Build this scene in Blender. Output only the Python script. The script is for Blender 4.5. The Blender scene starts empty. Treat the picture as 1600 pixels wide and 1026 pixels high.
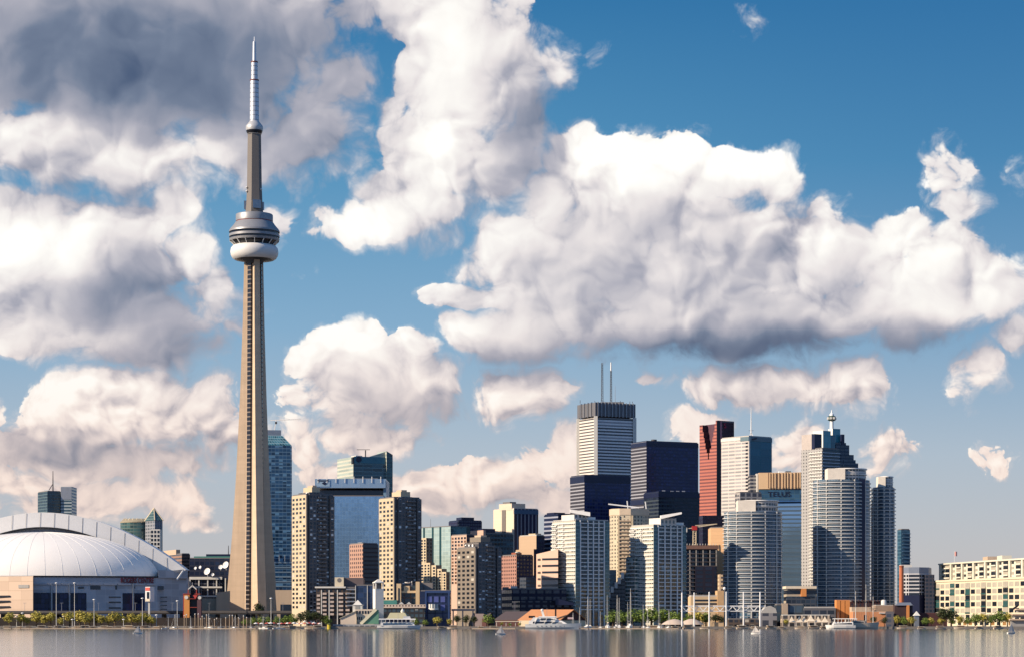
import bpy, bmesh, math, random
from mathutils import Vector, Matrix
R = math.radians
random.seed(11)
scene = bpy.context.scene
COL = scene.collection

# ---------------------------------------------------------------- camera
F = 3556.0          # focal length in photo pixels (1600 px wide)
CX, HY, CH = 800.0, 967.0, 7.0      # image centre column, horizon row, camera height
cam_d = bpy.data.cameras.new('camera')
cam = bpy.data.objects.new('camera', cam_d)
COL.objects.link(cam)
cam.location = (0, 0, CH)
cam.rotation_euler = (R(90), 0, 0)
cam_d.sensor_width = 36
cam_d.lens = 36 * F / 1600
cam_d.shift_y = (HY - 513) / 1600
cam_d.clip_start = 1
cam_d.clip_end = 60000
scene.camera = cam
scene.view_settings.view_transform = 'Standard'
scene.view_settings.look = 'None'
EXPO = 0.85
scene.view_settings.exposure = EXPO
scene.view_settings.gamma = 1
scene.cycles.max_bounces = 6
scene.cycles.diffuse_bounces = 2
scene.cycles.glossy_bounces = 4
scene.cycles.use_denoising = True
scene.cycles.sample_clamp_indirect = 4

# ---------------------------------------------------------------- sun
SUN_EL, SUN_B = 27.0, 22.0          # elevation; degrees towards the camera from due left
sd = Vector((-math.cos(R(SUN_B)) * math.cos(R(SUN_EL)), -math.sin(R(SUN_B)) * math.cos(R(SUN_EL)), math.sin(R(SUN_EL))))
sun_d = bpy.data.lights.new('sun', 'SUN')
sun_d.energy = 4.7
sun_d.angle = R(0.5)
sun_d.color = (1.0, 0.825, 0.63)
sun = bpy.data.objects.new('sun', sun_d)
COL.objects.link(sun)
sun.location = (-400, -100, 500)
sun.rotation_euler = sd.to_track_quat('Z', 'Y').to_euler()


def lin(c):
    """sRGB 0-255 triple to linear rgb"""
    o = []
    for v in c:
        v = v / 255.0
        o.append(v / 12.92 if v <= 0.04045 else ((v + 0.055) / 1.055) ** 2.4)
    return tuple(o)


# ---------------------------------------------------------------- little node language
class G:
    def __init__(self, tree):
        self.t = tree

    def node(self, typ, **kw):
        n = self.t.nodes.new(typ)
        for k, v in kw.items():
            setattr(n, k, v)
        return n

    def put(self, sock, v):
        if v is None:
            return
        if isinstance(v, bpy.types.NodeSocket):
            self.t.links.new(v, sock)
        else:
            sock.default_value = v

    def m(self, op, a, b=None, c=None, clamp=False):
        n = self.node('ShaderNodeMath', operation=op, use_clamp=clamp)
        for i, v in enumerate((a, b, c)):
            self.put(n.inputs[i], v)
        return n.outputs[0]

    def v(self, op, a, b=None, c=None, scale=None):
        n = self.node('ShaderNodeVectorMath', operation=op)
        for i, v in enumerate((a, b, c)):
            self.put(n.inputs[i], v)
        if scale is not None:
            self.put(n.inputs['Scale'], scale)
        return n.outputs['Value'] if op in ('DOT_PRODUCT', 'LENGTH', 'DISTANCE') else n.outputs[0]

    def smooth(self, x, lo, hi, a=0.0, b=1.0):
        n = self.node('ShaderNodeMapRange', interpolation_type='SMOOTHSTEP')
        for i, v in enumerate((x, lo, hi, a, b)):
            self.put(n.inputs[i], v)
        return n.outputs[0]

    def ramp(self, x, stops, interp='LINEAR'):
        n = self.node('ShaderNodeValToRGB')
        self.put(n.inputs[0], x)
        cr = n.color_ramp
        cr.interpolation = interp
        while len(cr.elements) < len(stops):
            cr.elements.new(0.5)
        for e, (p, c) in zip(cr.elements, stops):
            e.position = p
            e.color = (*c, 1) if len(c) == 3 else c
        return n.outputs[0]

    def mix(self, f, a, b, blend='MIX'):
        n = self.node('ShaderNodeMix', data_type='RGBA', blend_type=blend)
        self.put(n.inputs[0], f)
        for s, v in ((n.inputs[6], a), (n.inputs[7], b)):
            if isinstance(v, tuple) and len(v) == 3:
                v = (*v, 1)
            self.put(s, v)
        return n.outputs[2]

    def noise(self, vec, scale, detail=4, rough=0.5, dim='2D', col=False):
        n = self.node('ShaderNodeTexNoise', noise_dimensions=dim)
        self.put(n.inputs['Vector'], vec)
        n.inputs['Scale'].default_value = scale
        n.inputs['Detail'].default_value = detail
        n.inputs['Roughness'].default_value = rough
        return n.outputs['Color' if col else 'Fac']

    def vor(self, vec, scale, detail=2, rough=0.5, dim='2D'):
        n = self.node('ShaderNodeTexVoronoi', voronoi_dimensions=dim, feature='F1')
        n.normalize = False
        self.put(n.inputs['Vector'], vec)
        n.inputs['Scale'].default_value = scale
        n.inputs['Detail'].default_value = detail
        n.inputs['Roughness'].default_value = rough
        return n.outputs['Distance']


# ---------------------------------------------------------------- sky with its clouds
world = bpy.data.worlds.new('World')
scene.world = world
world.use_nodes = True
world.cycles.sampling_method = 'MANUAL'
world.cycles.sample_map_resolution = 512
wt = world.node_tree
wt.nodes.clear()
g = G(wt)
SKY_STRENGTH = 0.1
K = 35.56           # cloud map unit: about 1.6 degrees of azimuth / elevation


def uv(px, py):
    dx, dy = (px - CX) / F, (HY - py) / F
    return math.atan(dx) * K, math.atan(dy / math.sqrt(1 + dx * dx)) * K


# where the clouds stand: azimuth, elevation, half sizes (px of the photograph turned into angles), height
CLOUDS = [
    # dark sheet upper left
    (250, 80, 340, 200, 1.3), (160, 230, 240, 90, 1.15), (480, 220, 110, 90, 1.0), (520, 110, 80, 70, .8),
    (60, 60, 300, 170, 1), (270, 90, 260, 190, 1), (430, 60, 150, 130, 1), (470, 150, 110, 110, .8), (150, 230, 300, 90, 1),
    (420, 240, 120, 80, .8), (500, 250, 90, 60, .75), (330, 200, 160, 90, .9), (520, 60, 70, 80, .7), (560, 20, 60, 50, .6),
    # left bank
    (120, 420, 230, 120, 1.2), (200, 500, 190, 80, 1.15), (200, 660, 190, 75, 1.15), (60, 500, 120, 60, 1.0), (180, 720, 200, 50, 1.1), (170, 775, 130, 48, 1.0),
    (50, 390, 180, 110, 1), (180, 370, 130, 85, 1), (265, 325, 62, 60, .9), (300, 390, 55, 75, .9), (335, 450, 45, 55, .8),
    (150, 470, 250, 85, 1), (80, 530, 130, 50, .9), (250, 535, 130, 50, .9), (350, 515, 40, 30, .6), (430, 350, 40, 35, .6),
    (110, 640, 85, 62, 1), (200, 620, 140, 70, 1), (310, 640, 95, 62, 1), (60, 700, 130, 45, .9), (200, 710, 220, 42, .9), (360, 680, 70, 50, .8),
    (120, 760, 60, 28, .8), (210, 775, 95, 45, .9), (285, 780, 52, 48, .9), (310, 815, 45, 22, .7), (-10, 640, 30, 32, .8), (0, 740, 90, 40, .7),
    (460, 680, 40, 40, .5),
    # tall middle cloud
    (730, 110, 140, 150, 1.25), (700, 240, 120, 110, 1.15), (660, 325, 130, 60, 1.05), (780, 260, 90, 90, 1.0),
    (720, 40, 130, 100, 1), (700, 140, 105, 120, 1), (780, 130, 115, 120, 1), (710, 250, 105, 90, 1), (830, 190, 70, 75, .9),
    (640, 320, 95, 50, .95), (560, 350, 85, 36, .9), (690, 345, 75, 45, .8), (610, 165, 42, 32, .7), (640, 30, 60, 60, .9), (870, 110, 42, 50, .7),
    (800, 30, 60, 60, .7), (530, 370, 60, 18, .7),
    # great cloud on the right
    (1000, 330, 190, 110, 1.25), (1090, 440, 330, 120, 1.3), (870, 430, 170, 120, 1.2), (1400, 470, 230, 85, 1.2), (1290, 410, 130, 80, 1.15), (1150, 500, 380, 70, 1.2), (800, 520, 110, 60, 1.0), (1530, 450, 110, 80, 1.1),
    (905, 245, 85, 62, 1), (985, 250, 75, 52, 1), (1060, 262, 85, 66, 1), (1140, 268, 75, 60, 1), (1215, 275, 58, 55, 1),
    (850, 310, 80, 62, 1), (800, 380, 85, 66, 1), (930, 390, 190, 130, 1.1), (1100, 400, 220, 150, 1.1), (1270, 400, 130, 90, .9),
    (1320, 420, 110, 80, 1), (1410, 380, 85, 55, 1), (1470, 420, 95, 80, 1), (1550, 470, 100, 62, 1), (1400, 480, 160, 70, 1),
    (900, 490, 200, 80, 1), (1150, 520, 280, 60, 1), (1300, 330, 45, 40, .6), (740, 462, 90, 32, .9), (760, 520, 75, 50, .9), (1590, 520, 60, 45, .9),
    (1482, 262, 58, 56, .8), (1500, 310, 46, 46, .7), (1520, 572, 50, 62, .6), (1165, 42, 34, 22, .10), (1575, 272, 34, 22, .18), (930, 75, 34, 20, .12),
    # low ones
    (570, 600, 120, 80, 1.1), (640, 610, 110, 70, 1.1), (580, 680, 110, 40, .9), (740, 765, 140, 40, 1.0), (880, 720, 60, 60, 1.0), (650, 790, 140, 30, .9), (860, 780, 80, 34, .9), (470, 690, 55, 50, .75), (500, 740, 60, 34, .7), (40, 760, 80, 40, .7),
    (1190, 604, 170, 42, .9), (1340, 600, 70, 56, .85), (1110, 610, 80, 30, .8), (815, 610, 84, 62, 1.0), (1010, 592, 26, 12, .5),
    (550, 545, 75, 48, 1), (490, 565, 52, 34, .8), (600, 600, 120, 66, 1), (690, 600, 60, 45, .9), (650, 545, 62, 32, .9), (560, 660, 90, 36, .8), (480, 620, 50, 40, .6),
    (690, 752, 75, 32, .9), (640, 758, 48, 28, .8), (770, 735, 80, 30, .9), (840, 725, 50, 34, .9), (880, 690, 42, 46, .9), (800, 775, 100, 22, .8), (540, 735, 28, 26, .8), (600, 760, 60, 26, .7),
    (1090, 660, 58, 32, 1), (1262, 690, 60, 52, .9), (1235, 715, 50, 40, .6), (1390, 705, 62, 46, .75), (1350, 722, 50, 24, .45), (1552, 716, 46, 32, .6), (90, 792, 150, 40, .62), (550, 428, 56, 18, .14),
]
# how deep in its own shade each part of the clouds lies (bases, far sides): + darker, - sunlit
SHADES = [
    (90, 60, 300, 150, .56), (330, 40, 330, 150, .36), (430, 110, 190, 130, .30), (480, 240, 130, 80, .45), (50, 300, 240, 46, .36), (180, 150, 220, 100, .3), (560, 60, 120, 100, .2),
    (90, 470, 180, 50, .34), (250, 480, 150, 90, .30), (300, 540, 150, 46, .40), (150, 555, 110, 30, .3), (220, 420, 110, 70, .25),
    (180, 720, 260, 36, .40), (60, 690, 110, 40, .35), (340, 690, 80, 36, .3), (330, 600, 80, 60, .15),
    (860, 210, 80, 90, .55), (800, 250, 100, 100, .3), (690, 375, 110, 30, .25), (770, 110, 120, 90, .14),
    (1040, 430, 240, 110, .20), (900, 400, 130, 80, .10), (1000, 560, 330, 52, .62), (1260, 545, 280, 44, .56), (1250, 480, 150, 60, .22), (1170, 380, 130, 80, .10), (1480, 545, 140, 34, .35), (790, 470, 90, 26, .2),
    (620, 650, 130, 50, .28), (710, 640, 70, 36, .28), (530, 610, 80, 50, .15), (850, 775, 140, 24, .2), (650, 795, 140, 24, .22), (1200, 622, 160, 20, .2), (830, 640, 70, 20, .2),
    (40, 385, 150, 60, -.45), (110, 620, 90, 55, -.35), (300, 360, 60, 60, -.3), (715, 190, 70, 150, -.4), (690, 60, 70, 70, -.25), (560, 355, 80, 34, -.25), (920, 250, 110, 70, -.4), (830, 340, 70, 60, -.2),
    (1090, 255, 190, 50, -.35), (1200, 440, 60, 30, -.3), (1420, 400, 80, 50, -.3), (560, 550, 100, 50, -.3), (1500, 480, 130, 26, -.25), (180, 530, 120, 30, -.25), (30, 200, 80, 28, -.35), (220, 235, 150, 24, -.3), (290, 770, 50, 34, -.15),
]


def field(P, items, floor, combine='MAXIMUM'):
    acc = None
    for (px, py, rx, ry, a) in items:
        u, w = uv(px, py)
        ix, iy = 100.0 / rx, 100.0 / ry
        d = g.v('MULTIPLY_ADD', P, (ix, iy, 0), (-u * ix, -w * iy, 0))
        q = g.v('DOT_PRODUCT', d, d)
        if combine == 'MAXIMUM':
            h = g.m('MULTIPLY_ADD', q, -a, a)
            acc = g.m('MAXIMUM', h, floor if acc is None else acc)
        else:
            h = g.m('MAXIMUM', g.m('MULTIPLY_ADD', q, -0.55, 1.0), 0.0)
            h = g.m('MULTIPLY', h, h)
            acc = g.m('MULTIPLY_ADD', h, a, 0.0 if acc is None else acc)
    return acc


dirv = g.node('ShaderNodeTexCoord').outputs['Generated']
sx = g.node('ShaderNodeSeparateXYZ')
g.put(sx.inputs[0], dirv)
X, Y, Z = sx.outputs
az = g.m('MULTIPLY', g.m('ARCTAN2', X, Y), K)
el = g.m('MULTIPLY', g.m('ARCSINE', Z), K)
cb = g.node('ShaderNodeCombineXYZ')
g.put(cb.inputs[0], az)
g.put(cb.inputs[1], el)
P = cb.outputs[0]
w1 = g.v('SUBTRACT', g.noise(P, 0.75, 2, .5, col=True), (.5, .5, .5))
w2 = g.v('SUBTRACT', g.noise(P, 2.6, 3, .55, col=True), (.5, .5, .5))
PW = g.v('MULTIPLY_ADD', w1, (.75, .6, 0), P)
PW = g.v('MULTIPLY_ADD', w2, (.13, .13, 0), PW)
LDIR = (-0.62, 0.70, 0)
PL1 = g.v('ADD', PW, (LDIR[0] * .14, LDIR[1] * .14, 0))
PL2 = g.v('ADD', PW, (LDIR[0] * .50, LDIR[1] * .50, 0))


low = g.smooth(el, 4.8, 3.0)        # far clouds near the horizon show smaller billows


def detail(p, det, both=True):
    near = detail1(p, det)
    if not both:
        return near
    far_ = detail1(g.v('SCALE', p, scale=2.1), det)
    n = g.node('ShaderNodeMix', data_type='FLOAT')
    g.put(n.inputs[0], g.m('MULTIPLY', low, .75)); g.put(n.inputs[2], near); g.put(n.inputs[3], far_)
    return n.outputs[0]


def detail1(p, det):
    b1 = g.vor(p, 1.15, det, .55)
    n1 = g.noise(p, 1.3, det + 2, .58)
    s = g.m('MULTIPLY_ADD', b1, -.85, .44)
    return g.m('MULTIPLY_ADD', g.m('SUBTRACT', n1, .5), .72, s)


H0 = field(PW, CLOUDS, -.9)
H2 = field(PL2, CLOUDS, -.9)
d0, d2 = detail(PW, 4), detail(PL2, 1, False)
# small low clouds are more ragged
rag = g.m('MULTIPLY', g.m('SUBTRACT', g.noise(PW, 4.2, 3, .6), .5), low)
d0 = g.m('MULTIPLY_ADD', rag, .7, d0)
# soft billows for the shading, finer ones towards the sunlit rims
r0, r1 = detail(PW, .7), detail(PL1, .7)
# clouds of the rest of the sky, all round and overhead
far = g.m('MAXIMUM', g.smooth(g.m('ABSOLUTE', az), 8.6, 12.0), g.smooth(el, 10.6, 14.0))
far = g.m('MULTIPLY', far, g.smooth(el, 0.0, 2.5))
gen = g.m('MULTIPLY_ADD', g.noise(dirv, 3.2, 3, .5, dim='3D'), 4.0, -2.6)
gen = g.m('MINIMUM', g.m('MAXIMUM', gen, -.9), .9)
mixh = g.node('ShaderNodeMix', data_type='FLOAT')
g.put(mixh.inputs[0], far); g.put(mixh.inputs[2], H0); g.put(mixh.inputs[3], gen)
H0 = mixh.outputs[0]
D = g.m('MULTIPLY_ADD', d0, .70, H0)
RAW2 = g.m('SUBTRACT', H0, H2)
under = g.smooth(RAW2, .02, -.30)     # lower and far edges dissolve, sunlit tops stay crisp
alpha = g.smooth(D, g.m('MULTIPLY', under, -.10), g.m('ADD', g.m('MULTIPLY_ADD', g.smooth(g.noise(P, .9, 2, .5), .35, .65), .28, .11), g.m('MULTIPLY', under, .42)))
thin = g.smooth(g.m('MULTIPLY_ADD', g.noise(PW, 3.4, 4, .6), 1.2, D), .40, 1.5)     # wisps at the edges
alpha = g.m('MAXIMUM', alpha, g.m('MULTIPLY', thin, .85))
S = field(PW, SHADES, 0, 'SUM')
calm = g.m('MULTIPLY', g.smooth(S, .65, .05, .40, 1.0), g.smooth(D, .7, 1.5, 1.0, .55))
rel1 = g.m('MULTIPLY', g.m('SUBTRACT', r0, r1), calm)
rel2 = g.m('SUBTRACT', g.m('MULTIPLY_ADD', r0, .5, H0), g.m('MULTIPLY_ADD', d2, .5, H2))
rel2 = g.m('MINIMUM', g.m('MAXIMUM', rel2, -.7), .7)
fine = g.m('MULTIPLY', g.m('SUBTRACT', d0, r0), g.smooth(D, .9, .1))
lit = g.m('MULTIPLY_ADD', rel1, g.m('MULTIPLY_ADD', g.smooth(g.noise(P, .8, 1, .5), .3, .7), .6, .15), .80)
lit = g.m('MULTIPLY_ADD', g.m('MULTIPLY', fine, calm), .45, lit)
lit = g.m('MULTIPLY_ADD', rel2, .22, lit)
lit = g.m('SUBTRACT', lit, g.m('MULTIPLY', S, .62))
lit = g.m('MULTIPLY_ADD', g.smooth(D, .0, 1.1), -.10, lit)
lit = g.m('MAXIMUM', g.m('MINIMUM', lit, 1.0), 0.0)
cloud_high = g.ramp(lit, [(0, lin((74, 92, 122))), (.22, lin((116, 129, 152))), (.48, lin((176, 176, 188))), (.72, lin((232, 226, 226))), (.92, lin((255, 252, 247))), (1, (1.05, 1.03, 1.0))])
cloud_low = g.ramp(lit, [(0, lin((118, 122, 136))), (.3, lin((160, 156, 164))), (.55, lin((212, 196, 192))), (.8, lin((247, 226, 214))), (1, lin((255, 242, 230)))])
cloud = g.mix(g.smooth(el, 1.4, 5.2), cloud_low, cloud_high)

sky = g.node('ShaderNodeTexSky', sky_type='NISHITA')
sky.sun_disc = False
sky.sun_elevation = R(SUN_EL)
sky.sun_rotation = math.atan2(sd.x, sd.y)
sky.air_density = 1.2
sky.dust_density = 0.6
sky.ozone_density = 3.0
nish = g.v('SCALE', sky.outputs[0], scale=0.1)
grad = g.ramp(g.m('DIVIDE', el, 14.0), [(0, lin((198, 189, 186))), (.07, lin((191, 191, 197))), (.18, lin((177, 191, 207))), (.32, lin((132, 173, 206))), (.50, lin((78, 146, 190))), (.70, lin((26, 110, 166))), (1, lin((14, 86, 144)))])
# the air to the right of the sun grows deeper blue with distance from it
deep = g.m('MULTIPLY', g.smooth(az, -2.0, 8.0), g.smooth(el, 1.0, 9.0))
grad = g.mix(g.m('MULTIPLY', deep, .45), grad, lin((16, 98, 158)))
# away from the low sun side, behind the viewer, the air is a cleaner blue
grad = g.mix(g.m('MULTIPLY', g.smooth(g.m('ABSOLUTE', az), 16.0, 50.0), .75), grad, lin((118, 168, 232)))
base = g.mix(.12, grad, nish)
final = g.mix(alpha, base, cloud)
final = g.mix(g.smooth(el, -1.0, 0.0), lin((120, 118, 116)), final)
bg = g.node('ShaderNodeBackground')
g.put(bg.inputs[0], g.v('SCALE', final, scale=2 ** -EXPO / SKY_STRENGTH))
bg.inputs[1].default_value = SKY_STRENGTH
g.put(g.node('ShaderNodeOutputWorld').inputs[0], bg.outputs[0])

# ================================================================ helpers
GZ = 1.6            # height of the quay and the city ground above the lake


def at(px, Y):
    return (px - CX) * Y / F


def zz(py, Y):
    return CH + (HY - py) * Y / F


def new_mat(name):
    m = bpy.data.materials.new(name)
    m.use_nodes = True
    m.node_tree.nodes.clear()
    gg = G(m.node_tree)
    p = gg.node('ShaderNodeBsdfPrincipled')
    gg.put(gg.node('ShaderNodeOutputMaterial').inputs[0], p.outputs[0])
    return m, gg, p


def plain(name, c, rough=.7, metal=0.0, var=.18, scale=.25, spec=.35, streak=False):
    """weathered paint, stone, concrete: colour wanders with soft noise"""
    m, gg, p = new_mat(name)
    c = [x * .86 for x in c]
    tc = gg.node('ShaderNodeTexCoord').outputs['Object']
    if streak:
        tc = gg.v('MULTIPLY', tc, (1, 1, .12))
    n = gg.noise(tc, scale, 5, .6, dim='3D')
    f = gg.m('MULTIPLY_ADD', gg.m('SUBTRACT', n, .5), 2 * var, 1.0)
    gg.put(p.inputs['Base Color'], gg.v('SCALE', tuple(c), scale=f))
    p.inputs['Roughness'].default_value = rough
    p.inputs['Metallic'].default_value = metal
    p.inputs['Specular IOR Level'].default_value = spec
    return m


def fac(name, wall, glass, cw, ch, fw, fh, blind=None, pb=.25, rough=.12, metal=0.0, vary=.5, spec=.6, wrough=.75, oy=.5, wvar=.12, sub=0):
    """facade with its windows: bays cw metres wide, storeys ch metres high, opening fw x fh of the bay; UVs run in metres"""
    m, gg, p = new_mat(name)
    wall = [x * .86 for x in wall]
    uvn = gg.node('ShaderNodeUVMap', uv_map='UVMap').outputs[0]
    s = gg.node('ShaderNodeSeparateXYZ')
    gg.put(s.inputs[0], uvn)
    cu, cv = gg.m('DIVIDE', s.outputs[0], cw), gg.m('DIVIDE', s.outputs[1], ch)
    fu, fv = gg.m('FRACT', cu), gg.m('FRACT', cv)
    mu = gg.m('LESS_THAN', gg.m('ABSOLUTE', gg.m('SUBTRACT', fu, .5)), fw / 2)
    mv = gg.m('LESS_THAN', gg.m('ABSOLUTE', gg.m('SUBTRACT', fv, oy)), fh / 2)
    mask = gg.m('MULTIPLY', mu, mv)
    c2 = gg.node('ShaderNodeCombineXYZ')
    gg.put(c2.inputs[0], gg.m('FLOOR', cu)); gg.put(c2.inputs[1], gg.m('FLOOR', cv)); c2.inputs[2].default_value = random.random() * 50
    wn = gg.node('ShaderNodeTexWhiteNoise', noise_dimensions='3D')
    gg.put(wn.inputs[0], c2.outputs[0])
    sc = gg.node('ShaderNodeSeparateColor')
    gg.put(sc.inputs[0], wn.outputs[1])
    k = gg.m('MULTIPLY_ADD', gg.m('SUBTRACT', sc.outputs[1], .5), 2 * vary, 1.0)
    gl = gg.v('SCALE', tuple(glass), scale=k)
    isb = 0.0
    if blind:
        # a blind drawn part of the way down the pane
        drop = gg.m('GREATER_THAN', fv, gg.m('MULTIPLY_ADD', sc.outputs[2], -fh * .9, oy + fh * .45))
        isb = gg.m('MULTIPLY', gg.m('LESS_THAN', sc.outputs[0], pb), drop)
        gl = gg.mix(isb, gl, tuple(blind))
    nz = gg.noise(gg.v('MULTIPLY', uvn, (.05, .02, 1)), 1.0, 5, .65)
    wl = gg.v('SCALE', tuple(wall), scale=gg.m('MULTIPLY_ADD', gg.m('SUBTRACT', nz, .5), 2 * wvar, 1.0))
    gg.put(p.inputs['Base Color'], gg.mix(mask, wl, gl))
    gm = gg.m('MULTIPLY', mask, gg.m('SUBTRACT', 1.0, isb)) if blind else mask
    gg.put(p.inputs['Roughness'], gg.m('MULTIPLY_ADD', gm, rough - wrough, wrough))
    if metal:
        gg.put(p.inputs['Metallic'], gg.m('MULTIPLY', gm, metal))
    gg.put(p.inputs['Specular IOR Level'], gg.m('MULTIPLY_ADD', gm, spec - .3, .3))
    # panes never hang quite true
    bn = gg.node('ShaderNodeBump')
    bn.inputs['Strength'].default_value = .12
    bn.inputs['Distance'].default_value = .3
    gg.put(bn.inputs['Height'], gg.m('MULTIPLY_ADD', gg.noise(uvn, .18, 2, .5), .6, gg.m('MULTIPLY', mask, -.5)))
    gg.put(p.inputs['Normal'], bn.outputs[0])
    return m


class MB:
    """collects faces and links them as ONE mesh object"""

    def __init__(self):
        self.v, self.f, self.uv, self.mi, self.sm = [], [], [], [], []

    def face(self, pts, mi=0, uvs=None, smooth=False):
        b = len(self.v)
        self.v += [tuple(p) for p in pts]
        self.f.append(tuple(range(b, b + len(pts))))
        self.uv.append(uvs or [(0, 0)] * len(pts))
        self.mi.append(mi)
        self.sm.append(smooth)

    def prism(self, poly, z0, z1, mi=0, top=1, sides=None, ztop=None, bottom=True):
        """poly counter-clockwise from above; sides: material slot of each side; ztop: own top height per corner"""
        n = len(poly)
        zt = ztop or [z1] * n
        u = 0.0
        for i in range(n):
            a, b = poly[i], poly[(i + 1) % n]
            L = math.hypot(b[0] - a[0], b[1] - a[1])
            ta, tb = zt[i], zt[(i + 1) % n]
            self.face([(a[0], a[1], z0), (b[0], b[1], z0), (b[0], b[1], tb), (a[0], a[1], ta)], sides[i] if sides else mi,
                      [(u, z0), (u + L, z0), (u + L, tb), (u, ta)], smooth=n > 12)
            u += L
        self.face([(p[0], p[1], z) for p, z in zip(poly, zt)], top, [(p[0], p[1]) for p in poly])
        if bottom:
            self.face([(p[0], p[1], z0) for p in reversed(poly)], top, [(p[0], p[1]) for p in reversed(poly)])
        return self

    def box(self, x0, x1, y0, y1, z0, z1, mi=0, top=None):
        return self.prism([(x0, y0), (x1, y0), (x1, y1), (x0, y1)], z0, z1, mi, mi if top is None else top)

    def tube(self, a, b, r0, r1=None, n=8, mi=0):
        a, b = Vector(a), Vector(b)
        r1 = r0 if r1 is None else r1
        d = (b - a).normalized()
        u = d.orthogonal().normalized()
        w = d.cross(u)
        ra = [a + (u * math.cos(2 * math.pi * i / n) + w * math.sin(2 * math.pi * i / n)) * r0 for i in range(n)]
        rb = [b + (u * math.cos(2 * math.pi * i / n) + w * math.sin(2 * math.pi * i / n)) * r1 for i in range(n)]
        for i in range(n):
            j = (i + 1) % n
            self.face([ra[i], ra[j], rb[j], rb[i]], mi, smooth=n > 5)
        self.face(list(reversed(ra)), mi)
        self.face(rb, mi)
        return self

    def lathe(self, prof, c=(0, 0), n=40, mi=0, caps=True):
        rings = [[(c[0] + r * math.cos(2 * math.pi * i / n), c[1] + r * math.sin(2 * math.pi * i / n), z) for i in range(n)] for r, z in prof]
        for k in range(len(rings) - 1):
            for i in range(n):
                j = (i + 1) % n
                u0, u1 = prof[k][0] * 2 * math.pi * i / n, prof[k][0] * 2 * math.pi * (i + 1) / n
                self.face([rings[k][i], rings[k][j], rings[k + 1][j], rings[k + 1][i]], mi, [(u0, prof[k][1]), (u1, prof[k][1]), (u1, prof[k + 1][1]), (u0, prof[k + 1][1])], smooth=n > 8)
        if caps:
            self.face(list(reversed(rings[0])), mi)
            self.face(rings[-1], mi)
        return self

    def loft(self, rings, mi=0, sides=None, close=True, caps=True, smooth=False):
        n = len(rings[0])
        for k in range(len(rings) - 1):
            for i in range(n if close else n - 1):
                j = (i + 1) % n
                a, b = Vector(rings[k][i]), Vector(rings[k][j])
                L = (b - a).length
                self.face([rings[k][i], rings[k][j], rings[k + 1][j], rings[k + 1][i]], sides[i] if sides else mi,
                          [(0, rings[k][i][2]), (L, rings[k][i][2]), (L, rings[k + 1][i][2]), (0, rings[k + 1][i][2])], smooth)
        if caps:
            self.face(list(reversed(rings[0])), mi)
            self.face(rings[-1], mi)
        return self

    def bar(self, a, b, w, h=None, mi=0):
        """square bar from a to b"""
        a, b = Vector(a), Vector(b)
        h = h or w
        d = (b - a).normalized()
        u = d.cross(Vector((0, 0, 1)))
        u = Vector((1, 0, 0)) if u.length < 1e-4 else u.normalized()
        v = u.cross(d)
        q = [u * (sx * w / 2) + v * (sy * h / 2) for sx, sy in ((-1, -1), (1, -1), (1, 1), (-1, 1))]
        ra, rb = [a + x for x in q], [b + x for x in q]
        for i in range(4):
            j = (i + 1) % 4
            self.face([ra[i], ra[j], rb[j], rb[i]], mi)
        self.face(list(reversed(ra)), mi)
        self.face(rb, mi)
        return self

    def build(self, name, mats, parent=None, weld=True):
        org = Vector((0, 0, 0))
        q = parent
        while q is not None:
            org += q.location
            q = q.parent
        me = bpy.data.meshes.new(name)
        me.from_pydata([(x - org.x, y - org.y, z - org.z) for x, y, z in self.v], [], self.f)
        ul = me.uv_layers.new(name='UVMap')
        flat = [c for f in self.uv for w in f for c in w]
        ul.data.foreach_set('uv', flat)
        for m in (mats if isinstance(mats, (list, tuple)) else [mats]):
            me.materials.append(m)
        me.polygons.foreach_set('material_index', self.mi)
        me.polygons.foreach_set('use_smooth', self.sm)
        if weld and any(self.sm):
            bm = bmesh.new(); bm.from_mesh(me)
            bmesh.ops.remove_doubles(bm, verts=bm.verts, dist=1e-4)
            bm.to_mesh(me); bm.free()
            try:
                me.set_sharp_from_angle(angle=R(35))
            except Exception:
                pass
        me.update()
        o = bpy.data.objects.new(name, me)
        COL.objects.link(o)
        if parent is not None:
            o.parent = parent
        return o


def tag(o, label=None, cat=None, group=None, kind=None):
    for k, v in (('label', label), ('category', cat), ('group', group), ('kind', kind)):
        if v:
            o[k] = v
    return o


def thing(name, label, cat, loc, group=None):
    o = bpy.data.objects.new(name, None)
    o.empty_display_size = 2
    COL.objects.link(o)
    o.location = loc
    return tag(o, label, cat, group)


def dup(root, loc, label=None, rz=0, scale=1, group=None):
    """a copy of a thing with copies of its parts and their sub-parts"""
    r = root.copy(); COL.objects.link(r)
    r.location = loc; r.rotation_euler = (0, 0, rz); r.scale = (scale, scale, scale) if not isinstance(scale, tuple) else scale
    if label:
        r['label'] = label
    if group:
        r['group'] = group
    for ch in list(root.children):
        c = ch.copy(); COL.objects.link(c); c.parent = r
        for s in list(ch.children):
            d = s.copy(); COL.objects.link(d); d.parent = c
    return r


def foot(xl, xc, xr, Y, a):
    """footprint of a block whose near corner stands in column xc at depth Y, its front turned by a degrees: C, R, B, L"""
    a = R(a)
    ca, sa = math.cos(a), math.sin(a)
    C = Vector((at(xc, Y), Y))
    kr, kl = (xr - CX) / F, (xl - CX) / F
    t2 = (kr * Y - C.x) / (ca - kr * sa)
    t1 = (C.x - kl * Y) / (sa + kl * ca)
    Rr = C + Vector((ca, sa)) * t2
    L = C + Vector((-sa, ca)) * t1
    return [tuple(C), tuple(Rr), tuple(Rr + L - C), tuple(L)]


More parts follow.
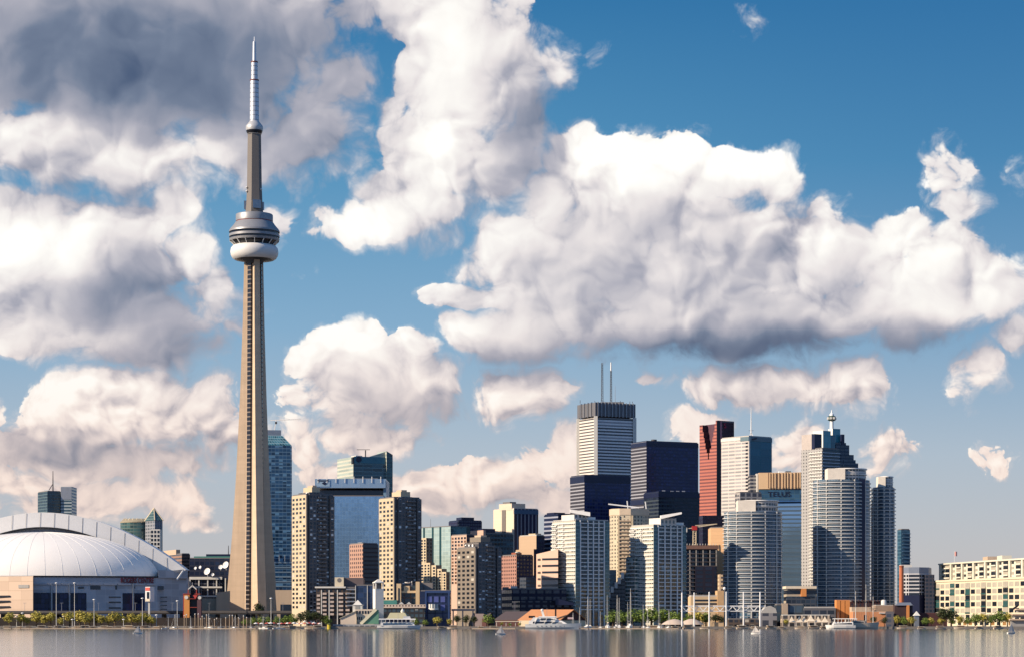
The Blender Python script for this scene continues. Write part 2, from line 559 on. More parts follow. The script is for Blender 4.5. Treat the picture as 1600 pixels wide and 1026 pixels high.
def front(xl, xr, Y, depth):
    x0, x1 = at(xl, Y), at(xr, Y)
    return [(x0, Y), (x1, Y), (x1, Y + depth), (x0, Y + depth)]


def grow(poly, d):
    """offset a convex footprint outwards"""
    n = len(poly)
    out = []
    for i in range(n):
        p, q, r = Vector(poly[i - 1]), Vector(poly[i]), Vector(poly[(i + 1) % n])
        e1, e2 = (q - p).normalized(), (r - q).normalized()
        n1, n2 = Vector((e1.y, -e1.x)), Vector((e2.y, -e2.x))
        b = (n1 + n2)
        b = b / max(b.dot(n1), .3)
        out.append(tuple(q + b * d))
    return out


def centre(poly):
    return (sum(p[0] for p in poly) / len(poly), sum(p[1] for p in poly) / len(poly))


def arc(cx, cy, rx, ry, n=40, a0=0, a1=360, rot=0):
    pts = []
    for i in range(n):
        t = R(a0 + (a1 - a0) * i / (n if a1 - a0 >= 360 else n - 1))
        x, y = rx * math.cos(t), ry * math.sin(t)
        pts.append((cx + x * math.cos(R(rot)) - y * math.sin(R(rot)), cy + x * math.sin(R(rot)) + y * math.cos(R(rot))))
    return pts


def copies(o, locs):
    """copies of one part at other places on its thing"""
    for l in locs:
        c = o.copy(); COL.objects.link(c); c.parent = o.parent; c.location = Vector(o.location) + Vector(l)


def slabs(root, poly, z0, z1, step, out, h, mat, name='floor_slab', inner=True, mi_sides=None):
    z = z0
    zs = []
    while z < z1 - .5:
        zs.append(z); z += step
    o = MB().prism(grow(poly, out), zs[0], zs[0] + h, 0, 0).build(name, mat, root)
    copies(o, [(0, 0, q - zs[0]) for q in zs[1:]])
    return o


def face_windows(root, p0, p1, z0, z1, cols, rows, w, h, mats, name='window', proud=.12, skip=None, frame=None):
    """windows of one wall, each a part of its own, in a few glass / blind varieties"""
    p0, p1 = Vector(p0), Vector(p1)
    d = (p1 - p0); L = d.length; d = d / L
    nrm = Vector((d.y, -d.x))
    protos = {}
    for r in range(rows):
        for c in range(cols):
            if skip and skip(c, r):
                continue
            k = random.choices(range(len(mats)), [m[1] for m in mats])[0]
            q = p0 + d * (L * (c + .5) / cols)
            z = z0 + (z1 - z0) * (r + .5) / rows
            loc = Vector((q.x, q.y, z)) - root.location
            if k not in protos:
                b = MB()
                a, e = -d * (w / 2), d * (w / 2)
                o1, o2 = nrm * proud, -nrm * .1
                poly = [tuple(a + o1), tuple(e + o1), tuple(e + o2), tuple(a + o2)]
                b.prism(poly, -h / 2, h / 2, 0, 1)
                o = b.build(name, [mats[k][0], frame or mats[k][0]])
                o.parent = root
                o.location = loc
                protos[k] = o
            else:
                o = protos[k].copy(); COL.objects.link(o); o.parent = root; o.location = loc


def piers(root, p0, p1, z0, z1, ts, w, d, mat, name='pier'):
    """vertical ribs standing on a wall at the fractions ts"""
    p0, p1 = Vector(p0), Vector(p1)
    e = (p1 - p0); L = e.length; e = e / L
    nrm = Vector((e.y, -e.x))
    first = None
    for t in ts:
        q = p0 + e * (L * t)
        if first is None:
            a, b = q - e * (w / 2), q + e * (w / 2)
            o = MB().prism([tuple(a + nrm * d), tuple(b + nrm * d), tuple(b - nrm * .1), tuple(a - nrm * .1)], z0, z1, 0, 0).build(name, mat, root)
            first = (q, o)
        else:
            copies(first[1], [(q.x - first[0].x, q.y - first[0].y, 0)])


def block(root, name, poly, z0, z1, mats, sides=None, top=None, ztop=None):
    mats = mats if isinstance(mats, list) else [mats]
    return MB().prism(poly, z0, z1, 0, len(mats) if top else 0, sides=sides, ztop=ztop).build(name, mats + ([top] if top else []), root)


def tower(name, label, cat, poly, ztop, mats, sides=None, roof=None, z0=GZ, group=None, body='facade', parapet=1.0, pmat=None):
    c = centre(poly)
    root = thing(name, label, cat, (c[0], c[1], z0), group)
    block(root, body, poly, z0, ztop, mats, sides, roof)
    if parapet:
        MB().prism(grow(poly, -.6), ztop - .3, ztop + parapet, 0, 0).build('roof', pmat or roof or (mats[0] if isinstance(mats, list) else mats), root)
    return root


def inset(poly, u0, u1, v0, v1):
    """sub-rectangle of a C,R,B,L footprint; u along the front, v along the left side"""
    C, Rr, B, L = [Vector(p) for p in poly]
    e, f = Rr - C, L - C
    return [tuple(C + e * u + f * v) for u, v in ((u0, v0), (u1, v0), (u1, v1), (u0, v1))]


def lettering(text, root, p, direction, size, mat, name='lettering', depth=.3, align='LEFT', sx=1.0):
    cu = bpy.data.curves.new(name, 'FONT')
    cu.body = text; cu.size = size; cu.extrude = depth; cu.align_x = align
    tmp = bpy.data.objects.new(name, cu)
    dg = bpy.context.evaluated_depsgraph_get()
    COL.objects.link(tmp)
    dg.update()
    me = bpy.data.meshes.new_from_object(tmp.evaluated_get(dg))
    COL.objects.unlink(tmp); bpy.data.objects.remove(tmp)
    e = Vector((direction[0], direction[1], 0)).normalized()
    M = Matrix.Translation(Vector(p) - (root.location if root else Vector())) @ Matrix((
        (e.x * sx, 0, e.y, 0), (e.y * sx, 0, -e.x, 0), (0, 1, 0, 0), (0, 0, 0, 1)))
    me.transform(M)
    me.materials.clear(); me.materials.append(mat)
    o = bpy.data.objects.new(name, me)
    COL.objects.link(o); o.parent = root
    return o


# ---------------------------------------------------------------- shared materials
M = {}
M['roof'] = plain('roofing', (.16, .15, .15), .9)
M['roof_pale'] = plain('pale roofing', (.42, .40, .37), .9)
M['white'] = plain('white painted metal', (.78, .77, .74), .45, var=.08)
M['offwhite'] = plain('off white concrete', (.62, .60, .55), .8, var=.12)
M['concrete'] = plain('grey concrete', (.30, .29, .28), .85, var=.2, streak=True)
M['tan'] = plain('tan concrete', (.47, .36, .26), .85, var=.12, streak=True)
M['cream'] = plain('cream render', (.66, .55, .38), .85, var=.08)
M['orange'] = plain('orange clay', (.50, .18, .06), .8, var=.15)
M['brick'] = plain('red brick', (.30, .09, .05), .85, var=.2)
M['darkbrick'] = plain('dark brick', (.075, .03, .028), .85, var=.2)
M['navy'] = plain('navy cladding', (.012, .016, .045), .35, var=.2)
M['black'] = plain('black steel', (.012, .012, .015), .4, var=.2)
M['steel'] = plain('grey steel', (.35, .36, .38), .4, metal=.6)
M['antenna'] = plain('dark antenna steel', (.05, .05, .06), .5)
M['teal'] = plain('teal copper roof', (.06, .22, .19), .6)
M['glassdark'] = plain('dark window glass', (.012, .016, .024), .1, spec=.6, var=.3)
M['glassblue'] = plain('blue window glass', (.03, .07, .12), .08, spec=.8, var=.3)
M['blind'] = plain('drawn blind', (.45, .42, .36), .6)
M['red'] = plain('red enamel', (.42, .03, .03), .5)
M['wood'] = plain('weathered timber', (.20, .13, .08), .85)
M['canvas'] = plain('cream canvas', (.68, .58, .44), .85)
M['asphalt'] = plain('asphalt', (.05, .05, .05), .9)
WIN = [(M['glassdark'], 6), (M['glassblue'], 2), (M['blind'], 2)]

# ================================================================ the setting: lake and ground
SHORE = 1690.0
mw, gw, pw = new_mat('lake water')
pw.inputs['Base Color'].default_value = (.045, .05, .055, 1)
pw.inputs['Roughness'].default_value = .11
pw.inputs['IOR'].default_value = 1.33
pw.inputs['Specular IOR Level'].default_value = .9
tcw = gw.node('ShaderNodeTexCoord').outputs['Object']
wv = gw.noise(gw.v('MULTIPLY', tcw, (.05, .30, 1)), 1.0, 4, .6, dim='3D')
wv2 = gw.noise(gw.v('MULTIPLY', tcw, (.010, .045, 1)), 1.0, 4, .5, dim='3D')
bw = gw.node('ShaderNodeBump')
bw.inputs['Strength'].default_value = .10
bw.inputs['Distance'].default_value = .25
gw.put(bw.inputs['Height'], gw.m('MULTIPLY_ADD', wv2, 2.5, wv))
gw.put(pw.inputs['Normal'], bw.outputs[0])
b = MB(); b.face([(-16000, -4000, 0), (16000, -4000, 0), (16000, SHORE + 1, 0), (-16000, SHORE + 1, 0)])
tag(b.build('lake_water', mw), kind='structure')
mg, gg_, pg = new_mat('city ground')
tcg = gg_.node('ShaderNodeTexCoord').outputs['Object']
gg_.put(pg.inputs['Base Color'], gg_.mix(gg_.noise(tcg, .02, 5, .6, dim='3D'), (.07, .065, .06), (.16, .14, .12)))
pg.inputs['Roughness'].default_value = .95
b = MB(); b.face([(-16000, SHORE + .6, GZ), (16000, SHORE + .6, GZ), (16000, 30000, GZ), (-16000, 30000, GZ)])
tag(b.build('ground', mg), kind='structure')
b = MB(); b.box(-900, 900, SHORE - .6, SHORE + .6, -3, GZ + .25)
tag(b.build('quay_wall', plain('quay concrete', (.20, .18, .16), .9, streak=True, var=.3)), kind='structure')
b = MB(); b.face([(-700, SHORE + .7, GZ + .004), (700, SHORE + .7, GZ + .004), (700, SHORE + 13, GZ + .004), (-700, SHORE + 13, GZ + .004)])
tag(b.build('promenade', plain('promenade paving', (.36, .31, .25), .9)), kind='structure')

# ================================================================ the communications tower
def comm_tower():
    Y = 2200.0
    S = Y / F
    cx = at(397.5, Y)
    root = thing('observation_tower', 'very tall tapering concrete tower with a round pod and needle mast', 'tower', (cx, Y, GZ))
    conc, gc, pc_ = new_mat('tower concrete')
    tcc = gc.node('ShaderNodeTexCoord').outputs['Object']
    rings_ = gc.noise(gc.v('MULTIPLY', tcc, (.01, .01, .16)), 1.0, 3, .7, dim='3D')      # slip-form lifts
    runs = gc.noise(gc.v('MULTIPLY', tcc, (.30, .30, .012)), 1.0, 4, .65, dim='3D')     # rain streaks
    blot = gc.noise(tcc, .05, 5, .6, dim='3D')
    ff = gc.m('ADD', gc.m('ADD', gc.m('MULTIPLY', rings_, .34), gc.m('MULTIPLY', runs, .42)), gc.m('MULTIPLY_ADD', blot, .34, .45))
    gc.put(pc_.inputs['Base Color'], gc.v('SCALE', (.46, .345, .24), scale=ff))
    pc_.inputs['Roughness'].default_value = .85
    elev = fac('elevator glass', (.17, .14, .12), (.010, .010, .014), 20, 4.4, 1, .72, vary=.3, rough=.2)
    legs = [172, 292, 52]
    prof = [(GZ, 29.5, 8.6, 8.6), (40, 25.5, 8.2, 8.2), (90, 21.0, 7.6, 7.7), (150, 17.0, 7.0, 7.2), (220, 13.6, 6.3, 6.7), (290, 11.0, 5.8, 6.3), (355, 9.4, 5.4, 6.0)]
    rings, core = [], []
    for z, r, t, rc in prof:
        ring = []
        for a in legs:
            e = Vector((math.cos(R(a)), math.sin(R(a)))); n = Vector((-e.y, e.x))
            for d, s in ((rc, -1), (r, -1), (r, 1), (rc, 1)):
                p = e * d + n * (s * t / 2)
                ring.append((cx + p.x, Y + p.y, z))
        rings.append(ring)
    MB().loft(rings).build('shaft', conc, root)
    # elevator shafts in the three inner corners
    for i in range(3):
        rr = []
        for ring in rings:
            a, c = Vector(ring[(i * 4 + 3) % 12]), Vector(ring[(i * 4 + 4) % 12])
            m = (a + c) / 2
            out = Vector((m.x - cx, m.y - Y, 0)).normalized()
            d = (c - a) * .5
            w = d.normalized() * min(d.length * .92, 2.2)
            o = out * 1.8
            rr.append([tuple(m - w + o), tuple(m + w + o), tuple(m + w - out), tuple(m - w - out)])
        MB().loft(rr).build('elevator_shaft', elev, root)
    c = (cx, Y)
    zp = lambda py: zz(py, Y)
    r = lambda px: px * S
    M_pod = plain('pod cladding', (.27, .275, .29), .45, metal=.3, var=.12)
    M_rad = plain('white fabric radome', (.64, .63, .61), .55, var=.05)
    MB().lathe([(r(26), zp(401)), (r(27), zp(405.5)), (r(30.5), zp(406.2)), (r(34), zp(404)), (r(36.6), zp(399.5)), (r(37.4), zp(394)), (r(36.4), zp(388.5)), (r(33.5), zp(385)), (r(28), zp(383))], c, 64, caps=False).build('radome', M_rad, root)
    MB().lathe([(r(13), zp(413)), (r(15), zp(408)), (r(26.5), zp(402.5))], c, 48).build('underside', plain('dark underside', (.045, .045, .05), .6), root)
    dk = plain('pod windows', (.012, .012, .016), .15, spec=.5)
    MB().lathe([(r(30), zp(384.4)), (r(37.2), zp(376)), (r(37.5), zp(360.5)), (r(30), zp(359))], c, 64).build('observation_deck', dk, root)
    for z0, z1, a, b_ in ((377.5, 374.2, 38.3, 39.2), (371.0, 367.2, 39.3, 39.3), (363.6, 361.0, 39.6, 39.2)):
        MB().lathe([(r(a - 3), zp(z0)), (r(a), zp(z0)), (r(b_), zp(z1)), (r(b_ - 3), zp(z1))], c, 64).build('deck_ring', M_pod, root)
    for k in range(16):
        t = 2 * math.pi * (k + .3) / 16
        MB().bar((cx + r(31.5) * math.cos(t), Y + r(31.5) * math.sin(t), zp(383.6)), (cx + r(38) * math.cos(t), Y + r(38) * math.sin(t), zp(377.3)), .7).build('strut', M['white'], root)
    MB().lathe([(r(39.2), zp(361.2)), (r(38.0), zp(359.0)), (r(32.5), zp(352.5)), (r(29.2), zp(347.6)), (r(28.6), zp(347.2)), (r(14), zp(347.0))], c, 64).build('pod_roof', M_pod, root)
    MB().lathe([(r(28.0), zp(347.8)), (r(28.1), zp(346.3))], c, 64).build('warning_band', M['red'], root)
    MB().lathe([(r(28.9), zp(346.2)), (r(28.9), zp(336.6)), (r(28.2), zp(335.6)), (r(12), zp(335.2))], c, 64).build('upper_drum', M_pod, root)
    hexr = lambda rad, z, rot: [(cx + rad * math.cos(R(60 * i + rot)), Y + rad * math.sin(R(60 * i + rot)), z) for i in range(6)]
    MB().loft([hexr(r(14.2), zp(336), 15), hexr(r(12.6), zp(315), 15), hexr(r(11.6), zp(290), 15), hexr(r(10.4), zp(208), 15)]).build('upper_shaft', plain('weathered upper concrete', (.17, .155, .145), .85, var=.2, scale=.08, streak=True), root)
    for a in legs:
        p = []
        for da, rad in ((-24, 11), (-24, 16.3), (24, 16.3), (24, 11)):
            p.append((cx + r(rad) * math.cos(R(a + da)), Y + r(rad) * math.sin(R(a + da))))
        MB().prism(p, zp(327.5), zp(314.5), 0, 0).build('equipment_box', M['steel'], root)
    MB().lathe([(r(8), zp(212)), (r(11), zp(210)), (r(12.6), zp(205.5)), (r(13.6), zp(201)), (r(13.2), zp(197.5)), (r(10.5), zp(194)), (r(7.4), zp(190))], c, 40).build('sky_pod', plain('upper pod panels', (.48, .48, .48), .4, metal=.3), root)
    MB().lathe([(r(11.2), zp(209.6)), (r(12.9), zp(205.8)), (r(12.95), zp(204.5))], c, 40, caps=False).build('sky_pod_window', dk, root)
    mm = plain('mast steel', (.56, .58, .62), .38, metal=.35, var=.2, scale=.4)
    mast = MB().lathe([(r(7.3), zp(191)), (r(6.6), zp(126.5)), (r(5.2), zp(126.2)), (r(5.0), zp(97.5)), (r(3.0), zp(97.0)), (r(2.5), zp(66)), (r(.7), zp(64)), (r(.4), zp(57.5))], c, 20).build('mast', mm, root)
    for py, rr_ in ((125.8, 7.1), (97.2, 5.5)):
        MB().lathe([(r(rr_ - .6), zp(py + 1.3)), (r(rr_), zp(py + 1.1)), (r(rr_), zp(py - .7)), (r(rr_ - .8), zp(py - .9))], c, 20).build('mast_collar', plain('rusty red collar', (.16, .05, .04), .6), mast)
    for py in range(104, 190, 7):
        rad = 6.7 + (py - 126) / 65 * .6 if py > 127 else 5.2
        MB().lathe([(r(rad), zp(py + .5)), (r(rad + .16), zp(py)), (r(rad), zp(py - .5))], c, 20, caps=False).build('mast_ring', M['steel'], mast)
    for dx, dz in ((-11.6, 300), (-11.6, 294), (11.0, 297)):
        MB().lathe([(.1, zp(dz) - 1.2), (1.3, zp(dz)), (.1, zp(dz) + 1.2)], (cx + r(dx), Y - 3), 12).build('dish', M['white'], root)
    # two broad entrance walls at its foot
    return root


comm_tower()

# ================================================================ the domed stadium
def stadium():
    Y = 2080.0
    S = Y / F
    cx = at(62, Y)
    root = thing('domed_stadium', 'broad stadium with a white ribbed dome and great arched roof panel', 'stadium', (cx, Y + 60, GZ))
    cA = plain('stadium concrete', (.31, .30, .30), .85, var=.22, scale=.12)
    zt = zz(900, 2010)
    # octagonal bowl with front walls
    X = lambda px, y=2010: at(px, y)
    def on(px, d=0.0):
        # the long front recedes to the right; d metres in front of it
        k = (px - CX) / F
        x0, m_ = at(52, 1986), math.tan(R(20))
        y = (1986 - m_ * x0) / (1 - m_ * k)
        return (k * y + d * math.sin(R(20)), y - d * math.cos(R(20)))

    def fr(a, b_, d, th):
        p, q = on(a, d), on(b_, d)
        p2, q2 = on(a, d - th), on(b_, d - th)
        return [p, q, q2, p2]
    fp = [(X(-140), 2040), (X(-3), 2000), on(52), on(246), (X(293, 2050), 2052), (X(296, 2250), 2250), (X(-140, 2250), 2250)]
    pan = fac('stadium panels', (.47, .48, .51), (.35, .36, .39), 9.0, 5.6, .96, .93, vary=.16, rough=.8, spec=.2, wvar=.2)  # bluish tone of the shaded front put into the colour
    lit_pan = fac('sunlit stadium panels', (.36, .27, .20), (.46, .35, .27), 14.0, 8.0, .985, .96, vary=.08, rough=.8, spec=.2, wvar=.15)  # warm sunlit tone of the left walls put into the colour
    MB().prism(fp, GZ, zt, 0, 1, sides=[2, 2, 0, 0, 0, 0, 0]).build('wall', [pan, M['roof_pale'], lit_pan], root)
    # left wing pushed forward, turned to the evening sun
    lw = [(X(-120), 1990), (X(-2, 1985), 1985), (X(51.5, 1966), 1966), (X(52.2, 1985), 1985.5), (X(-120), 2003.5)]
    MB().prism(lw, GZ, zt - .6, 0, 1).build('side_wing', [lit_pan, M['roof_pale']], root)
    for k, py in enumerate((930.5, 938.5, 947)):
        p = Vector((X(-24, 1989), 1990)); q = Vector((X(15, 1978), 1978.6))
        MB().prism([(p.x, p.y - 1.2), (q.x, q.y - 1.2), (q.x, q.y + 1), (p.x, p.y + 1)], zz(py + 1, 1985), zz(py - 1, 1985), 0, 0).build('slot_window', M['glassdark'], root)
    p = Vector((X(29, 1974), 1973.8)); q = Vector((X(45, 1968), 1968.2))
    MB().prism([(p.x, p.y - .5), (q.x, q.y - .5), (q.x, q.y + 1), (p.x, p.y + 1)], zz(918, 1980), zz(913, 1980), 0, 0).build('louvre', M['concrete'], root)
    # long flat front: glazed bays, slots, pale bands
    yf = 2003.6
    gl = fac('stadium glazing', (.015, .017, .03), (.010, .015, .045), 3.2, 4.2, .93, .93, vary=.7, rough=.12, spec=.3, blind=(.12, .16, .24), pb=.08)
    for a, b_ in ((52.5, 79), (82, 107), (110, 135), (191.5, 207), (209, 226)):
        MB().prism(fr(a, b_, .25, 1.4), GZ + 1, zz(925.5, yf), 0, 0).build('glazing', gl, root)
    for a, b_, y0, y1 in ((170, 189, 932.8, 931), (170, 189, 941, 938.8), (170, 189, 950, 947.6), (141, 157, 920, 914), (122, 131, 919, 916), (180, 183, 920, 914),
                          (251, 261, 932.5, 931), (251, 261, 939.5, 938), (251, 261, 945.5, 944), (251, 261, 951.5, 950), (208, 211, 918, 915), (246, 256, 920, 914)):
        MB().prism(fr(a, b_, .3, 1.4), zz(y0, yf), zz(y1, yf), 0, 0).build('slot_window', M['glassdark'], root)
    for k in range(9):
        a = 52.6 + k * 22.0
        MB().prism(fr(a, min(a + 20.4, 243), 1.0, 1.4), zz(913, yf), zz(910.4, yf), 0, 0).build('pale_band', plain('pale band', (.40, .41, .45), .7) if k == 0 else bpy.data.materials['pale band'], root)
    for px in (80.4, 108.4, 208):
        MB().prism(fr(px - 1, px + 1, 1.6, 2), GZ, zz(911, yf), 0, 0).build('column', M['steel'], root)
    # the raised dark red lettering
    lettering('ROGERS CENTRE', root, (*on(188.5, .6), zz(910.3, 2030)), (math.cos(R(20)), math.sin(R(20))), 6.6, plain('dark red letters', (.16, .012, .015), .5), 'sign_lettering', .5, sx=.58)
    MB().prism(fr(52, 247, .8, 2), zt - .7, zt + .5, 0, 0).build('eave', M['black'], root)
    # quarter dome in front
    dm = fac('dome membrane', (.80, .78, .75), (.74, .71, .68), 999, 999, .999, .999, vary=0, rough=.55, spec=.35, wvar=.05)
    Yd = 2088.0
    rx, ry, rz = 183 * Yd / F, 62.0, zz(830.5, Yd) - zt - .3
    b = MB()
    N, K_ = 64, 18
    def dp(i, k, s=1.0):
        t = math.pi + math.pi * i / N
        ph = (math.pi / 2) * k / K_
        return (cx + s * rx * math.cos(t) * math.cos(ph), Yd + s * ry * math.sin(t) * math.cos(ph), zt + .3 + s * rz * math.sin(ph))
    for i in range(N):
        for k in range(K_):
            b.face([dp(i, k), dp(i + 1, k), dp(i + 1, k + 1), dp(i, k + 1)], 0, smooth=True)
    b.face([dp(0, k) for k in range(K_ + 1)] + [dp(N, k) for k in range(K_ - 1, -1, -1)], 0)
    dome = b.build('dome', plain('dome membrane', (.80, .77, .73), .55, var=.05, scale=.05), root)
    for i in range(2, N, 3):
        b = MB()
        for k in range(K_ - 1):
            q, w = dp(i, k, 1.001), dp(i, k + 1, 1.001)
            b.bar(q, w, .16)
        b.build('dome_rib', bpy.data.materials['dome membrane'], dome)
    MB().loft([[dp(i, 0, 1.0) for i in range(N + 1)], [(x, y, z + .9) for x, y, z in [dp(i, 0, 1.008) for i in range(N + 1)]]], close=False, caps=False).build('dome_rim', M['white'], dome)
    # arched roof panels behind: two nested vaults
    def vault(pts_o, pts_i, y0, y1, name, mats, lip=0):
        # pts: (px, py) from the crown to the right foot, mirrored about the axis
        def full(p, Yq):
            right = [((px - 62) * Yq / F, zz(py, Yq)) for px, py in p]
            return [(cx - dx, z) for dx, z in reversed(right[1:])] + [(cx + dx, z) for dx, z in right]
        o, i_ = full(pts_o, y0), full(pts_i, y0)
        b = MB()
        n = len(o)
        for k in range(n - 1):
            A, B_, C_, D_ = o[k], o[k + 1], i_[k + 1], i_[k]
            b.face([(D_[0], y0, D_[1]), (C_[0], y0, C_[1]), (B_[0], y0 + lip, B_[1]), (A[0], y0 + lip, A[1])], 0, smooth=True)      # face towards the lake
            b.face([(A[0], y0 + lip, A[1]), (B_[0], y0 + lip, B_[1]), (B_[0], y1, B_[1]), (A[0], y1, A[1])], 1)  # outer skin
            b.face([(C_[0], y0, C_[1]), (D_[0], y0, D_[1]), (D_[0], y1, D_[1]), (C_[0], y1, C_[1])], 0)  # soffit
            b.face([(A[0], y1, A[1]), (B_[0], y1, B_[1]), (C_[0], y1, C_[1]), (D_[0], y1, D_[1])], 0)
        for A, D_ in ((o[0], i_[0]), (o[-1], i_[-1])):
            b.face([(A[0], y0 + lip, A[1]), (A[0], y1, A[1]), (D_[0], y1, D_[1]), (D_[0], y0, D_[1])], 0)
        return b.build(name, mats, root)

    def para(c0, half, h0, drop, n=16, p=1.95):
        return [(62 + half * k / n, h0 + drop * (k / n) ** p) for k in range(n + 1)]
    fascia = fac('arch fascia', (.47, .46, .46), (.50, .49, .48), 8, 500, .985, 1, vary=.05, rough=.6, spec=.3)
    skin = plain('roof membrane', (.80, .79, .78), .5, var=.05, scale=.05)
    vault(para(0, 224, 799.5, 90), para(0, 188, 822.5, 77), 2092.0, 2118.0, 'roof_arch', [plain('arch fascia', (.60, .60, .60), .6, var=.1, scale=.1), skin], lip=3)
    vault(para(0, 187, 823.0, 77), para(0, 180, 830.0, 70), 2095.0, 2116.0, 'inner_arch', [plain('inner fascia', (.33, .34, .36), .6), M['black']])
    vault(para(0, 187.4, 822.4, 77), para(0, 186.4, 824.6, 76), 2091.4, 2095.0, 'track_rail', [M['black'], M['black']])
    # seams on the fascia
    for k in range(-9, 10):
        px = 62 + k * 22
        if abs(px - 62) > 205:
            continue
        t = abs(px - 62)
        z0, z1 = zz(822.5 + 77 * (t / 188) ** 1.95 if t < 188 else 899, 2091.8), zz(799.5 + 90 * (t / 224) ** 1.95, 2091.8)
        MB().bar((X(px, 2091.6), 2091.7, z0 + .6), (X(px, 2091.6), 2094.6, z1 - .2), .22).build('fascia_seam', M['concrete'], root)
    # corner pier at the right with a pale gable
    MB().prism([on(247, .3), (X(293.5, 2050), 2049), (X(293.5, 2100), 2100), (X(247, 2100), 2100)], zt - 1.0, zz(889.5, 2015), 0, 1).build('corner_block', [pan, M['roof_pale']], root)
    MB().loft([[(X(250, 2030), 2030, zz(893, 2030)), (X(284, 2042), 2042, zz(893, 2030)), (X(284, 2070), 2070, zz(893, 2030)), (X(250, 2070), 2070, zz(893, 2030))],
               [(X(258, 2032), 2032, zz(893, 2030) + .9), (X(287, 2041), 2041, zz(890, 2030) + .9), (X(287, 2070), 2070, zz(890, 2030) + .9), (X(258, 2070), 2070, zz(893, 2030) + .9)]]).build('corner_canopy', skin, root)
    MB().bar((X(285, 2030), 2034, zz(891, 2030)), (X(275.5, 2028), 2031, zz(905, 2028)), 1.2).build('strut', M['white'], root)
    return root


stadium()

# ================================================================ the downtown blocks, left to right
# -- far left pair behind the dome
Y = 2900
p = foot(59, 74, 95, Y, 32)
t = tower('office_tower', 'dark glass tower with a stayed mast rising behind the white dome', 'office building', p, zz(767, Y),
          fac('dark teal curtain', (.10, .16, .18), (.014, .030, .040), 3, 3.7, .96, .80, vary=.5, rough=.1), roof=M['roof'])
q = front(95, 112, Y + 8, 34)
block(t, 'lift_tower', q, GZ, zz(759, Y), [fac('banded teal', (.36, .42, .44), (.03, .06, .08), 3, 4.0, 1, .55, vary=.3, rough=.1)], top=M['roof'])
block(t, 'upper_panel', front(95.2, 111.8, Y + 7.6, 2), zz(779, Y), zz(759.6, Y), M['steel'])
MB().tube((at(79, Y), Y + 15, zz(767, Y)), (at(79, Y), Y + 15, zz(734, Y)), .9, .4).build('mast', M['antenna'], t)
MB().bar((at(71.5, Y), Y + 15, zz(766, Y)), (at(79, Y), Y + 15, zz(754, Y)), .8).build('stay', M['antenna'], t)
MB().bar((at(67, Y), Y + 10, zz(764.5, Y)), (at(74, Y), Y + 10, zz(764.5, Y)), 2.0, 1.4).build('roof_plant', M['white'], t)
Y = 2500
c0 = (at(212, Y), Y + 26)
t = thing('round_tower', 'round green glass tower with a ribbed crown behind the stadium roof', 'office building', (c0[0], c0[1], GZ))
MB().lathe([(30 * Y / F, GZ), (30 * Y / F, zz(814, Y))], c0, 40).build('facade', fac('green drum', (.09, .13, .12), (.03, .07, .065), 4, 3.7, .9, .72, vary=.5, rough=.1), t)
MB().lathe([(30.5 * Y / F, zz(815, Y)), (30.5 * Y / F, zz(813.5, Y)), (25 * Y / F, zz(809, Y)), (20 * Y / F, zz(808.6, Y))], c0, 40).build('crown', plain('crown ribs', (.30, .26, .18), .6), t)
for k in range(24):
    a = 2 * math.pi * k / 24
    MB().bar((c0[0] + 30.6 * Y / F * math.cos(a), c0[1] + 30.6 * Y / F * math.sin(a), zz(815, Y)), (c0[0] + 24 * Y / F * math.cos(a), c0[1] + 24 * Y / F * math.sin(a), zz(808, Y)), .6).build('crown_rib', M['cream'], t)
p = foot(227, 242, 254, Y - 14, 35)
t = tower('pyramid_tower', 'grey tower with a green glass pyramid top beside a round tower', 'office building', p, zz(813, Y),
          [fac('grey panel', (.24, .25, .28), (.03, .05, .07), 4, 3.6, .5, .6, vary=.4), fac('grey slot panel', (.20, .22, .26), (.03, .045, .07), 2.6, 3.6, .6, .9, vary=.3)], sides=[1, 1, 0, 0], roof=M['roof'], parapet=0)
apex = (centre(p)[0], centre(p)[1], zz(793, Y))
pyr = grow(p, .6)
MB().loft([[(a, b_, zz(813, Y)) for a, b_ in pyr], [(apex[0] + .2 * s, apex[1] + .2 * u, apex[2]) for s, u in ((0, -1), (1, 0), (0, 1), (-1, 0))]]).build('pyramid_roof', fac('pyramid glass', (.16, .22, .20), (.03, .07, .07), 2.5, 3, .85, .85), t)
for a, b_ in pyr:
    MB().bar((a, b_, zz(813, Y)), apex, .8).build('roof_rib', M['cream'], t)
wh = block(t, 'white_grid_bay', front(235, 250, Y - 34, 14), zz(861, Y), zz(828, Y), M['offwhite'])
pf = front(235, 250, Y - 34, 14)
face_windows(t, pf[0], pf[1], zz(860, Y), zz(829, Y), 3, 5, 2.3, 2.9, [(M['glassdark'], 1)])

# -- brown low block and the blue box with satellite dishes
Y = 2350
p = foot(249, 284, 297, Y, 24)
t = tower('brown_block', 'low brown stepped block behind the right end of the stadium', 'building', p, zz(865, Y), [fac('brown office', (.26, .16, .12), (.03, .03, .035), 6, 3.6, 1, .42), fac('brown shaded', (.11, .07, .06), (.02, .02, .025), 6, 3.6, 1, .45)], sides=[1, 1, 0, 0], roof=M['roof'])  # darker brown copy carries the shade of the right faces
block(t, 'stepped_top', inset(p, .0, .5, .25, .8), zz(865, Y), zz(857, Y), M['tan'], top=M['roof_pale'])
Y = 2250
p = front(296, 362, Y, 60)
t = tower('broadcast_building', 'blue black building with teal roof edge and white window grid beside the tall tower', 'building', p, zz(872, Y), [fac('navy broadcast', (.015, .02, .045), (.01, .015, .035), 5, 5, .8, .7)], roof=M['roof'])
block(t, 'teal_roof', front(303, 360, Y + 4, 50), zz(872, Y) - .4, zz(868.2, Y), M['teal'])
block(t, 'upper_box', front(322, 360, Y + 22, 30), zz(868, Y), zz(864, Y), M['navy'])
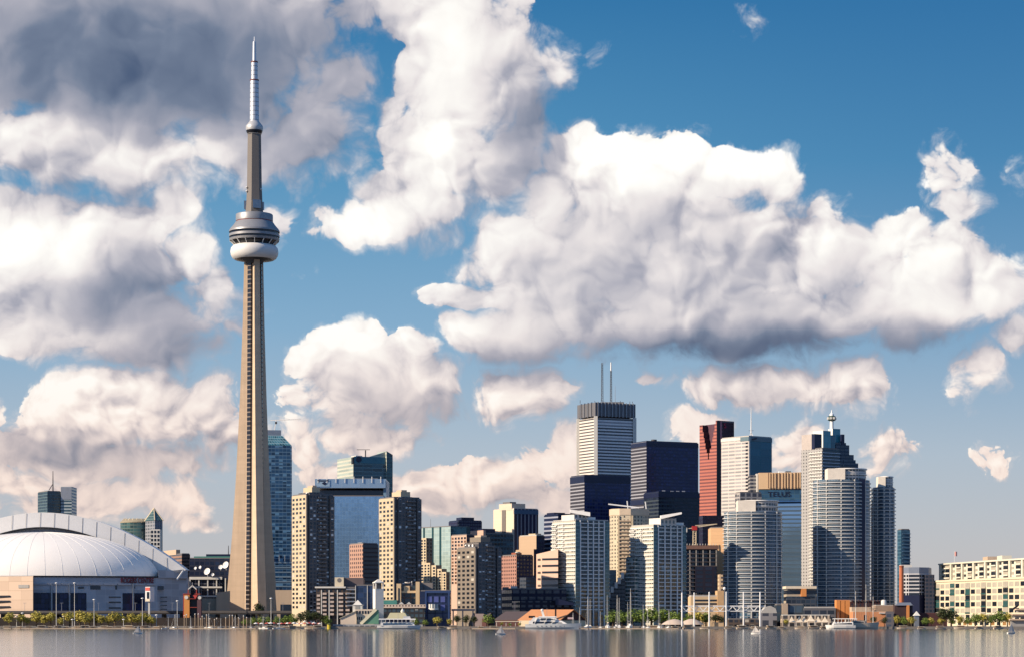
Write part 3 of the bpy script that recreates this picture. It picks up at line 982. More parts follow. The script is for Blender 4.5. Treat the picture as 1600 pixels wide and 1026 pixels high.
block(t, 'frame_block', front(295.5, 346, Y - 16, 15), GZ, zz(901, Y - 16), fac('grid glass', (.5, .5, .52), (.012, .016, .03), 6, 6, .97, .97, vary=.4))
for k in range(5):
    MB().bar((at(297 + k * 13.8, Y - 17), Y - 17, zz(932, Y)), (at(297 + k * 13.8, Y - 17), Y - 17, zz(903, Y)), 1.1).build('frame_post', M['offwhite'], t)
for py in (931, 917, 903):
    MB().bar((at(296, Y - 17.6), Y - 17.8, zz(py, Y)), (at(347, Y - 17.6), Y - 17.8, zz(py, Y)), .9, 1.6 if py > 905 else 2.6).build('frame_beam', M['offwhite'], t)
MB().tube((at(351, Y), Y + 30, zz(866, Y)), (at(351, Y), Y + 30, zz(850, Y)), .5, .3).build('mast', M['antenna'], t)


def dish(px, py, rpx, Y, tilt, label):
    s = Y / F
    t = thing('satellite_dish', label, 'satellite dish', (at(px, Y), Y, zz(py, Y) - rpx * s * 1.25), 'satellite dishes on the broadcast building')
    r_ = rpx * s
    d = Vector((-.45 + tilt, -.8, .35)).normalized()
    u = d.orthogonal().normalized(); v = d.cross(u)
    c = Vector((at(px, Y), Y, zz(py, Y)))
    b = MB(); n = 20
    prev = None
    for k in range(5):
        rr = r_ * (k + .02) / 4
        ring = [tuple(c + (u * math.cos(2 * math.pi * i / n) + v * math.sin(2 * math.pi * i / n)) * rr + d * (.35 * rr * rr / r_)) for i in range(n)]
        if prev:
            for i in range(n):
                j = (i + 1) % n
                b.face([prev[i], prev[j], ring[j], ring[i]], smooth=True)
        prev = ring
    b.build('reflector', M['white'], t)
    MB().tube(c, c + d * r_ * .9, r_ * .05).build('feed_horn', M['steel'], t)
    MB().tube((c.x, c.y + .4, c.z), (c.x, c.y + .4, c.z - r_ * 1.25), r_ * .12).build('pedestal', M['white'], t)


for a in ((324.5, 892.5, 5.6, 2232, 0, 'broad white satellite dish in the middle, tilted left above the window grid'), (345, 885.5, 3.6, 2232, .2, 'white satellite dish between the broad one and the tall tower'), (313, 885.5, 2.4, 2236, -.1, 'small white dish just left of the broad white dish'),
          (305.5, 887, 2.2, 2236, .1, 'leftmost small white dish against the navy wall'), (332, 897, 2.6, 2230, .5, 'low white dish at the right foot of the broad dish'), (353.5, 882.5, 5.8, 2226, -.1, 'large white dish half hidden behind the leg of the tall tower')):
    dish(*a)

# -- tan retaining walls at the tower foot
Y = 2120
b = block(None, 'entrance_wall', front(313, 341, Y, 20), GZ + 6, zz(934, Y), M['tan'])
tag(b, 'plain tan wall between the orange kiosk and the tall tower', 'wall')
pw_ = [(at(338, 2110), 2110), (at(357, 2110), 2122), (at(357, 2140), 2140), (at(338, 2140), 2140)]
tag(block(None, 'entrance_wall', pw_, GZ, zz(925, 2110), M['tan'], ztop=[zz(925, 2110), zz(922, 2110), zz(922, 2110), zz(925, 2110)]), 'tan wedge wall against the left foot of the tall tower', 'wall')
Y = 2130
pw_ = [(at(437, Y), Y), (at(457, Y), Y), (at(457, Y), Y + 30), (at(430, Y), Y + 30)]
t = thing('entrance_pavilion', 'plain tan pavilion between the tall tower and the yellowish tower', 'pavilion', (at(445, Y), Y + 10, GZ))
MB().loft([[(at(434, Y), Y, GZ), (at(457, Y), Y, GZ), (at(457, Y), Y + 26, GZ), (at(434, Y), Y + 26, GZ)], [(at(430, Y), Y, zz(921, Y)), (at(457, Y), Y, zz(921, Y)), (at(457, Y), Y + 26, zz(921, Y)), (at(430, Y), Y + 26, zz(921, Y))]]).build('wall', M['tan'], t)
block(t, 'entrance', front(438, 454, Y - .6, 2), GZ, zz(943.5, Y), M['glassdark'])

# -- blue glass tower half behind the tall tower
Y = 2500
p = foot(404, 412, 456, Y, 12)
t = tower('glass_tower', 'tall blue glass tower with a chamfered top just right of the concrete tower', 'office building', p, zz(695, Y),
          [fac('blue grid', (.14, .24, .33), (.014, .050, .105), 4.2, 3.9, .93, .80, vary=.5, rough=.12, spec=.6, blind=(.10, .22, .34), pb=.2)], roof=M['roof'], parapet=0)
sl = fac('sloped glazing', (.22, .34, .38), (.03, .10, .13), 3.0, 3.0, .85, .8, rough=.1)
z0, z1 = zz(694.6, Y), zz(678, Y)
pi = inset(p, 0, .72, .25, .9)
MB().loft([[(a, b_, z0) for a, b_ in grow(p, -.2)], [(a, b_, z1) for a, b_ in pi]]).build('sloped_roof', sl, t)
block(t, 'penthouse', inset(p, .0, .68, .3, .85), z1, zz(669, Y), M['steel'], top=M['roof'])
slabs(t, p, zz(916, Y), zz(872, Y), 5.2, .25, 1.2, plain('pale spandrel', (.25, .33, .38), .5), name='spandrel')
MB().bar((at(404, Y - 2), Y - 1, zz(874, Y)), (at(456, Y + 2), Y + 13, zz(874, Y)), 1, 6).build('dark_band', M['navy'], t)
for k in range(4):
    q = Vector(p[0]).lerp(Vector(p[1]), .35 + .2 * k)
    MB().bar((q.x, q.y - .7, zz(876, Y)), (q.x, q.y - .7, zz(866, Y)), .7).build('column', M['steel'], t)
t = thing('tower_crane', 'thin white crane jib on top of the chamfered blue tower', 'crane', (at(424, Y), Y + 30, zz(669, Y)))
MB().bar((at(424, Y), Y + 30, zz(669, Y)), (at(427, Y), Y + 30, zz(652, Y)), 1.0).build('mast', M['white'], t)
MB().bar((at(418, Y), Y + 30, zz(652.5, Y)), (at(466, Y), Y + 30, zz(650.5, Y)), .9).build('jib', M['white'], t)
MB().bar((at(427, Y), Y + 30, zz(645, Y)), (at(450, Y), Y + 30, zz(651, Y)), .35).build('stay', M['white'], t)
MB().box(at(425.5, Y), at(428.5, Y), Y + 29, Y + 31, zz(658, Y), zz(654.5, Y)).build('cab', M['antenna'], t)

# ================================================================ downtown, right of the tall tower
YL = plain('yellowish render', (.50, .41, .28), .85, var=.08)


def harbour_tower(px, name_label, Y, lower=None, windows=True, yl=None):
    """slab block of flats: pale left end wall, stepped front painted in a shaded tone with balcony bays; px = left, corner, core left, core right, right end; tops"""
    xl, xc, c0_, c1_, xr, yl_, yt, yr = px
    p = foot(xl, xc, xr, Y, 30)
    front_m = fac('shaded flats front %d' % xl, (.15, .135, .13), (.022, .026, .036), 3.0, 3.1, .66, .66, blind=(.66, .67, .66), pb=.30, vary=.6, rough=.2)  # shade of the front put into its dark wall colour
    end_m = yl or YL
    root = tower('apartment_tower', name_label, 'apartment building', p, zz(yl_, Y), [front_m, end_m], sides=[0, 0, 0, 1], roof=M['roof'], body='wall')
    C, Rr = Vector(p[0]), Vector(p[1])
    f0, f1 = (c0_ - xc) / (xr - xc), (c1_ - xc) / (xr - xc)
    core = inset(p, f0, f1, -.03, .75)
    block(root, 'core', core, GZ, zz(yt + 8, Y), [front_m], top=M['roof'])
    block(root, 'core_top', inset(p, f0 + .1, f1 - .05, .0, .6), zz(yt + 8, Y), zz(yt, Y), [end_m], top=M['roof_pale'])
    block(root, 'lift_house', inset(p, f0 + .18, f1 - .12, .1, .45), zz(yt, Y), zz(yt - 3, Y), M['tan'], top=M['roof'])
    block(root, 'right_bay', inset(p, .88, 1.02, -.035, .6), GZ, zz(yr, Y), [front_m], top=M['roof'])
    conc = plain('dark pier %d' % xl, (.10, .092, .09), .8)
    piers(root, C, Rr, GZ, zz(yl_, Y), [.03, f0 - .02, f1 + .03, .86], 1.1, 1.3, conc)
    w = zz(yl_, Y)
    bay0, bay1 = C.lerp(Rr, f0 + .12), C.lerp(Rr, f1 - .05)
    q0, q1 = C.lerp(Rr, f0 + .3), C.lerp(Rr, f0 + .62)
    e = (Rr - C).normalized(); nn = Vector((e.y, -e.x))
    d = nn * ((Vector(p[3]) - C).length * .03)
    first = None
    z = GZ + 5
    while z < zz(yt + 12, Y):
        if first is None:
            pts = [tuple(q0 + d + nn * 1.3), tuple(q1 + d + nn * 1.3), tuple(q1 + d), tuple(q0 + d)]
            first = MB().prism(pts, z, z + 1.1, 0, 0).build('balcony', plain('balcony front %d' % xl, (.17, .155, .15), .8), root)
            zf = z
        else:
            copies(first, [(0, 0, z - zf)])
        z += 3.1
    rows = int((zz(yl_, Y) - 4 - zz(952, Y)) / 3.3)
    if windows:
        face_windows(root, p[3], p[0], zz(951, Y), zz(yl_ + 3, Y), 4, min(rows, 25), (Vector(p[3]) - C).length / 4 * .56, 1.9, [(M['glassdark'], 8), (M['blind'], 1)])
    return root, p


A1, pA = harbour_tower((456, 478, 483, 502, 521, 772, 760, 774), 'tall yellowish flats with dark front left of the mirror glass block', 1850)
A2, pB = harbour_tower((592, 615, 622, 643, 657, 777, 767, 778), 'tall yellowish flats with dark front right of the mirror glass block', 1850)
A3, pC = harbour_tower((714, 742, 747, 768, 782, 855, 838, 856), 'grey brown flats tower standing alone above dark trees and a pergola', 1830, yl=plain('grey brown render', (.20, .17, .14), .85))

# mirror glass block with its dark loggia
Y = 2050
p = front(486, 603, Y, 55)
t = tower('mirror_block', 'blue mirror glass block with dark open storeys under its top band', 'office building', front(508, 600, Y - 3, 40), zz(775, Y),
          fac('mirror glass', (.20, .33, .46), (.26, .41, .55), 2.6, 3.6, .97, .96, vary=.10, rough=.26, metal=.8, spec=.9), roof=M['roof'])
block(t, 'loggia', front(493, 600, Y, 50), GZ, zz(765, Y), fac('loggia', (.06, .07, .09), (.008, .008, .014), 99, 4.4, 1, .84, vary=.2), top=M['roof'])
tb = fac('top band', (.30, .38, .46), (.26, .36, .46), 8, 9, .985, 1, vary=.06, rough=.25, metal=.5)
block(t, 'top_band', front(492, 602.5, Y - 5, 62), zz(762, Y), zz(748, Y), tb, top=M['roof_pale'])
block(t, 'right_pier', front(599, 603.5, Y - 2, 50), GZ, zz(750, Y), [plain('blue pier', (.16, .26, .36), .4)])
for k in range(8):
    x = at(497 + k * 14, Y - 5)
    MB().bar((x, Y - 5.6, zz(754, Y)), (x, Y - 5.6, zz(744.5, Y)), .6).build('bracket', M['white'], t)
# the emblem at the left end of the band: a dark lozenge on a pale plate
lz = at(507.5, Y); zc = zz(755, Y)
MB().prism([(at(495, Y), Y - 5.5), (at(516, Y), Y - 5.5), (at(516, Y), Y - 4.8), (at(495, Y), Y - 4.8)], zz(760, Y), zz(749.5, Y), 0, 0).build('sign_plate', plain('sign plate', (.25, .36, .48), .4), t)
b = MB()
for dz in (1,):
    pts = [(lz - 2.3, Y - 5.9, zc), (lz, Y - 5.9, zc - 1.5), (lz + 2.3, Y - 5.9, zc), (lz, Y - 5.9, zc + 1.5)]
    back = [(x, Y - 5.4, z) for x, y, z in pts]
    b.loft([back, pts])
b.build('emblem', M['navy'], t)
MB().box(at(497, Y), at(514, Y), Y - 5.9, Y - 5.4, zz(751.5, Y), zz(750, Y)).build('sign_strip', M['navy'], t)
block(t, 'roof_plant', front(540, 590, Y + 12, 20), zz(748, Y), zz(745.5, Y), M['steel'])

# teal tower behind with a wedge fin
Y = 2600
p = foot(527, 552, 612, Y, 26)
t = tower('teal_tower', 'green glass tower with a sloped fin and roof aerial behind the mirror glass block', 'office building', p, zz(713, Y),
          [fac('teal front', (.16, .26, .28), (.012, .05, .068), 12, 4.3, .97, .76, vary=.5, rough=.08), fac('mint side', (.46, .47, .40), (.28, .33, .29), 30, 4.3, 1, .55, vary=.15, rough=.3)], sides=[0, 0, 1, 1], roof=M['roof'], parapet=0)
sp = inset(p, .02, .82, -.012, .01)
MB().prism(sp, zz(722.5, Y), zz(712.2, Y), 0, 0).build('sign_band', plain('sign band', (.05, .17, .22), .3), t)
C, Rr = Vector(p[0]), Vector(p[1]); e = (Rr - C).normalized(); nn = Vector((e.y, -e.x))
b = MB(); c3 = C + e * 6.5 + nn * 1.3
n = 20
f = [(c3.x + e.x * 3.4 * math.cos(2 * math.pi * i / n), c3.y + e.y * 3.4 * math.cos(2 * math.pi * i / n), zz(716.6, Y) + 3.4 * math.sin(2 * math.pi * i / n)) for i in range(n)]
b.loft([[(x - nn.x * .6, y - nn.y * .6, z) for x, y, z in f], f]).build('round_emblem', M['navy'], t)

fin = inset(p, .84, 1.0, -.06, .5)
zf = [zz(702.5, Y), zz(708, Y), zz(708, Y), zz(702.5, Y)]
block(t, 'fin', fin, GZ, zz(705, Y), [fac('fin glass', (.10, .20, .20), (.015, .055, .065), 4, 4.3, .9, .75, vary=.5, rough=.1), bpy.data.materials['mint side']], sides=[0, 0, 1, 1], top=M['roof'], ztop=zf)
wed = inset(p, .42, .84, .02, .12)
block(t, 'sloped_screen', wed, zz(712.6, Y), zz(706, Y), bpy.data.materials['mint side'], ztop=[zz(712, Y), zz(703.5, Y), zz(703.5, Y), zz(712, Y)])
block(t, 'corner_slot', inset(p, -.01, .02, -.01, .10), zz(724, Y), zz(713.5, Y), M['black'])
q = Vector(centre(p))
MB().tube((at(570, Y), Y + 12, zz(713, Y)), (at(570, Y), Y + 12, zz(701.5, Y)), .7).build('mast', M['antenna'], t)
MB().bar((at(556.5, Y), Y + 12, zz(700.6, Y)), (at(577, Y), Y + 12, zz(700.6, Y)), .8, .6).build('aerial_arm', M['antenna'], t)
block(t, 'roof_plant', inset(p, .15, .32, .2, .5), zz(713, Y), zz(709.8, Y), M['offwhite'])

# red brown block, shaded side painted dark, in front of the mirror block
Y = 1960
p = foot(546, 567, 591, Y, 34)
t = tower('ribbed_block', 'pinkish office block with its shaded side painted dark in front of the mirror glass', 'office building', p, zz(849, Y),
          [fac('shaded bands', (.05, .045, .05), (.010, .010, .014), 99, 3.6, 1, .62, vary=.3), fac('pink bays', (.40, .24, .18), (.05, .035, .035), 3.4, 3.6, .5, .55, vary=.3)], sides=[0, 0, 1, 1], roof=M['roof'])  # right side's shade put into the dark band colour
b_ = block(t, 'roof_plant', inset(p, .1, .4, .2, .5), zz(849, Y), zz(846.5, Y), M['roof_pale'])

# ---- the middle: mint glass, navy, pink grid, terraces
Y = 2700
p = foot(701, 717, 753, Y, 25)
t = tower('navy_tower', 'small navy tower top with a raised roof box behind the pale mint glass', 'office building', p, zz(813, Y), fac('navy', (.012, .014, .05), (.010, .014, .045), 3, 3.8, .8, .6, vary=.4, rough=.2), roof=M['navy'])
block(t, 'penthouse', inset(p, .2, .75, .2, .7), zz(813, Y), zz(807, Y), M['navy'])
Y = 2300
p = foot(655, 704, 735, Y, 38)
t = tower('mint_glass_tower', 'pale mint glass tower with dark vertical slots left of the pink grid block', 'office building', p, zz(822, Y),
          [fac('teal glass right', (.10, .24, .26), (.02, .085, .10), 4, 3.8, .94, .9, vary=.3, rough=.08, metal=.3), fac('mint glass left', (.42, .50, .46), (.36, .46, .42), 5, 3.8, .96, .94, vary=.12, rough=.12, metal=.35)], sides=[0, 0, 1, 1], roof=M['roof'])
piers(t, p[3], p[0], GZ, zz(822, Y) + .3, [.16, .44, .68], 3.0, .25, plain('dark slot', (.012, .05, .06), .3), 'slot')
piers(t, p[0], p[1], GZ, zz(822, Y) + .3, [.9], 4.5, .3, bpy.data.materials['dark slot'], 'slot')
MB().tube((at(671, Y), Y + 30, zz(822, Y)), (at(671, Y), Y + 30, zz(808, Y)), .35, .2).build('antenna', M['steel'], t)
Y = 2150
p = foot(705, 729, 741, Y, 36)
t = tower('pink_grid_block', 'pink block with a square window grid beside the mint glass tower', 'office building', p, zz(835, Y),
          [fac('navy side', (.03, .03, .05), (.014, .018, .035), 4, 3.9, .8, .6), plain('pink concrete', (.50, .36, .28), .85, var=.08)], sides=[0, 0, 1, 1], roof=M['roof'], body='wall')
face_windows(t, p[3], p[0], zz(912, Y), zz(837, Y), 5, 14, (Vector(p[0]) - Vector(p[3])).length / 5 * .6, 2.0, [(M['glassdark'], 3), (plain('brown pane', (.16, .08, .05), .2), 2)])
Y = 2260
p = foot(735, 757, 802, Y, 26)
t = tower('dark_teal_block', 'dark teal office block with a pink left end behind the lone flats tower', 'office building', p, zz(833, Y),
          [fac('dark teal bands', (.06, .10, .12), (.010, .022, .034), 3.5, 4.2, .85, .6, vary=.7, blind=(.05, .10, .13), pb=.3), plain('pink end wall', (.52, .34, .26), .85)], sides=[0, 0, 1, 1], roof=M['roof'])
block(t, 'roof_box', inset(p, -.02, .42, .1, .7), zz(833, Y), zz(825, Y), M['navy'], top=M['roof'])
block(t, 'pink_upstand', inset(p, -.05, .03, -.02, .9), zz(880, Y), zz(827.5, Y), bpy.data.materials['pink end wall'])

# terraced yellow flats
Y = 1990
t = thing('terraced_flats', 'stepped cream flats with rows of dark windows below the mint glass tower', 'apartment building', (at(675, Y), Y + 15, GZ))
steps = [(646, 666, 676, 838, 24), (648, 672, 679, 878, 8), (656, 681, 690, 882, 2), (664, 690, 698, 888, -4), (672, 697, 703, 893, -10)]
tf = fac('terrace side', (.20, .17, .13), (.02, .02, .025), 3.2, 3.3, .5, .55)
for i, (a, b_, c, y, dy) in enumerate(steps):
    p = foot(a, b_, c, Y + dy, 32)
    block(t, 'terrace', p, GZ, zz(y, Y), [tf, YL], sides=[0, 0, 1, 1], top=M['roof_pale'])
    L = (Vector(p[0]) - Vector(p[3])).length
    f0 = [.35, 0, .55, .6, .62][i]
    q = Vector(p[3]).lerp(Vector(p[0]), f0)
    cols = [3, 5, 2, 2, 2][i]
    face_windows(t, q, p[0], zz(921, Y), zz(y + 2, Y), cols, [18, 9, 8, 7, 6][i], (Vector(p[0]) - q).length / cols * .55, 1.6, [(M['glassdark'], 1)])

# cream and navy striped tower
Y = 2700
p = foot(771, 803, 841, Y, 35)
t = tower('striped_tower', 'cream tower with navy vertical stripes and a raised middle far behind', 'office building', p, zz(794, Y),
          [fac('navy stripes', (.20, .22, .26), (.012, .018, .05), 5.4, 999, .68, 1, vary=.2), fac('cream slabs', (.62, .52, .40), (.58, .48, .36), 999, 3.9, 1, .9, vary=.02, rough=.8)], sides=[0, 0, 1, 1], roof=M['roof_pale'])
block(t, 'raised_middle', inset(p, -.005, .55, .1, .72), zz(796, Y), zz(785.5, Y), [plain('cream stone', (.60, .51, .40), .85)], top=M['roof_pale'])
block(t, 'roof_plant', inset(p, .05, .3, .25, .6), zz(785.5, Y), zz(782.5, Y), M['roof'])
C, L_ = Vector(p[0]), Vector(p[3])
piers(t, L_, C, GZ, zz(795, Y), [.52], (C - L_).length * .18, .6, plain('shadow grey bay', (.16, .14, .13), .8), 'shade_strip')  # raised grey strip painted to look like a shaded recess
block(t, 'crown_strip', inset(p, 0, 1, -.01, .02), zz(802, Y), zz(795.5, Y), [fac('crown strip', (.06, .12, .2), (.03, .07, .14), 5, 9, .7, .5)])
# copper brown block
Y = 2400
p = foot(811, 838, 851, Y, 34)
t = tower('copper_block', 'orange brown block with a lower front step beside the striped tower', 'office building', p, zz(836, Y),
          [fac('navy flank', (.02, .02, .05), (.012, .014, .03), 4, 4, .7, .6), fac('copper slabs', (.42, .30, .20), (.37, .26, .17), 999, 3.4, 1, .85, vary=.03, rough=.8)], sides=[0, 0, 1, 1], roof=M['roof_pale'])
block(t, 'lower_step', foot(806, 834, 842, Y - 20, 34), GZ, zz(858, Y), [bpy.data.materials['navy flank'], bpy.data.materials['copper slabs']], sides=[0, 0, 1, 1], top=M['roof_pale'])
block(t, 'roof_box', inset(p, .1, .8, .1, .5), zz(836, Y), zz(832.5, Y), YL)
# red brick slab, shade of its right side painted navy
Y = 2060
p = foot(784, 807, 833, Y, 30)
t = tower('red_brick_flats', 'red brick flats with shade painted on the right side in the middle distance', 'apartment building', p, zz(867, Y),
          [fac('shaded brick side', (.028, .026, .06), (.012, .014, .03), 3.4, 3.3, .5, .5, blind=(.3, .35, .4), pb=.06), fac('red brick side', (.36, .19, .15), (.03, .025, .03), 3.4, 3.3, .46, .5, vary=.3)], sides=[0, 0, 1, 1], roof=M['roof'])  # navy copy of the brick carries the right side's shade
block(t, 'roof_house', inset(p, .05, .4, .1, .4), zz(867, Y), zz(862.5, Y), M['brick'])
dd = MB().lathe([(.3, zz(864.5, Y)), (2.2, zz(863, Y)), (2.6, zz(861.5, Y))], (at(809, Y), Y - 1), 14).build('roof_dish', M['white'], t)
block(t, 'low_wing', foot(812, 822, 842, Y - 30, 20), GZ, zz(902, Y), [fac('low wing', (.05, .06, .08), (.02, .03, .05), 4, 3.6, .8, .5)], top=M['teal'])
# banded dark block between
Y = 2200
p = foot(776, 783, 795, Y, 20)
tower('banded_block', 'narrow navy block with pale bands between the lone flats and red brick', 'office building', p, zz(872, Y), fac('banded navy', (.22, .24, .30), (.012, .016, .035), 99, 4.1, 1, .6), roof=M['roof'])
# navy tower left of the white flats
Y = 2400
p = foot(850, 872, 899, Y, 32)
t = tower('navy_banded_tower', 'navy tower with pale window bands behind the first white balcony tower', 'office building', p, zz(803, Y),
          [fac('navy plain', (.012, .014, .05), (.010, .012, .04), 3, 4, .9, .6, rough=.15), fac('pale bands', (.26, .28, .34), (.014, .02, .05), 99, 4.6, 1, .62)], sides=[0, 0, 1, 1], roof=M['navy'])
block(t, 'roof_box', inset(p, .0, .6, .25, .8), zz(803, Y), zz(799.5, Y), M['navy'])
# pink banded office
Y = 1930
p = foot(824, 845, 872, Y, -8)
p = [(at(838, Y + 20), Y + 20), (at(846, Y), Y), (at(872, Y - 12), Y - 12), (at(872, Y + 60), Y + 60), (at(838, Y + 60), Y + 60)]
t = tower('pink_banded_office', 'pink concrete office with long dark window slits at the left of the white flats', 'office building', p, zz(866, Y), plain('pale pink concrete', (.60, .42, .32), .85, var=.06), roof=M['roof_pale'], body='wall')
MB().prism(p, zz(866, Y), zz(860, Y), 0, 0, ztop=[zz(864, Y), zz(863, Y), zz(857.5, Y), zz(857.5, Y), zz(862, Y)]).build('sloped_top', bpy.data.materials['pale pink concrete'], t)
for k in range(8):
    z1 = zz(871.5 + k * 10.2, Y)
    d = .35
    MB().prism([(p[1][0] + .5, p[1][1] - d - .3), (p[2][0], p[2][1] - d), (p[2][0], p[2][1] + .5), (p[1][0] + .5, p[1][1] + .3)], z1 - 1.7, z1, 0, 0).build('window_strip', M['glassdark'], t)
    MB().prism([(p[0][0] + .6, p[0][1] - 2.2), (p[1][0] - 1.2, p[1][1] + 3.4 - d * 2), (p[1][0] - 1.2, p[1][1] + 5), (p[0][0] + .6, p[0][1])], z1 - 1.7, z1, 0, 0).build('window_strip', M['glassdark'], t)
# dark podium
Y = 1900
p = foot(782, 800, 885, Y, 14)
t = tower('dark_podium', 'long low navy block with cluttered roof left of the white flats', 'building', p, zz(920, Y), fac('podium navy', (.014, .014, .035), (.010, .010, .02), 7, 5.5, .75, .5, vary=.8), roof=M['roof'])
for a, b_, y in ((785, 795, 916), (798, 808, 914.5), (813, 818, 917), (822, 838, 916), (843, 850, 917.5)):
    block(t, 'roof_plant', front(a, b_, Y + 12, 8), zz(920.5, Y), zz(y, Y), random.choice([M['steel'], M['offwhite'], M['roof']]))
block(t, 'low_wing', foot(800, 812, 896, Y - 40, 10), GZ, zz(938, Y - 40), [fac('wing navy', (.014, .014, .03), (.012, .012, .02), 6, 4, .6, .5)], top=M['roof'])
MB().prism([(at(868, Y - 44), Y - 44), (at(897, Y - 44), Y - 44), (at(897, Y - 20), Y - 20), (at(868, Y - 20), Y - 20)], zz(945, Y), zz(935, Y), 0, 0, ztop=[zz(934, Y), zz(942, Y), zz(942, Y), zz(934, Y)]).build('sloped_roof', M['navy'], t)

# ---- the financial district
Y = 2900
p = foot(904, 931, 991, Y, 28)
t = tower('white_banded_tower', 'tallest office tower, white striped with a dark crown and two roof masts', 'office building', p, zz(652, Y),
          [fac('white bands front', (.74, .73, .72), (.018, .02, .03), 99, 3.95, 1, .52, vary=.4, blind=(.30, .30, .32), pb=.3), fac('white bands side', (.62, .58, .52), (.06, .05, .045), 99, 3.95, 1, .42, vary=.3)], sides=[0, 0, 1, 1], roof=M['roof'])
crown = fac('crown louvres', (.20, .20, .21), (.05, .05, .06), 2.2, 999, .6, 1, vary=.4, rough=.5)
block(t, 'crown', grow(p, 1.2), zz(649, Y), zz(628, Y), crown, top=M['roof'])
for c in (p[0], p[1], p[3]):
    q = Vector(centre(p)); v_ = (Vector(c) - q)
    qq = Vector(c) + v_.normalized() * .4
    MB().box(qq.x - 2.3, qq.x + 2.3, qq.y - 2.3, qq.y + 2.3, GZ, zz(649.5, Y)).build('corner_pier', M['offwhite'], t)
C, Rr = Vector(p[0]), Vector(p[1])
piers(t, C, Rr, zz(650, Y), zz(627.0, Y), [.04 + .092 * k for k in range(11)], .8, 2.2, M['steel'], 'crown_fin')
piers(t, p[3], p[0], zz(650, Y), zz(627.0, Y), [.2, .4, .6, .8], .8, 2.2, M['steel'], 'crown_fin')
q = centre(p)
for px, y0, y1, w in ((942.5, 627, 562, 1.1), (956.5, 627, 574, 1.0)):
    x = at(px, Y)
    b = MB()
    for dx, dy in ((-1, -1), (1, -1), (1, 1), (-1, 1)):
        b.bar((x + dx * w, q[1] + dy * w, zz(y0, Y)), (x + dx * w * .7, q[1] + dy * w * .7, zz(y1, Y)), .55)
    z = zz(y0, Y); s = 1
    while z < zz(y1, Y) - 3:
        b.bar((x - s * w, q[1] - w, z), (x + s * w, q[1] - w, z + 3), .4); z += 3; s = -s
    b.build('mast', M['antenna'], t)
MB().tube((at(956.5, Y), q[1], zz(575, Y)), (at(956.5, Y), q[1], zz(561, Y)), 1.0, .7).build('mast_tip', M['white'], t)
MB().tube((at(963, Y), q[1], zz(626, Y)), (at(963, Y), q[1], zz(598, Y)), .35, .2).build('whip_aerial', M['steel'], t)
for px in (907, 930, 945, 970, 985, 989):
    MB().tube((at(px, Y), q[1] - 20, zz(628, Y)), (at(px, Y), q[1] - 20, zz(622 + (px * 7) % 4, Y)), .3).build('whip_aerial', M['antenna'], t)
block(t, 'roof_plant', front(938, 975, q[1] - 8, 18), zz(629, Y), zz(624.5, Y), M['roof'])

Y = 2620
nav_f = fac('black tower front', (.026, .032, .085), (.011, .018, .075), 3.2, 3.75, .8, .62, vary=.5, rough=.15, spec=.4, wrough=.4, blind=(.03, .035, .08), pb=.15)
nav_s = fac('lit black tower side', (.035, .035, .05), (.26, .26, .28), 99, 3.75, 1, .36, vary=.15, rough=.2)  # sunlit tone of the left side put into the pane colour
p = foot(986, 1010, 1091, Y, 25)
t = tower('black_tower', 'broad black tower, tallest of the dark ones, with white striped left side', 'office building', p, zz(689, Y), [nav_f, nav_s], sides=[0, 0, 1, 1], roof=M['navy'])
for z0_, z1_ in ((689.5, 696), (779, 787)):
    block(t, 'plant_band', grow(p, .25), zz(z1_, Y), zz(z0_, Y), M['navy'])
MB().tube((at(1024, Y), Y + 25, zz(688, Y)), (at(1024, Y), Y + 25, zz(683.5, Y)), 3.2, 3.4, 12).build('roof_vent', M['antenna'], t)
Y = 2480
p = foot(891, 913, 985, Y, 24)
t = tower('black_tower', 'black office block with pale striped left side below the tallest white tower', 'office building', p, zz(742, Y), [nav_f, nav_s], sides=[0, 0, 1, 1], roof=M['navy'])
block(t, 'plant_band', grow(p, .25), zz(753, Y), zz(742.5, Y), M['navy'])
Y = 2400
nav2 = fac('banded black front', (.035, .05, .065), (.008, .012, .026), 3.2, 3.9, .92, .6, vary=.5, rough=.15, spec=.35)
p = foot(1006, 1029, 1093, Y, 24)
t = tower('black_tower', 'lower banded black block with rooftop clutter between beige flats and red tower', 'office building', p, zz(768, Y), [nav2, nav2], sides=[0, 0, 1, 1], roof=M['navy'])
block(t, 'plant_band', grow(p, .25), zz(776, Y), zz(768.5, Y), M['navy'])
for px in (1035, 1048, 1057, 1066):
    block(t, 'roof_plant', front(px, px + 4.5, Y + 20, 4), zz(768, Y), zz(763.5 + px % 3, Y), M['steel'])

# the red tower with its stepped notch
Y = 2700
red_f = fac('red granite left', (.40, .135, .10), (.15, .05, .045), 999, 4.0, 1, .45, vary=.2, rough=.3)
red_s = fac('shaded red right', (.06, .022, .03), (.03, .014, .024), 999, 4.0, 1, .42, vary=.3, rough=.2)  # shade of the right face put into this darker red
p = foot(1093, 1121, 1147, Y, 36)
t = thing('red_tower', 'red granite tower with a stepped V shaped notch at its top', 'office building', (*centre(p), GZ))
zn = [zz(y, Y) for y in (716, 706, 699, 690, 682, 672, 661)]
block(t, 'shaft', p, GZ, zn[0], [red_s, red_f], sides=[0, 0, 1, 1], top=M['roof'])
C, Rr, B_, L_ = p
vs = [(.47, .53), (.40, .58), (.33, .66), (.28, .72), (.23, .78), (.17, .84), (.12, .90)]
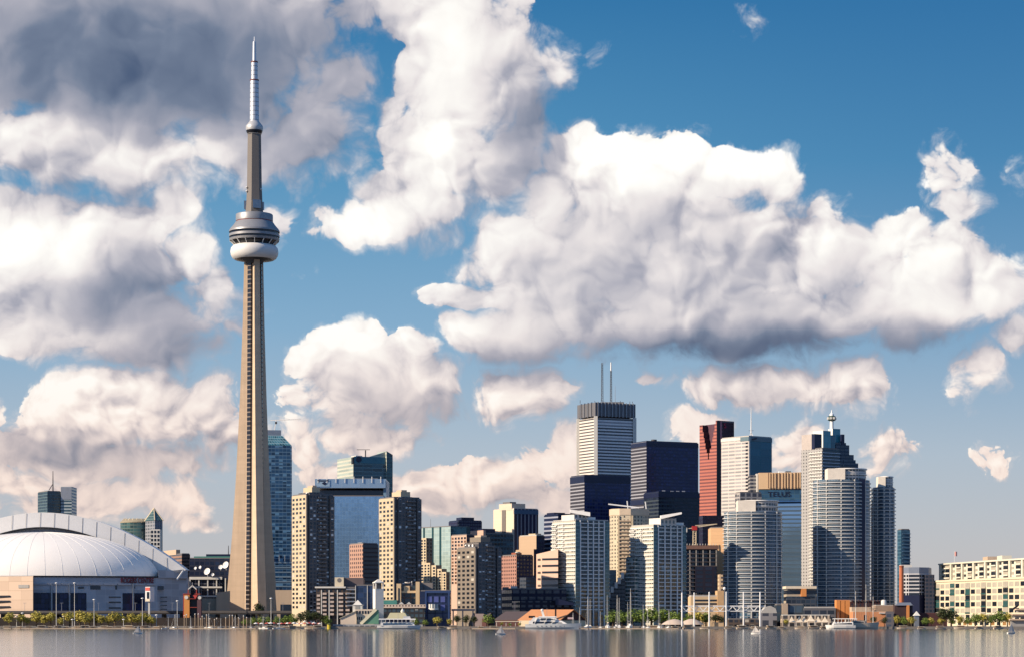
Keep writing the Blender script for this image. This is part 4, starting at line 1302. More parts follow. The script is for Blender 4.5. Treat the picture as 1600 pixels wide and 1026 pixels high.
# v runs from the near corner to the left end: notch between; left stub and right stub step back
for i in range(len(zn)):
    ztop = zn[i + 1] if i + 1 < len(zn) else zz(657, Y)
    lo, hi = 1 - vs[i][1], 1 - vs[i][0]
    block(t, 'stepped_shoulder', inset(p, 0, 1, 0, lo), zn[i], ztop if i < 6 else zz(656, Y), [red_s, red_f], sides=[0, 0, 1, 1], top=M['roof'])
    block(t, 'stepped_shoulder', inset(p, 0, 1, hi, 1), zn[i], ztop if i < 6 else zz(663, Y), [red_s, red_f], sides=[0, 0, 1, 1], top=M['roof'])
block(t, 'notch_back', inset(p, .30, 1, .0, .95), zn[0], zz(660, Y), [plain('notch wall', (.09, .04, .06), .5)], top=M['roof'])
cd = Vector(C)
e = (Vector(Rr) - cd).normalized(); nn = Vector((e.y, -e.x))
piers(t, C, Rr, GZ, zz(657, Y), [.05], 5.0, .4, M['black'], 'dark_corner')
piers(t, C, Rr, zz(692, Y), zz(657, Y), [.2], 2.6, .5, plain('pink strip', (.42, .16, .18), .5), 'pale_strip')
lettering('S', t, (cd.x + e.x * 9.5 + nn.x * .6, cd.y + e.y * 9.5 + nn.y * .6, zz(667.5, Y)), e, 8.5, plain('red emblem', (.45, .02, .06), .5), 'emblem', .3)
# silver tower
Y = 2500
p = foot(1127, 1170, 1206, Y, 38)
t = tower('silver_tower', 'silver grid tower with teal right face and a white lattice mast', 'office building', p, zz(681, Y),
          [fac('teal face', (.05, .15, .19), (.022, .11, .16), 18, 7.8, .96, .95, vary=.12, rough=.2, spec=.3), fac('silver grid', (.55, .50, .46), (.27, .26, .26), 10.5, 3.9, .92, .5, vary=.2, rough=.3)], sides=[0, 0, 1, 1], roof=M['roof_pale'])
piers(t, p[0], p[1], GZ, zz(682, Y), [.03], 1.6, .3, M['offwhite'])
block(t, 'top_band', inset(p, -.01, 1.01, -.005, .3), zz(688, Y), zz(681.4, Y), [plain('grey teal band', (.11, .17, .20), .5)])
block(t, 'pale_band', inset(p, -.008, .4, -.003, 1.005), zz(686, Y), zz(681.5, Y), [M['offwhite']])
C, L_ = Vector(p[0]), Vector(p[3])
dk = inset(p, -.01, .2, .03, .1)
piers(t, L_, C, GZ, zz(690, Y), [.93], 3.6, .2, fac('dark slots', (.5, .46, .42), (.015, .015, .02), 99, 3.9, 1, .55), 'window_slot')
for dx in (-1, 1):
    MB().bar((at(1177 + dx * 4, Y), Y + 22, zz(681, Y)), (at(1177, Y), Y + 22, zz(673.5, Y)), 1.3).build('mast_leg', M['white'], t)
MB().tube((at(1177, Y), Y + 22, zz(674, Y)), (at(1177, Y), Y + 22, zz(633, Y)), .7, .3).build('mast', M['white'], t)
MB().bar((at(1173, Y), Y + 22, zz(669.5, Y)), (at(1181, Y), Y + 22, zz(669.5, Y)), .5).build('mast_arm', M['steel'], t)
# an emblem on the teal face: a dark slanted stroke
q = Vector(p[0]).lerp(Vector(p[1]), .22); e = (Vector(p[1]) - Vector(p[0])).normalized(); nn = Vector((e.y, -e.x)) * .6
MB().bar((q.x + nn.x - e.x * 3, q.y + nn.y - e.y * 3, zz(685.5, Y)), (q.x + nn.x + e.x * 4, q.y + nn.y + e.y * 4, zz(683, Y)), .6, 1.6).build('emblem', M['navy'], t)

# copper topped blue block with lettering
Y = 2260
p = foot(1170, 1188, 1254, Y, -4)
p = [(at(1184, Y + 4), Y + 4), (at(1254, Y - 4), Y - 4), (at(1254, Y + 50), Y + 50), (at(1184, Y + 50), Y + 50)]
t = tower('copper_top_block', 'blue banded office block with a ribbed sand coloured top storey', 'office building', p, zz(764, Y),
          fac('blue bands', (.055, .09, .13), (.20, .32, .45), 99, 4.1, 1, .62, vary=.12, rough=.08, metal=.7), roof=M['roof'])
topm = plain('sand cladding', (.58, .40, .24), .8, var=.05)
tp = [(at(1186, Y), Y - 1), (at(1254, Y), Y - 9), (at(1254, Y), Y + 46), (at(1186, Y), Y + 46)]
block(t, 'top_storey', tp, zz(763.5, Y), zz(738, Y), topm, top=M['roof_pale'])
piers(t, tp[0], tp[1], zz(762, Y), zz(738.4, Y), [.24, .30, .36, .44, .52, .58, .64, .72, .80, .86, .92], 1.2, 1.2, topm, 'rib')
piers(t, tp[0], tp[1], zz(762, Y), zz(738.4, Y), [.215, .42, .62, .83], 1.0, .3, plain('brown groove', (.12, .07, .05), .8), 'rib_shade')  # brown strips painted for the shadows the ribs cast
block(t, 'sign_band', [(at(1186, Y), Y - .2), (at(1252, Y), Y - 7.4), (at(1252, Y), Y + 5), (at(1186, Y), Y + 5)], zz(781, Y), zz(764.4, Y), fac('sign glass', (.04, .09, .13), (.035, .09, .15), 5, 4.1, .95, .9, vary=.25, rough=.1, metal=.4))
e = (Vector(tp[1]) - Vector(tp[0])).normalized()
q = Vector((at(1199, Y), Y - 2.6))
lettering('TELUS', t, (q.x, q.y + .55, zz(775.2, Y)), e, 7.0, plain('dark sign letters', (.008, .008, .02), .4), 'sign_lettering', .2, sx=1.18)
block(t, 'roof_plant', front(1217, 1226, Y + 14, 8), zz(738, Y), zz(734, Y), M['white'])
block(t, 'roof_plant', front(1228, 1236, Y + 16, 8), zz(738, Y), zz(733.5, Y), M['roof'])
block(t, 'stair_stack', front(1172, 1184, Y + 6, 20), GZ, zz(741, Y), fac('stair stack', (.30, .29, .28), (.03, .03, .04), 4, 3.6, .9, .55), top=M['roof'])
block(t, 'left_fin', front(1182, 1185, Y + 2, 10), zz(800, Y), zz(739, Y), M['offwhite'])
Y = 2200
p = foot(1148, 1156, 1190, Y, 14)
tower('grey_frame_block', 'grey block of open frames behind the left round balcony tower', 'building', p, zz(769, Y), fac('open frame', (.36, .34, .33), (.03, .03, .04), 6, 5, .72, .7, vary=.5, blind=(.3, .28, .26), pb=.3), roof=M['roof'])

# banked tower with crystal top and lantern spire
Y = 2600
t = thing('crystal_top_tower', 'tall stepped dark teal tower with a pale crystal box and a lantern spire', 'office building', (at(1305, Y), Y + 20, GZ))
df = fac('dark teal bands b', (.035, .06, .09), (.010, .024, .048), 6, 3.9, .9, .62, vary=.4, rough=.1)
cf = fac('crystal', (.05, .22, .26), (.035, .20, .25), 8, 8, .96, .96, vary=.1, rough=.08)
wl = plain('pale crystal side', (.70, .72, .66), .35)
for a, b_, c, y in ((1284, 1290, 1322, 690), (1300, 1306, 1327, 694), (1310, 1314, 1334, 709), (1314, 1318, 1337, 717), (1318, 1322, 1341, 722)):
    block(t, 'setback', foot(a, b_, c, Y + (c - 1322) * .3, 24), GZ, zz(y, Y), [df], top=M['navy'])
block(t, 'crystal_box', foot(1270, 1286, 1298, Y - 14, 38), zz(700, Y), zz(673.5, Y), [cf, wl], sides=[0, 0, 1, 1], top=M['roof_pale'])
block(t, 'crystal_box', foot(1291, 1297, 1305, Y - 4, 30), zz(700, Y), zz(679.5, Y), [fac('crystal dark', (.04, .14, .18), (.02, .10, .14), 8, 8, .96, .96, vary=.1)], top=M['roof_pale'])
block(t, 'crystal_box', foot(1294, 1301, 1313, Y + 8, 30), zz(700, Y), zz(668, Y), [cf, wl], sides=[0, 0, 1, 1], top=M['roof_pale'])
block(t, 'flue', foot(1313, 1315, 1319.5, Y + 8, 26), zz(700, Y), zz(677, Y), M['navy'])
sc_ = (at(1303.5, Y), Y + 20)
S_ = Y / F
MB().lathe([(3.2 * S_, zz(668, Y)), (2.9 * S_, zz(656, Y)), (2.5 * S_, zz(654, Y))], sc_, 20).build('spire_shaft', M['white'], t)
MB().lathe([(4.2 * S_, zz(654.6, Y)), (6.2 * S_, zz(653.6, Y)), (6.2 * S_, zz(647.6, Y)), (4.2 * S_, zz(646.6, Y))], sc_, 8).build('lantern', plain('dark green lantern', (.02, .06, .04), .4), t)
for k in range(8):
    a = 2 * math.pi * (k + .5) / 8
    MB().box(sc_[0] + 5.9 * S_ * math.cos(a) - 1.1, sc_[0] + 5.9 * S_ * math.cos(a) + 1.1, sc_[1] + 5.9 * S_ * math.sin(a) - 1.1, sc_[1] + 5.9 * S_ * math.sin(a) + 1.1, zz(652.4, Y), zz(648.8, Y)).build('lantern_panel', M['offwhite'], t)
MB().lathe([(3.6 * S_, zz(647, Y)), (3.4 * S_, zz(644, Y)), (1.2 * S_, zz(642, Y)), (.3 * S_, zz(637, Y))], sc_, 20).build('spire_cap', M['white'], t)

# its companion in front: beige balcony slab tower
Y = 2150
bf = fac('beige flats', (.34, .33, .32), (.035, .035, .035), 3.6, 3.15, .34, .42, vary=.4)
bs = fac('teal flats side', (.05, .09, .11), (.014, .03, .045), 3.2, 3.15, .9, .66, vary=.4, rough=.1)
p = foot(1252, 1285, 1312, Y, 36)
t = tower('beige_balcony_tower', 'tall beige flats with white balcony stripes below the crystal box', 'apartment building', p, zz(700, Y), [bs, bf], sides=[0, 0, 1, 1], roof=M['roof'])
block(t, 'plain_top', inset(p, .02, .5, .52, 1.0), zz(700, Y), zz(676, Y), [plain('pinkish panel', (.42, .37, .34), .8)], top=M['roof'])
block(t, 'dark_slot', inset(p, -.01, .4, .36, .5), zz(700, Y), zz(676, Y), M['navy'])
slabs(t, inset(p, -.005, .02, .02, .58), zz(905, Y), zz(706, Y), 3.15, .9, 1.0, M['offwhite'], name='balcony')
slabs(t, inset(p, .05, 1.0, .0, .02), zz(905, Y), zz(706, Y), 3.15, .5, .8, plain('pale blue slab', (.34, .40, .46), .6), name='side_balcony')

# ================================================================ white flats and round balcony towers on the waterfront
def white_flats(xl, xc, xr, yt, Y, canopy, label, piers_t, pcan):
    p = foot(xl, xc, xr, Y, 34)
    side = fac('cream glazed side %d' % xl, (.50, .47, .40), (.05, .065, .065), 3.0, 3.3, .70, .56, vary=.7, blind=(.42, .41, .35), pb=.3)
    frontm = fac('front glazing %d' % xl, (.10, .14, .15), (.016, .020, .024), 2.9, 3.3, .92, .9, vary=.8, blind=(.26, .30, .30), pb=.16, rough=.1)
    root = tower('balcony_tower', label, 'apartment building', p, zz(yt, Y), [frontm, side], sides=[0, 0, 1, 1], roof=M['roof_pale'])
    slabs(root, p, zz(952, Y), zz(yt + 2, Y), 3.3, .35, .62, M['white'])
    C, Rr, L_ = Vector(p[0]), Vector(p[1]), Vector(p[3])
    piers(root, C, Rr, GZ, zz(yt, Y), piers_t, .9, .75, M['white'])
    teal = fac('teal strip %d' % xl, (.16, .26, .27), (.035, .09, .10), 2.4, 3.3, .86, .72, vary=.4, rough=.08)
    piers(root, C, Rr, GZ, zz(yt + 2, Y), [.06], (Rr - C).length * .12, .5, teal, 'glass_bay')
    piers(root, C, Rr, GZ, zz(yt + 2, Y), [.93], (Rr - C).length * .13, .5, teal, 'glass_bay')
    # balconies of the sunlit side
    n = (C - L_).normalized()
    for f0, f1, w in ((.0, .22, 1.5), (.42, .52, .8)):
        a, b_ = L_.lerp(C, f0), L_.lerp(C, f1)
        nn = Vector((n.y, -n.x))
        pl = [tuple(a + nn * w), tuple(b_ + nn * w), tuple(b_), tuple(a)]
        z = zz(950, Y); zs = []
        while z < zz(yt + 3, Y):
            zs.append(z); z += 3.3
        o = MB().prism(pl, zs[0], zs[0] + 1.15, 0, 0).build('balcony', M['offwhite'], root)
        copies(o, [(0, 0, q - zs[0]) for q in zs[1:]])
    # top: glazed penthouse, stair box and tilted canopy
    u0, u1, v0, v1 = pcan
    block(root, 'penthouse', inset(p, u0, u1, v0, v1), zz(yt, Y), zz(canopy[1] + 4, Y), [fac('penthouse %d' % xl, (.62, .60, .56), (.12, .16, .17), 4, 4, .5, .7), M['offwhite']], sides=[0, 0, 1, 1], top=M['roof_pale'])
    block(root, 'stair_box', inset(p, u1, u1 + .3, .1, .6), zz(yt, Y), zz(yt - 6, Y), M['white'], top=M['roof_pale'])
    x0, x1, yl, yr = canopy[0][0], canopy[0][1], canopy[2], canopy[3]
    Yc = Y + 4
    A = [(at(x0, Yc), Yc, zz(yl, Yc)), (at(x1, Yc), Yc - 2, zz(yr, Yc)), (at(x1, Yc), Yc + 13, zz(yr, Yc) + .6), (at(x0, Yc), Yc + 15, zz(yl, Yc) + .6)]
    lo = canopy[4]
    MB().loft([A, [(x, y, z + h_) for (x, y, z), h_ in zip(A, (lo[0], lo[1], lo[1], lo[0]))]]).build('roof_canopy', M['white'], root)
    return root


white_flats(863, 899, 952, 812, 1910, ((891, 922), 799, 800, 806, (2.6, 3.4)), 'white balcony tower, left of the pair with tilted roof canopies', [.14, .36, .52, .68, .84], (.0, .36, .05, .6))
white_flats(985, 1021, 1072, 820, 1925, ((1033, 1065), 804, 810, 802.5, (3.0, 1.6)), 'white balcony tower, right of the pair, canopy rising to the right', [.14, .34, .52, .72, .86], (.22, .7, .0, .5))
# low wing of the second white tower (stepped, teal)
Y = 1940
p = foot(978, 992, 1020, Y, 26)
t = tower('teal_flats', 'teal glazed lower flats tucked against the right white balcony tower', 'apartment building', p, zz(870, Y), fac('teal flats', (.30, .36, .35), (.03, .07, .08), 3, 3.3, .8, .66, vary=.5, blind=(.3, .34, .32), pb=.2), roof=M['roof'])
slabs(t, p, zz(950, Y), zz(872, Y), 3.3, .5, .6, M['white'])
# beige rounded tower between
Y = 2010
pp = [(at(953, Y + 10), Y + 14), (at(957, Y + 2), Y + 3), (at(968, Y), Y - 3), (at(985, Y), Y - 4), (at(1003, Y), Y), (at(1014, Y + 6), Y + 8), (at(1014, Y + 40), Y + 40), (at(953, Y + 40), Y + 40)]
t = tower('beige_round_flats', 'beige flats with a rounded top between the two white balcony towers', 'apartment building', pp, zz(798, Y), fac('beige round', (.55, .47, .34), (.05, .05, .045), 3.2, 3.2, .45, .5, vary=.5, blind=(.5, .44, .34), pb=.25), roof=M['roof_pale'])
block(t, 'top_band', grow(pp, .4), zz(804, Y), zz(794, Y), [plain('beige band', (.60, .48, .35), .8)], top=M['roof_pale'])
bp = [(at(968, Y), Y - 3.6), (at(985, Y), Y - 4.8), (at(985, Y), Y - 2), (at(968, Y), Y - 1)]
slabs(t, bp, zz(950, Y), zz(808, Y), 3.2, .5, 1.1, M['tan'], name='balcony')
piers(t, (at(966, Y), Y - 2.6), (at(988, Y), Y - 4.2), GZ, zz(805, Y), [.02], 1.5, 1.2, YL)
piers(t, (at(966, Y), Y - 2.6), (at(988, Y), Y - 4.2), GZ, zz(805, Y), [.98], 1.5, 1.2, YL)
t = thing('tower_crane', 'white crane arm lying over the beige flats with rounded top', 'crane', (at(978, Y), Y + 20, zz(794, Y)))
MB().bar((at(952, Y), Y + 20, zz(785, Y)), (at(1000, Y), Y + 20, zz(790.5, Y)), 1.1).build('jib', M['white'], t)
MB().bar((at(983, Y), Y + 20, zz(794, Y)), (at(981.5, Y), Y + 20, zz(780, Y)), .9).build('mast', M['white'], t)
MB().bar((at(1012, Y), Y + 22, zz(794, Y)), (at(1010.5, Y), Y + 22, zz(781, Y)), .9).build('counter_mast', M['white'], t)
# dark stepped building in between at the foot
Y = 1955
t = thing('stepped_dark_flats', 'dark terraced flats with pale step ends between the white balcony towers', 'apartment building', (at(975, Y), Y + 15, GZ))
dm_ = fac('dark terraces', (.10, .10, .11), (.014, .016, .024), 3.5, 3.3, .9, .66, vary=.5)
for a, b_, y in ((950, 962, 926), (955, 990, 918), (961, 990, 911), (966, 990, 904), (971, 990, 896)):
    block(t, 'terrace', front(a, b_, Y - (918 - y) * .2 + 6, 22), GZ, zz(y, Y), dm_, top=M['roof'])
    block(t, 'step_end', front(a - .6, a + 4, Y - (918 - y) * .2 + 5, 3), zz(y + 7, Y), zz(y - 2.5, Y), M['white'])
p = front(951, 963, Y + 10, 20)
block(t, 'glass_wing', p, GZ, zz(889, Y), fac('teal wing', (.22, .30, .32), (.03, .06, .08), 3, 3.3, .85, .7, vary=.5), top=M['roof'])


def round_tower(xl, xr, yt, yp, Y, label, depth, right_notch=None, seedcol=(.036, .075, .115)):
    cx = at((xl + xr) / 2, Y); rx = (xr - xl) / 2 * Y / F - 1.0
    cy = Y + depth
    poly = arc(cx, cy, rx, depth, 56)
    root = thing('round_balcony_tower', label, 'apartment building', (cx, cy, GZ))
    fm = fac('curved glazing %d' % xl, (.20, .23, .26), seedcol, 2.6, 3.2, .86, .80, vary=.8, rough=.10, spec=.5, blind=(.27, .30, .33), pb=.2)
    MB().prism(poly, GZ, zz(yt, Y), 0, 1).build('facade', [fm, M['roof_pale']], root)
    zs = []
    z = zz(954, Y)
    while z < zz(yt, Y) - 1:
        zs.append(z); z += 3.2
    out = arc(cx, cy, rx + 1.1, depth + 1.3, 56)
    o = MB().prism(out, zs[0], zs[0] + .48, 0, 0).build('floor_slab', plain('slab edge %d' % xl, (.66, .65, .63), .6, var=.05), root)
    copies(o, [(0, 0, q - zs[0]) for q in zs[1:]])
    # balustrade glass of each floor
    rail = arc(cx, cy, rx + .9, depth + 1.1, 40, 215, 305)
    inner = [(cx + (x - cx) * .985, cy + (y - cy) * .985) for x, y in rail]
    b = MB().prism(rail + inner[::-1], zs[0] + .55, zs[0] + 1.5, 0, 0)
    o = b.build('balustrade', plain('balustrade glass %d' % xl, (.07, .10, .13), .12, spec=.5, var=.3), root)
    copies(o, [(0, 0, q - zs[0]) for q in zs[1:]])
    # uprights
    for deg in (208, 232, 262, 289, 318):
        x, y = cx + (rx + .5) * math.cos(R(deg)), cy + (depth + .6) * math.sin(R(deg))
        MB().box(x - .45, x + .45, y - .45, y + .45, GZ, zz(yt, Y)).build('pier', M['offwhite'], root)
    # penthouse: pale box left, stepped glazed drum right
    dr = arc(cx + rx * .22, cy + 2, rx * .66, depth * .8, 40)
    MB().prism(dr, zz(yt, Y), zz(yp, Y), 0, 1).build('penthouse', [fac('penthouse glass %d' % xl, (.50, .48, .46), (.05, .055, .06), 3, 4, .8, .6, vary=.5), M['roof_pale']], root)
    MB().prism(arc(cx + rx * .22, cy + 2, rx * .70, depth * .85, 40), zz(yp, Y), zz(yp, Y) + .8, 0, 0).build('roof', M['white'], root)
    MB().prism(arc(cx + rx * .22, cy + 2, rx * .69, depth * .85, 40), zz((yt + yp) / 2, Y), zz((yt + yp) / 2, Y) + .6, 0, 0).build('floor_slab', M['white'], root)
    bx = [(cx - rx * .58, cy - depth * .78), (cx + rx * .02, cy - depth * .85), (cx + rx * .02, cy), (cx - rx * .58, cy)]
    MB().prism(bx, zz(yt, Y), zz(yp - .5, Y), 0, 1).build('lift_house', [plain('lift house %d' % xl, (.66, .60, .52), .8), M['roof_pale']], root)
    if right_notch:
        x0, x1 = at(right_notch[0], Y), at(right_notch[1], Y)
        tt = math.asin(min(.99, ((x0 + x1) / 2 - cx) / rx))
        yy = cy - depth * math.cos(tt)
        MB().prism([(x0, yy - 2.2), (x1, yy - 1.2), (x1, yy + 6), (x0, yy + 6)], GZ, zz(yt - 1, Y), 0, 0).build('dark_recess', plain('dark navy recess', (.012, .014, .04), .25), root)
    return root


round_tower(1133, 1228, 798, 781, 1952, 'round glass tower with white balcony rings, left of the three and shortest', 22)
round_tower(1274, 1367, 748, 731, 1985, 'round glass tower with white balcony rings, widest and tallest in the middle', 23, (1344, 1353))
round_tower(1364, 1404, 760, 744, 2030, 'slim round glass tower with balcony rings, rightmost of the three', 16, seedcol=(.026, .055, .09))
# thin blue block right
Y = 2120
p = foot(1402, 1408, 1422, Y, 12)
t = tower('thin_blue_flats', 'narrow blue flats block peeping out right of the round towers', 'apartment building', p, zz(827, Y), fac('thin blue', (.05, .12, .18), (.02, .06, .10), 3, 3.3, .9, .7), roof=M['roof'])
slabs(t, inset(p, .2, 1.0, 0, .9), zz(900, Y), zz(829, Y), 3.3, .7, .5, plain('blue slab', (.12, .2, .28), .6))

# sand block, crane and unfinished dark tower between
Y = 2060
p = foot(1094, 1112, 1136, Y, -6)
p = [(at(1111, Y), Y + 3), (at(1137, Y), Y - 3), (at(1137, Y), Y + 30), (at(1111, Y), Y + 30)]
t = tower('sand_block', 'plain sand coloured block left of the shortest round tower', 'building', p, zz(824, Y), fac('sand slabs', (.58, .36, .20), (.52, .32, .17), 99, 3.2, 1, .88, vary=.03, rough=.85), roof=M['roof'])
Y = 2300
p = foot(1092, 1098, 1136, Y, 14)
tower('navy_block', 'dark navy block under the red tower behind the crane', 'building', p, zz(806, Y), fac('navy low', (.012, .012, .035), (.010, .012, .03), 4, 4, .8, .5, vary=.5), roof=M['navy'])
Y = 2010
p = foot(1068, 1078, 1122, Y, 14)
t = tower('unfinished_tower', 'unfinished dark tower of bare concrete floors with a crane on top', 'building', front(1080, 1118, Y + 5, 22), zz(857, Y), fac('unfinished frame', (.05, .05, .08), (.008, .008, .012), 7.5, 3.6, .84, .8, vary=.6), roof=M['roof'])
slabs(t, front(1077, 1120, Y, 30), GZ + 2, zz(856, Y), 3.6, .4, .5, plain('bare slab', (.10, .09, .10), .8))
block(t, 'formwork', front(1072, 1123, Y - 1, 32), zz(857, Y), zz(851, Y), [plain('formwork', (.18, .10, .08), .8)], top=M['wood'])
piers(t, (at(1077, Y), Y), (at(1120, Y), Y), GZ, zz(856, Y), [.02, .25, .5, .75, .98], .9, .3, M['concrete'], 'column')
block(t, 'dark_screen', front(1086, 1120, Y - 1.5, 1), zz(925, Y), zz(884, Y), [fac('dark screen', (.012, .012, .03), (.008, .008, .016), 8, 3.6, .7, .7)])
for k in range(12):
    MB().box(at(1073 + k * 4.1, Y), at(1073.8 + k * 4.1, Y), Y - 1.4, Y - .9, zz(851, Y), zz(848.6, Y)).build('guard_post', M['offwhite'], t)
t = thing('tower_crane', 'red and cream tower crane standing on the unfinished dark tower', 'crane', (at(1086.5, Y), Y + 10, zz(851, Y)))
cr = M['cream']
b = MB(); x = at(1086.5, Y); w = 1.3
for dx, dy in ((-1, -1), (1, -1), (1, 1), (-1, 1)):
    b.bar((x + dx * w, Y + 10 + dy * w, zz(851, Y)), (x + dx * w, Y + 10 + dy * w, zz(826, Y)), .6)
z = zz(851, Y); s = 1
while z < zz(827, Y):
    b.bar((x - s * w, Y + 10 - w, z), (x + s * w, Y + 10 - w, z + 2), .4); z += 2; s = -s
b.build('mast', cr, t)
MB().box(x - 2.2, x + 2.2, Y + 8, Y + 12, zz(827, Y), zz(820.5, Y)).build('cab', M['red'], t)
b = MB()
j0, j1 = Vector((at(1073, Y), Y + 10, zz(825, Y))), Vector((at(1122, Y), Y + 10, zz(817, Y)))
b.bar(j0, j1, .6); b.bar(Vector(j0).lerp(j1, .3) + Vector((0, 0, 1.8)), j1, .5)
for k in range(16):
    q, r_ = j0.lerp(j1, .3 + k * .043), j0.lerp(j1, .3 + (k + 1) * .043)
    b.bar(q, r_ + Vector((0, 0, 1.8 * (1 - (k + 1) / 18))), .35)
b.build('jib', cr, t)
MB().box(at(1072, Y), at(1075, Y), Y + 9, Y + 11, zz(830, Y), zz(823, Y)).build('counterweight', M['offwhite'], t)
# cream low block in front
Y = 1790
p = [(at(1079, Y), Y), (at(1134, Y), Y), (at(1134, Y), Y + 26), (at(1079, Y), Y + 26)]
t = tower('cream_hotel_wing', 'low cream building with window strips behind the white truss footbridge', 'building', p, zz(931, Y), plain('cream sandstone', (.58, .42, .25), .85, var=.08), roof=M['roof_pale'], body='wall')
for py in (937, 942.5):
    block(t, 'window_strip', front(1084, 1120, Y - .25, 1), zz(py + 1.2, Y), zz(py - 1.2, Y), M['glassdark'])
block(t, 'tall_end', front(1121, 1131, Y - 2, 20), GZ, zz(922, Y), plain('sandstone end', (.52, .33, .17), .85), top=M['roof'])
block(t, 'stair_tower', front(1124, 1129.5, Y + 8, 14), zz(925, Y), zz(896, Y), [fac('stair', (.58, .42, .26), (.08, .06, .05), 4, 3.2, .4, .5)], top=M['roof'])

# chimney and curved grey office, yellow warehouse and white flats at the right
Y = 1800
t = thing('brick_chimney', 'tall round red brick chimney beside the grey curved office', 'chimney', (at(1408.5, Y), Y, GZ))
MB().lathe([(4.0 * Y / F, GZ), (3.4 * Y / F, zz(884, Y))], (at(1408.5, Y), Y), 20).build('stack', plain('orange brick', (.42, .13, .06), .85, var=.12), t)
MB().lathe([(3.6 * Y / F, zz(885.5, Y)), (3.8 * Y / F, zz(884.8, Y)), (3.8 * Y / F, zz(883, Y)), (3.0 * Y / F, zz(882.6, Y))], (at(1408.5, Y), Y), 20).build('chimney_cap', M['brick'], t)
Y = 1930
poly = [(at(1408, Y + 8), Y + 10), (at(1420, Y), Y), (at(1436, Y - 2), Y - 3), (at(1452, Y + 4), Y + 5), (at(1456, Y + 16), Y + 18), (at(1456, Y + 40), Y + 40), (at(1408, Y + 40), Y + 40)]
t = tower('curved_office', 'pale grey curved office with square window rows right of the brick chimney', 'office building', poly, zz(895, Y), plain('white panels', (.42, .42, .44), .6), roof=M['roof_pale'], body='wall')
block(t, 'upper_drum', grow(poly, -.3), zz(895, Y), zz(885.5, Y), [plain('blue grey drum', (.16, .19, .25), .5)], top=M['roof'])
block(t, 'left_stair', front(1408, 1425, Y + 14, 10), zz(895, Y), zz(881, Y), M['offwhite'])
for a, b_, n in ((poly[0], poly[1], 3), (poly[1], poly[2], 4), (poly[2], poly[3], 4)):
    face_windows(t, a, b_, zz(930, Y), zz(896, Y), n, 6, 2.3, 1.9, [(M['glassdark'], 1)])
block(t, 'dark_base', grow(poly, .5), GZ, zz(929, Y), M['navy'], top=M['roof_pale'])
block(t, 'dark_wing', front(1446, 1460, Y - 4, 30), GZ, zz(897, Y), fac('dark wing', (.05, .05, .07), (.015, .02, .03), 3, 3.2, .7, .6), top=M['roof'])

# warehouse: long face turned to the evening sun
Pa, Pb = Vector((at(1446, 1950), 1950)), Vector((at(1612, 1745), 1745))
e = (Pb - Pa).normalized(); nb = Vector((-e.y, e.x))
ztop = zz(908.5, 1950)
wf = [tuple(Pa), tuple(Pb), tuple(Pb + nb * 40), tuple(Pa + nb * 40)]
yel = plain('pale yellow paint', (.62, .55, .40), .8, var=.06)
t = tower('yellow_warehouse', 'long pale yellow warehouse flats with a grid of square windows', 'apartment building', wf, ztop, yel, roof=M['roof_pale'], body='wall')
cp_ = [Pa - e * 26 - nb * .6, Pa + e * .5 - nb * .6, Pa + e * .5 + nb * 30, Pa - e * 26 + nb * 30]
block(t, 'corner_pavilion', [tuple(q) for q in cp_], GZ, ztop + .7, plain('deeper yellow paint', (.60, .46, .24), .8, var=.06), top=M['roof_pale'])
face_windows(t, cp_[0] + e * 6, cp_[1] - e * 4, zz(960, 1960), zz(911, 1960), 1, 6, 4.2, 3.0, [(plain('amber pane', (.30, .18, .07), .3), 1)])
NC, NR = 20, 6
L = (Pb - Pa).length
zlo = ztop - 1.9 - NR * 5.1
wb = [(M['glassdark'], 6), (plain('half drawn blinds', (.36, .33, .27), .5), 3), (plain('pale blinds', (.40, .37, .30), .6), 2)]
deep = (2, 5, 8, 11, 15)
face_windows(t, Pa, Pb, zlo, ztop - 1.6, NC, NR, L / NC * .76, 3.5, wb, skip=lambda c, r: c in deep and r > 0)
half = lambda c, r: False
# dark half panes where a blind is only part drawn
tealp = plain('teal balcony glass', (.03, .09, .09), .15, spec=.7)
for c in deep:
    for r in range(1, NR):
        q = Pa + e * (L * (c + .5) / NC)
        a, b_ = q - e * (L / NC * .44), q + e * (L / NC * .44)
        z = zlo + 5.1 * r
        MB().prism([tuple(a - nb * .25), tuple(b_ - nb * .25), tuple(b_ + nb * .1), tuple(a + nb * .1)], z + .1, z + 4.9, 0, 0).build('balcony_recess', random.choice([M['glassdark'], tealp, wb[1][0]]), t)
        MB().prism([tuple(a - nb * .6), tuple(b_ - nb * .6), tuple(b_ - nb * .2), tuple(a - nb * .2)], z + .2, z + 1.3, 0, 0).build('balcony_rail', random.choice([tealp, wb[2][0]]), t)
MB().prism([tuple(q) for q in (Pa - nb * .7, Pb - nb * .7, Pb - nb * .1, Pa - nb * .1)], ztop - .6, ztop + .9, 0, 0).build('cornice', yel, t)
face_windows(t, Pa + e * (L * .32), Pb, zlo - 5.0, zlo - .4, 13, 1, L / NC * .6, 2.8, [(plain('amber shop pane', (.30, .16, .06), .3), 1), (M['glassdark'], 1)])
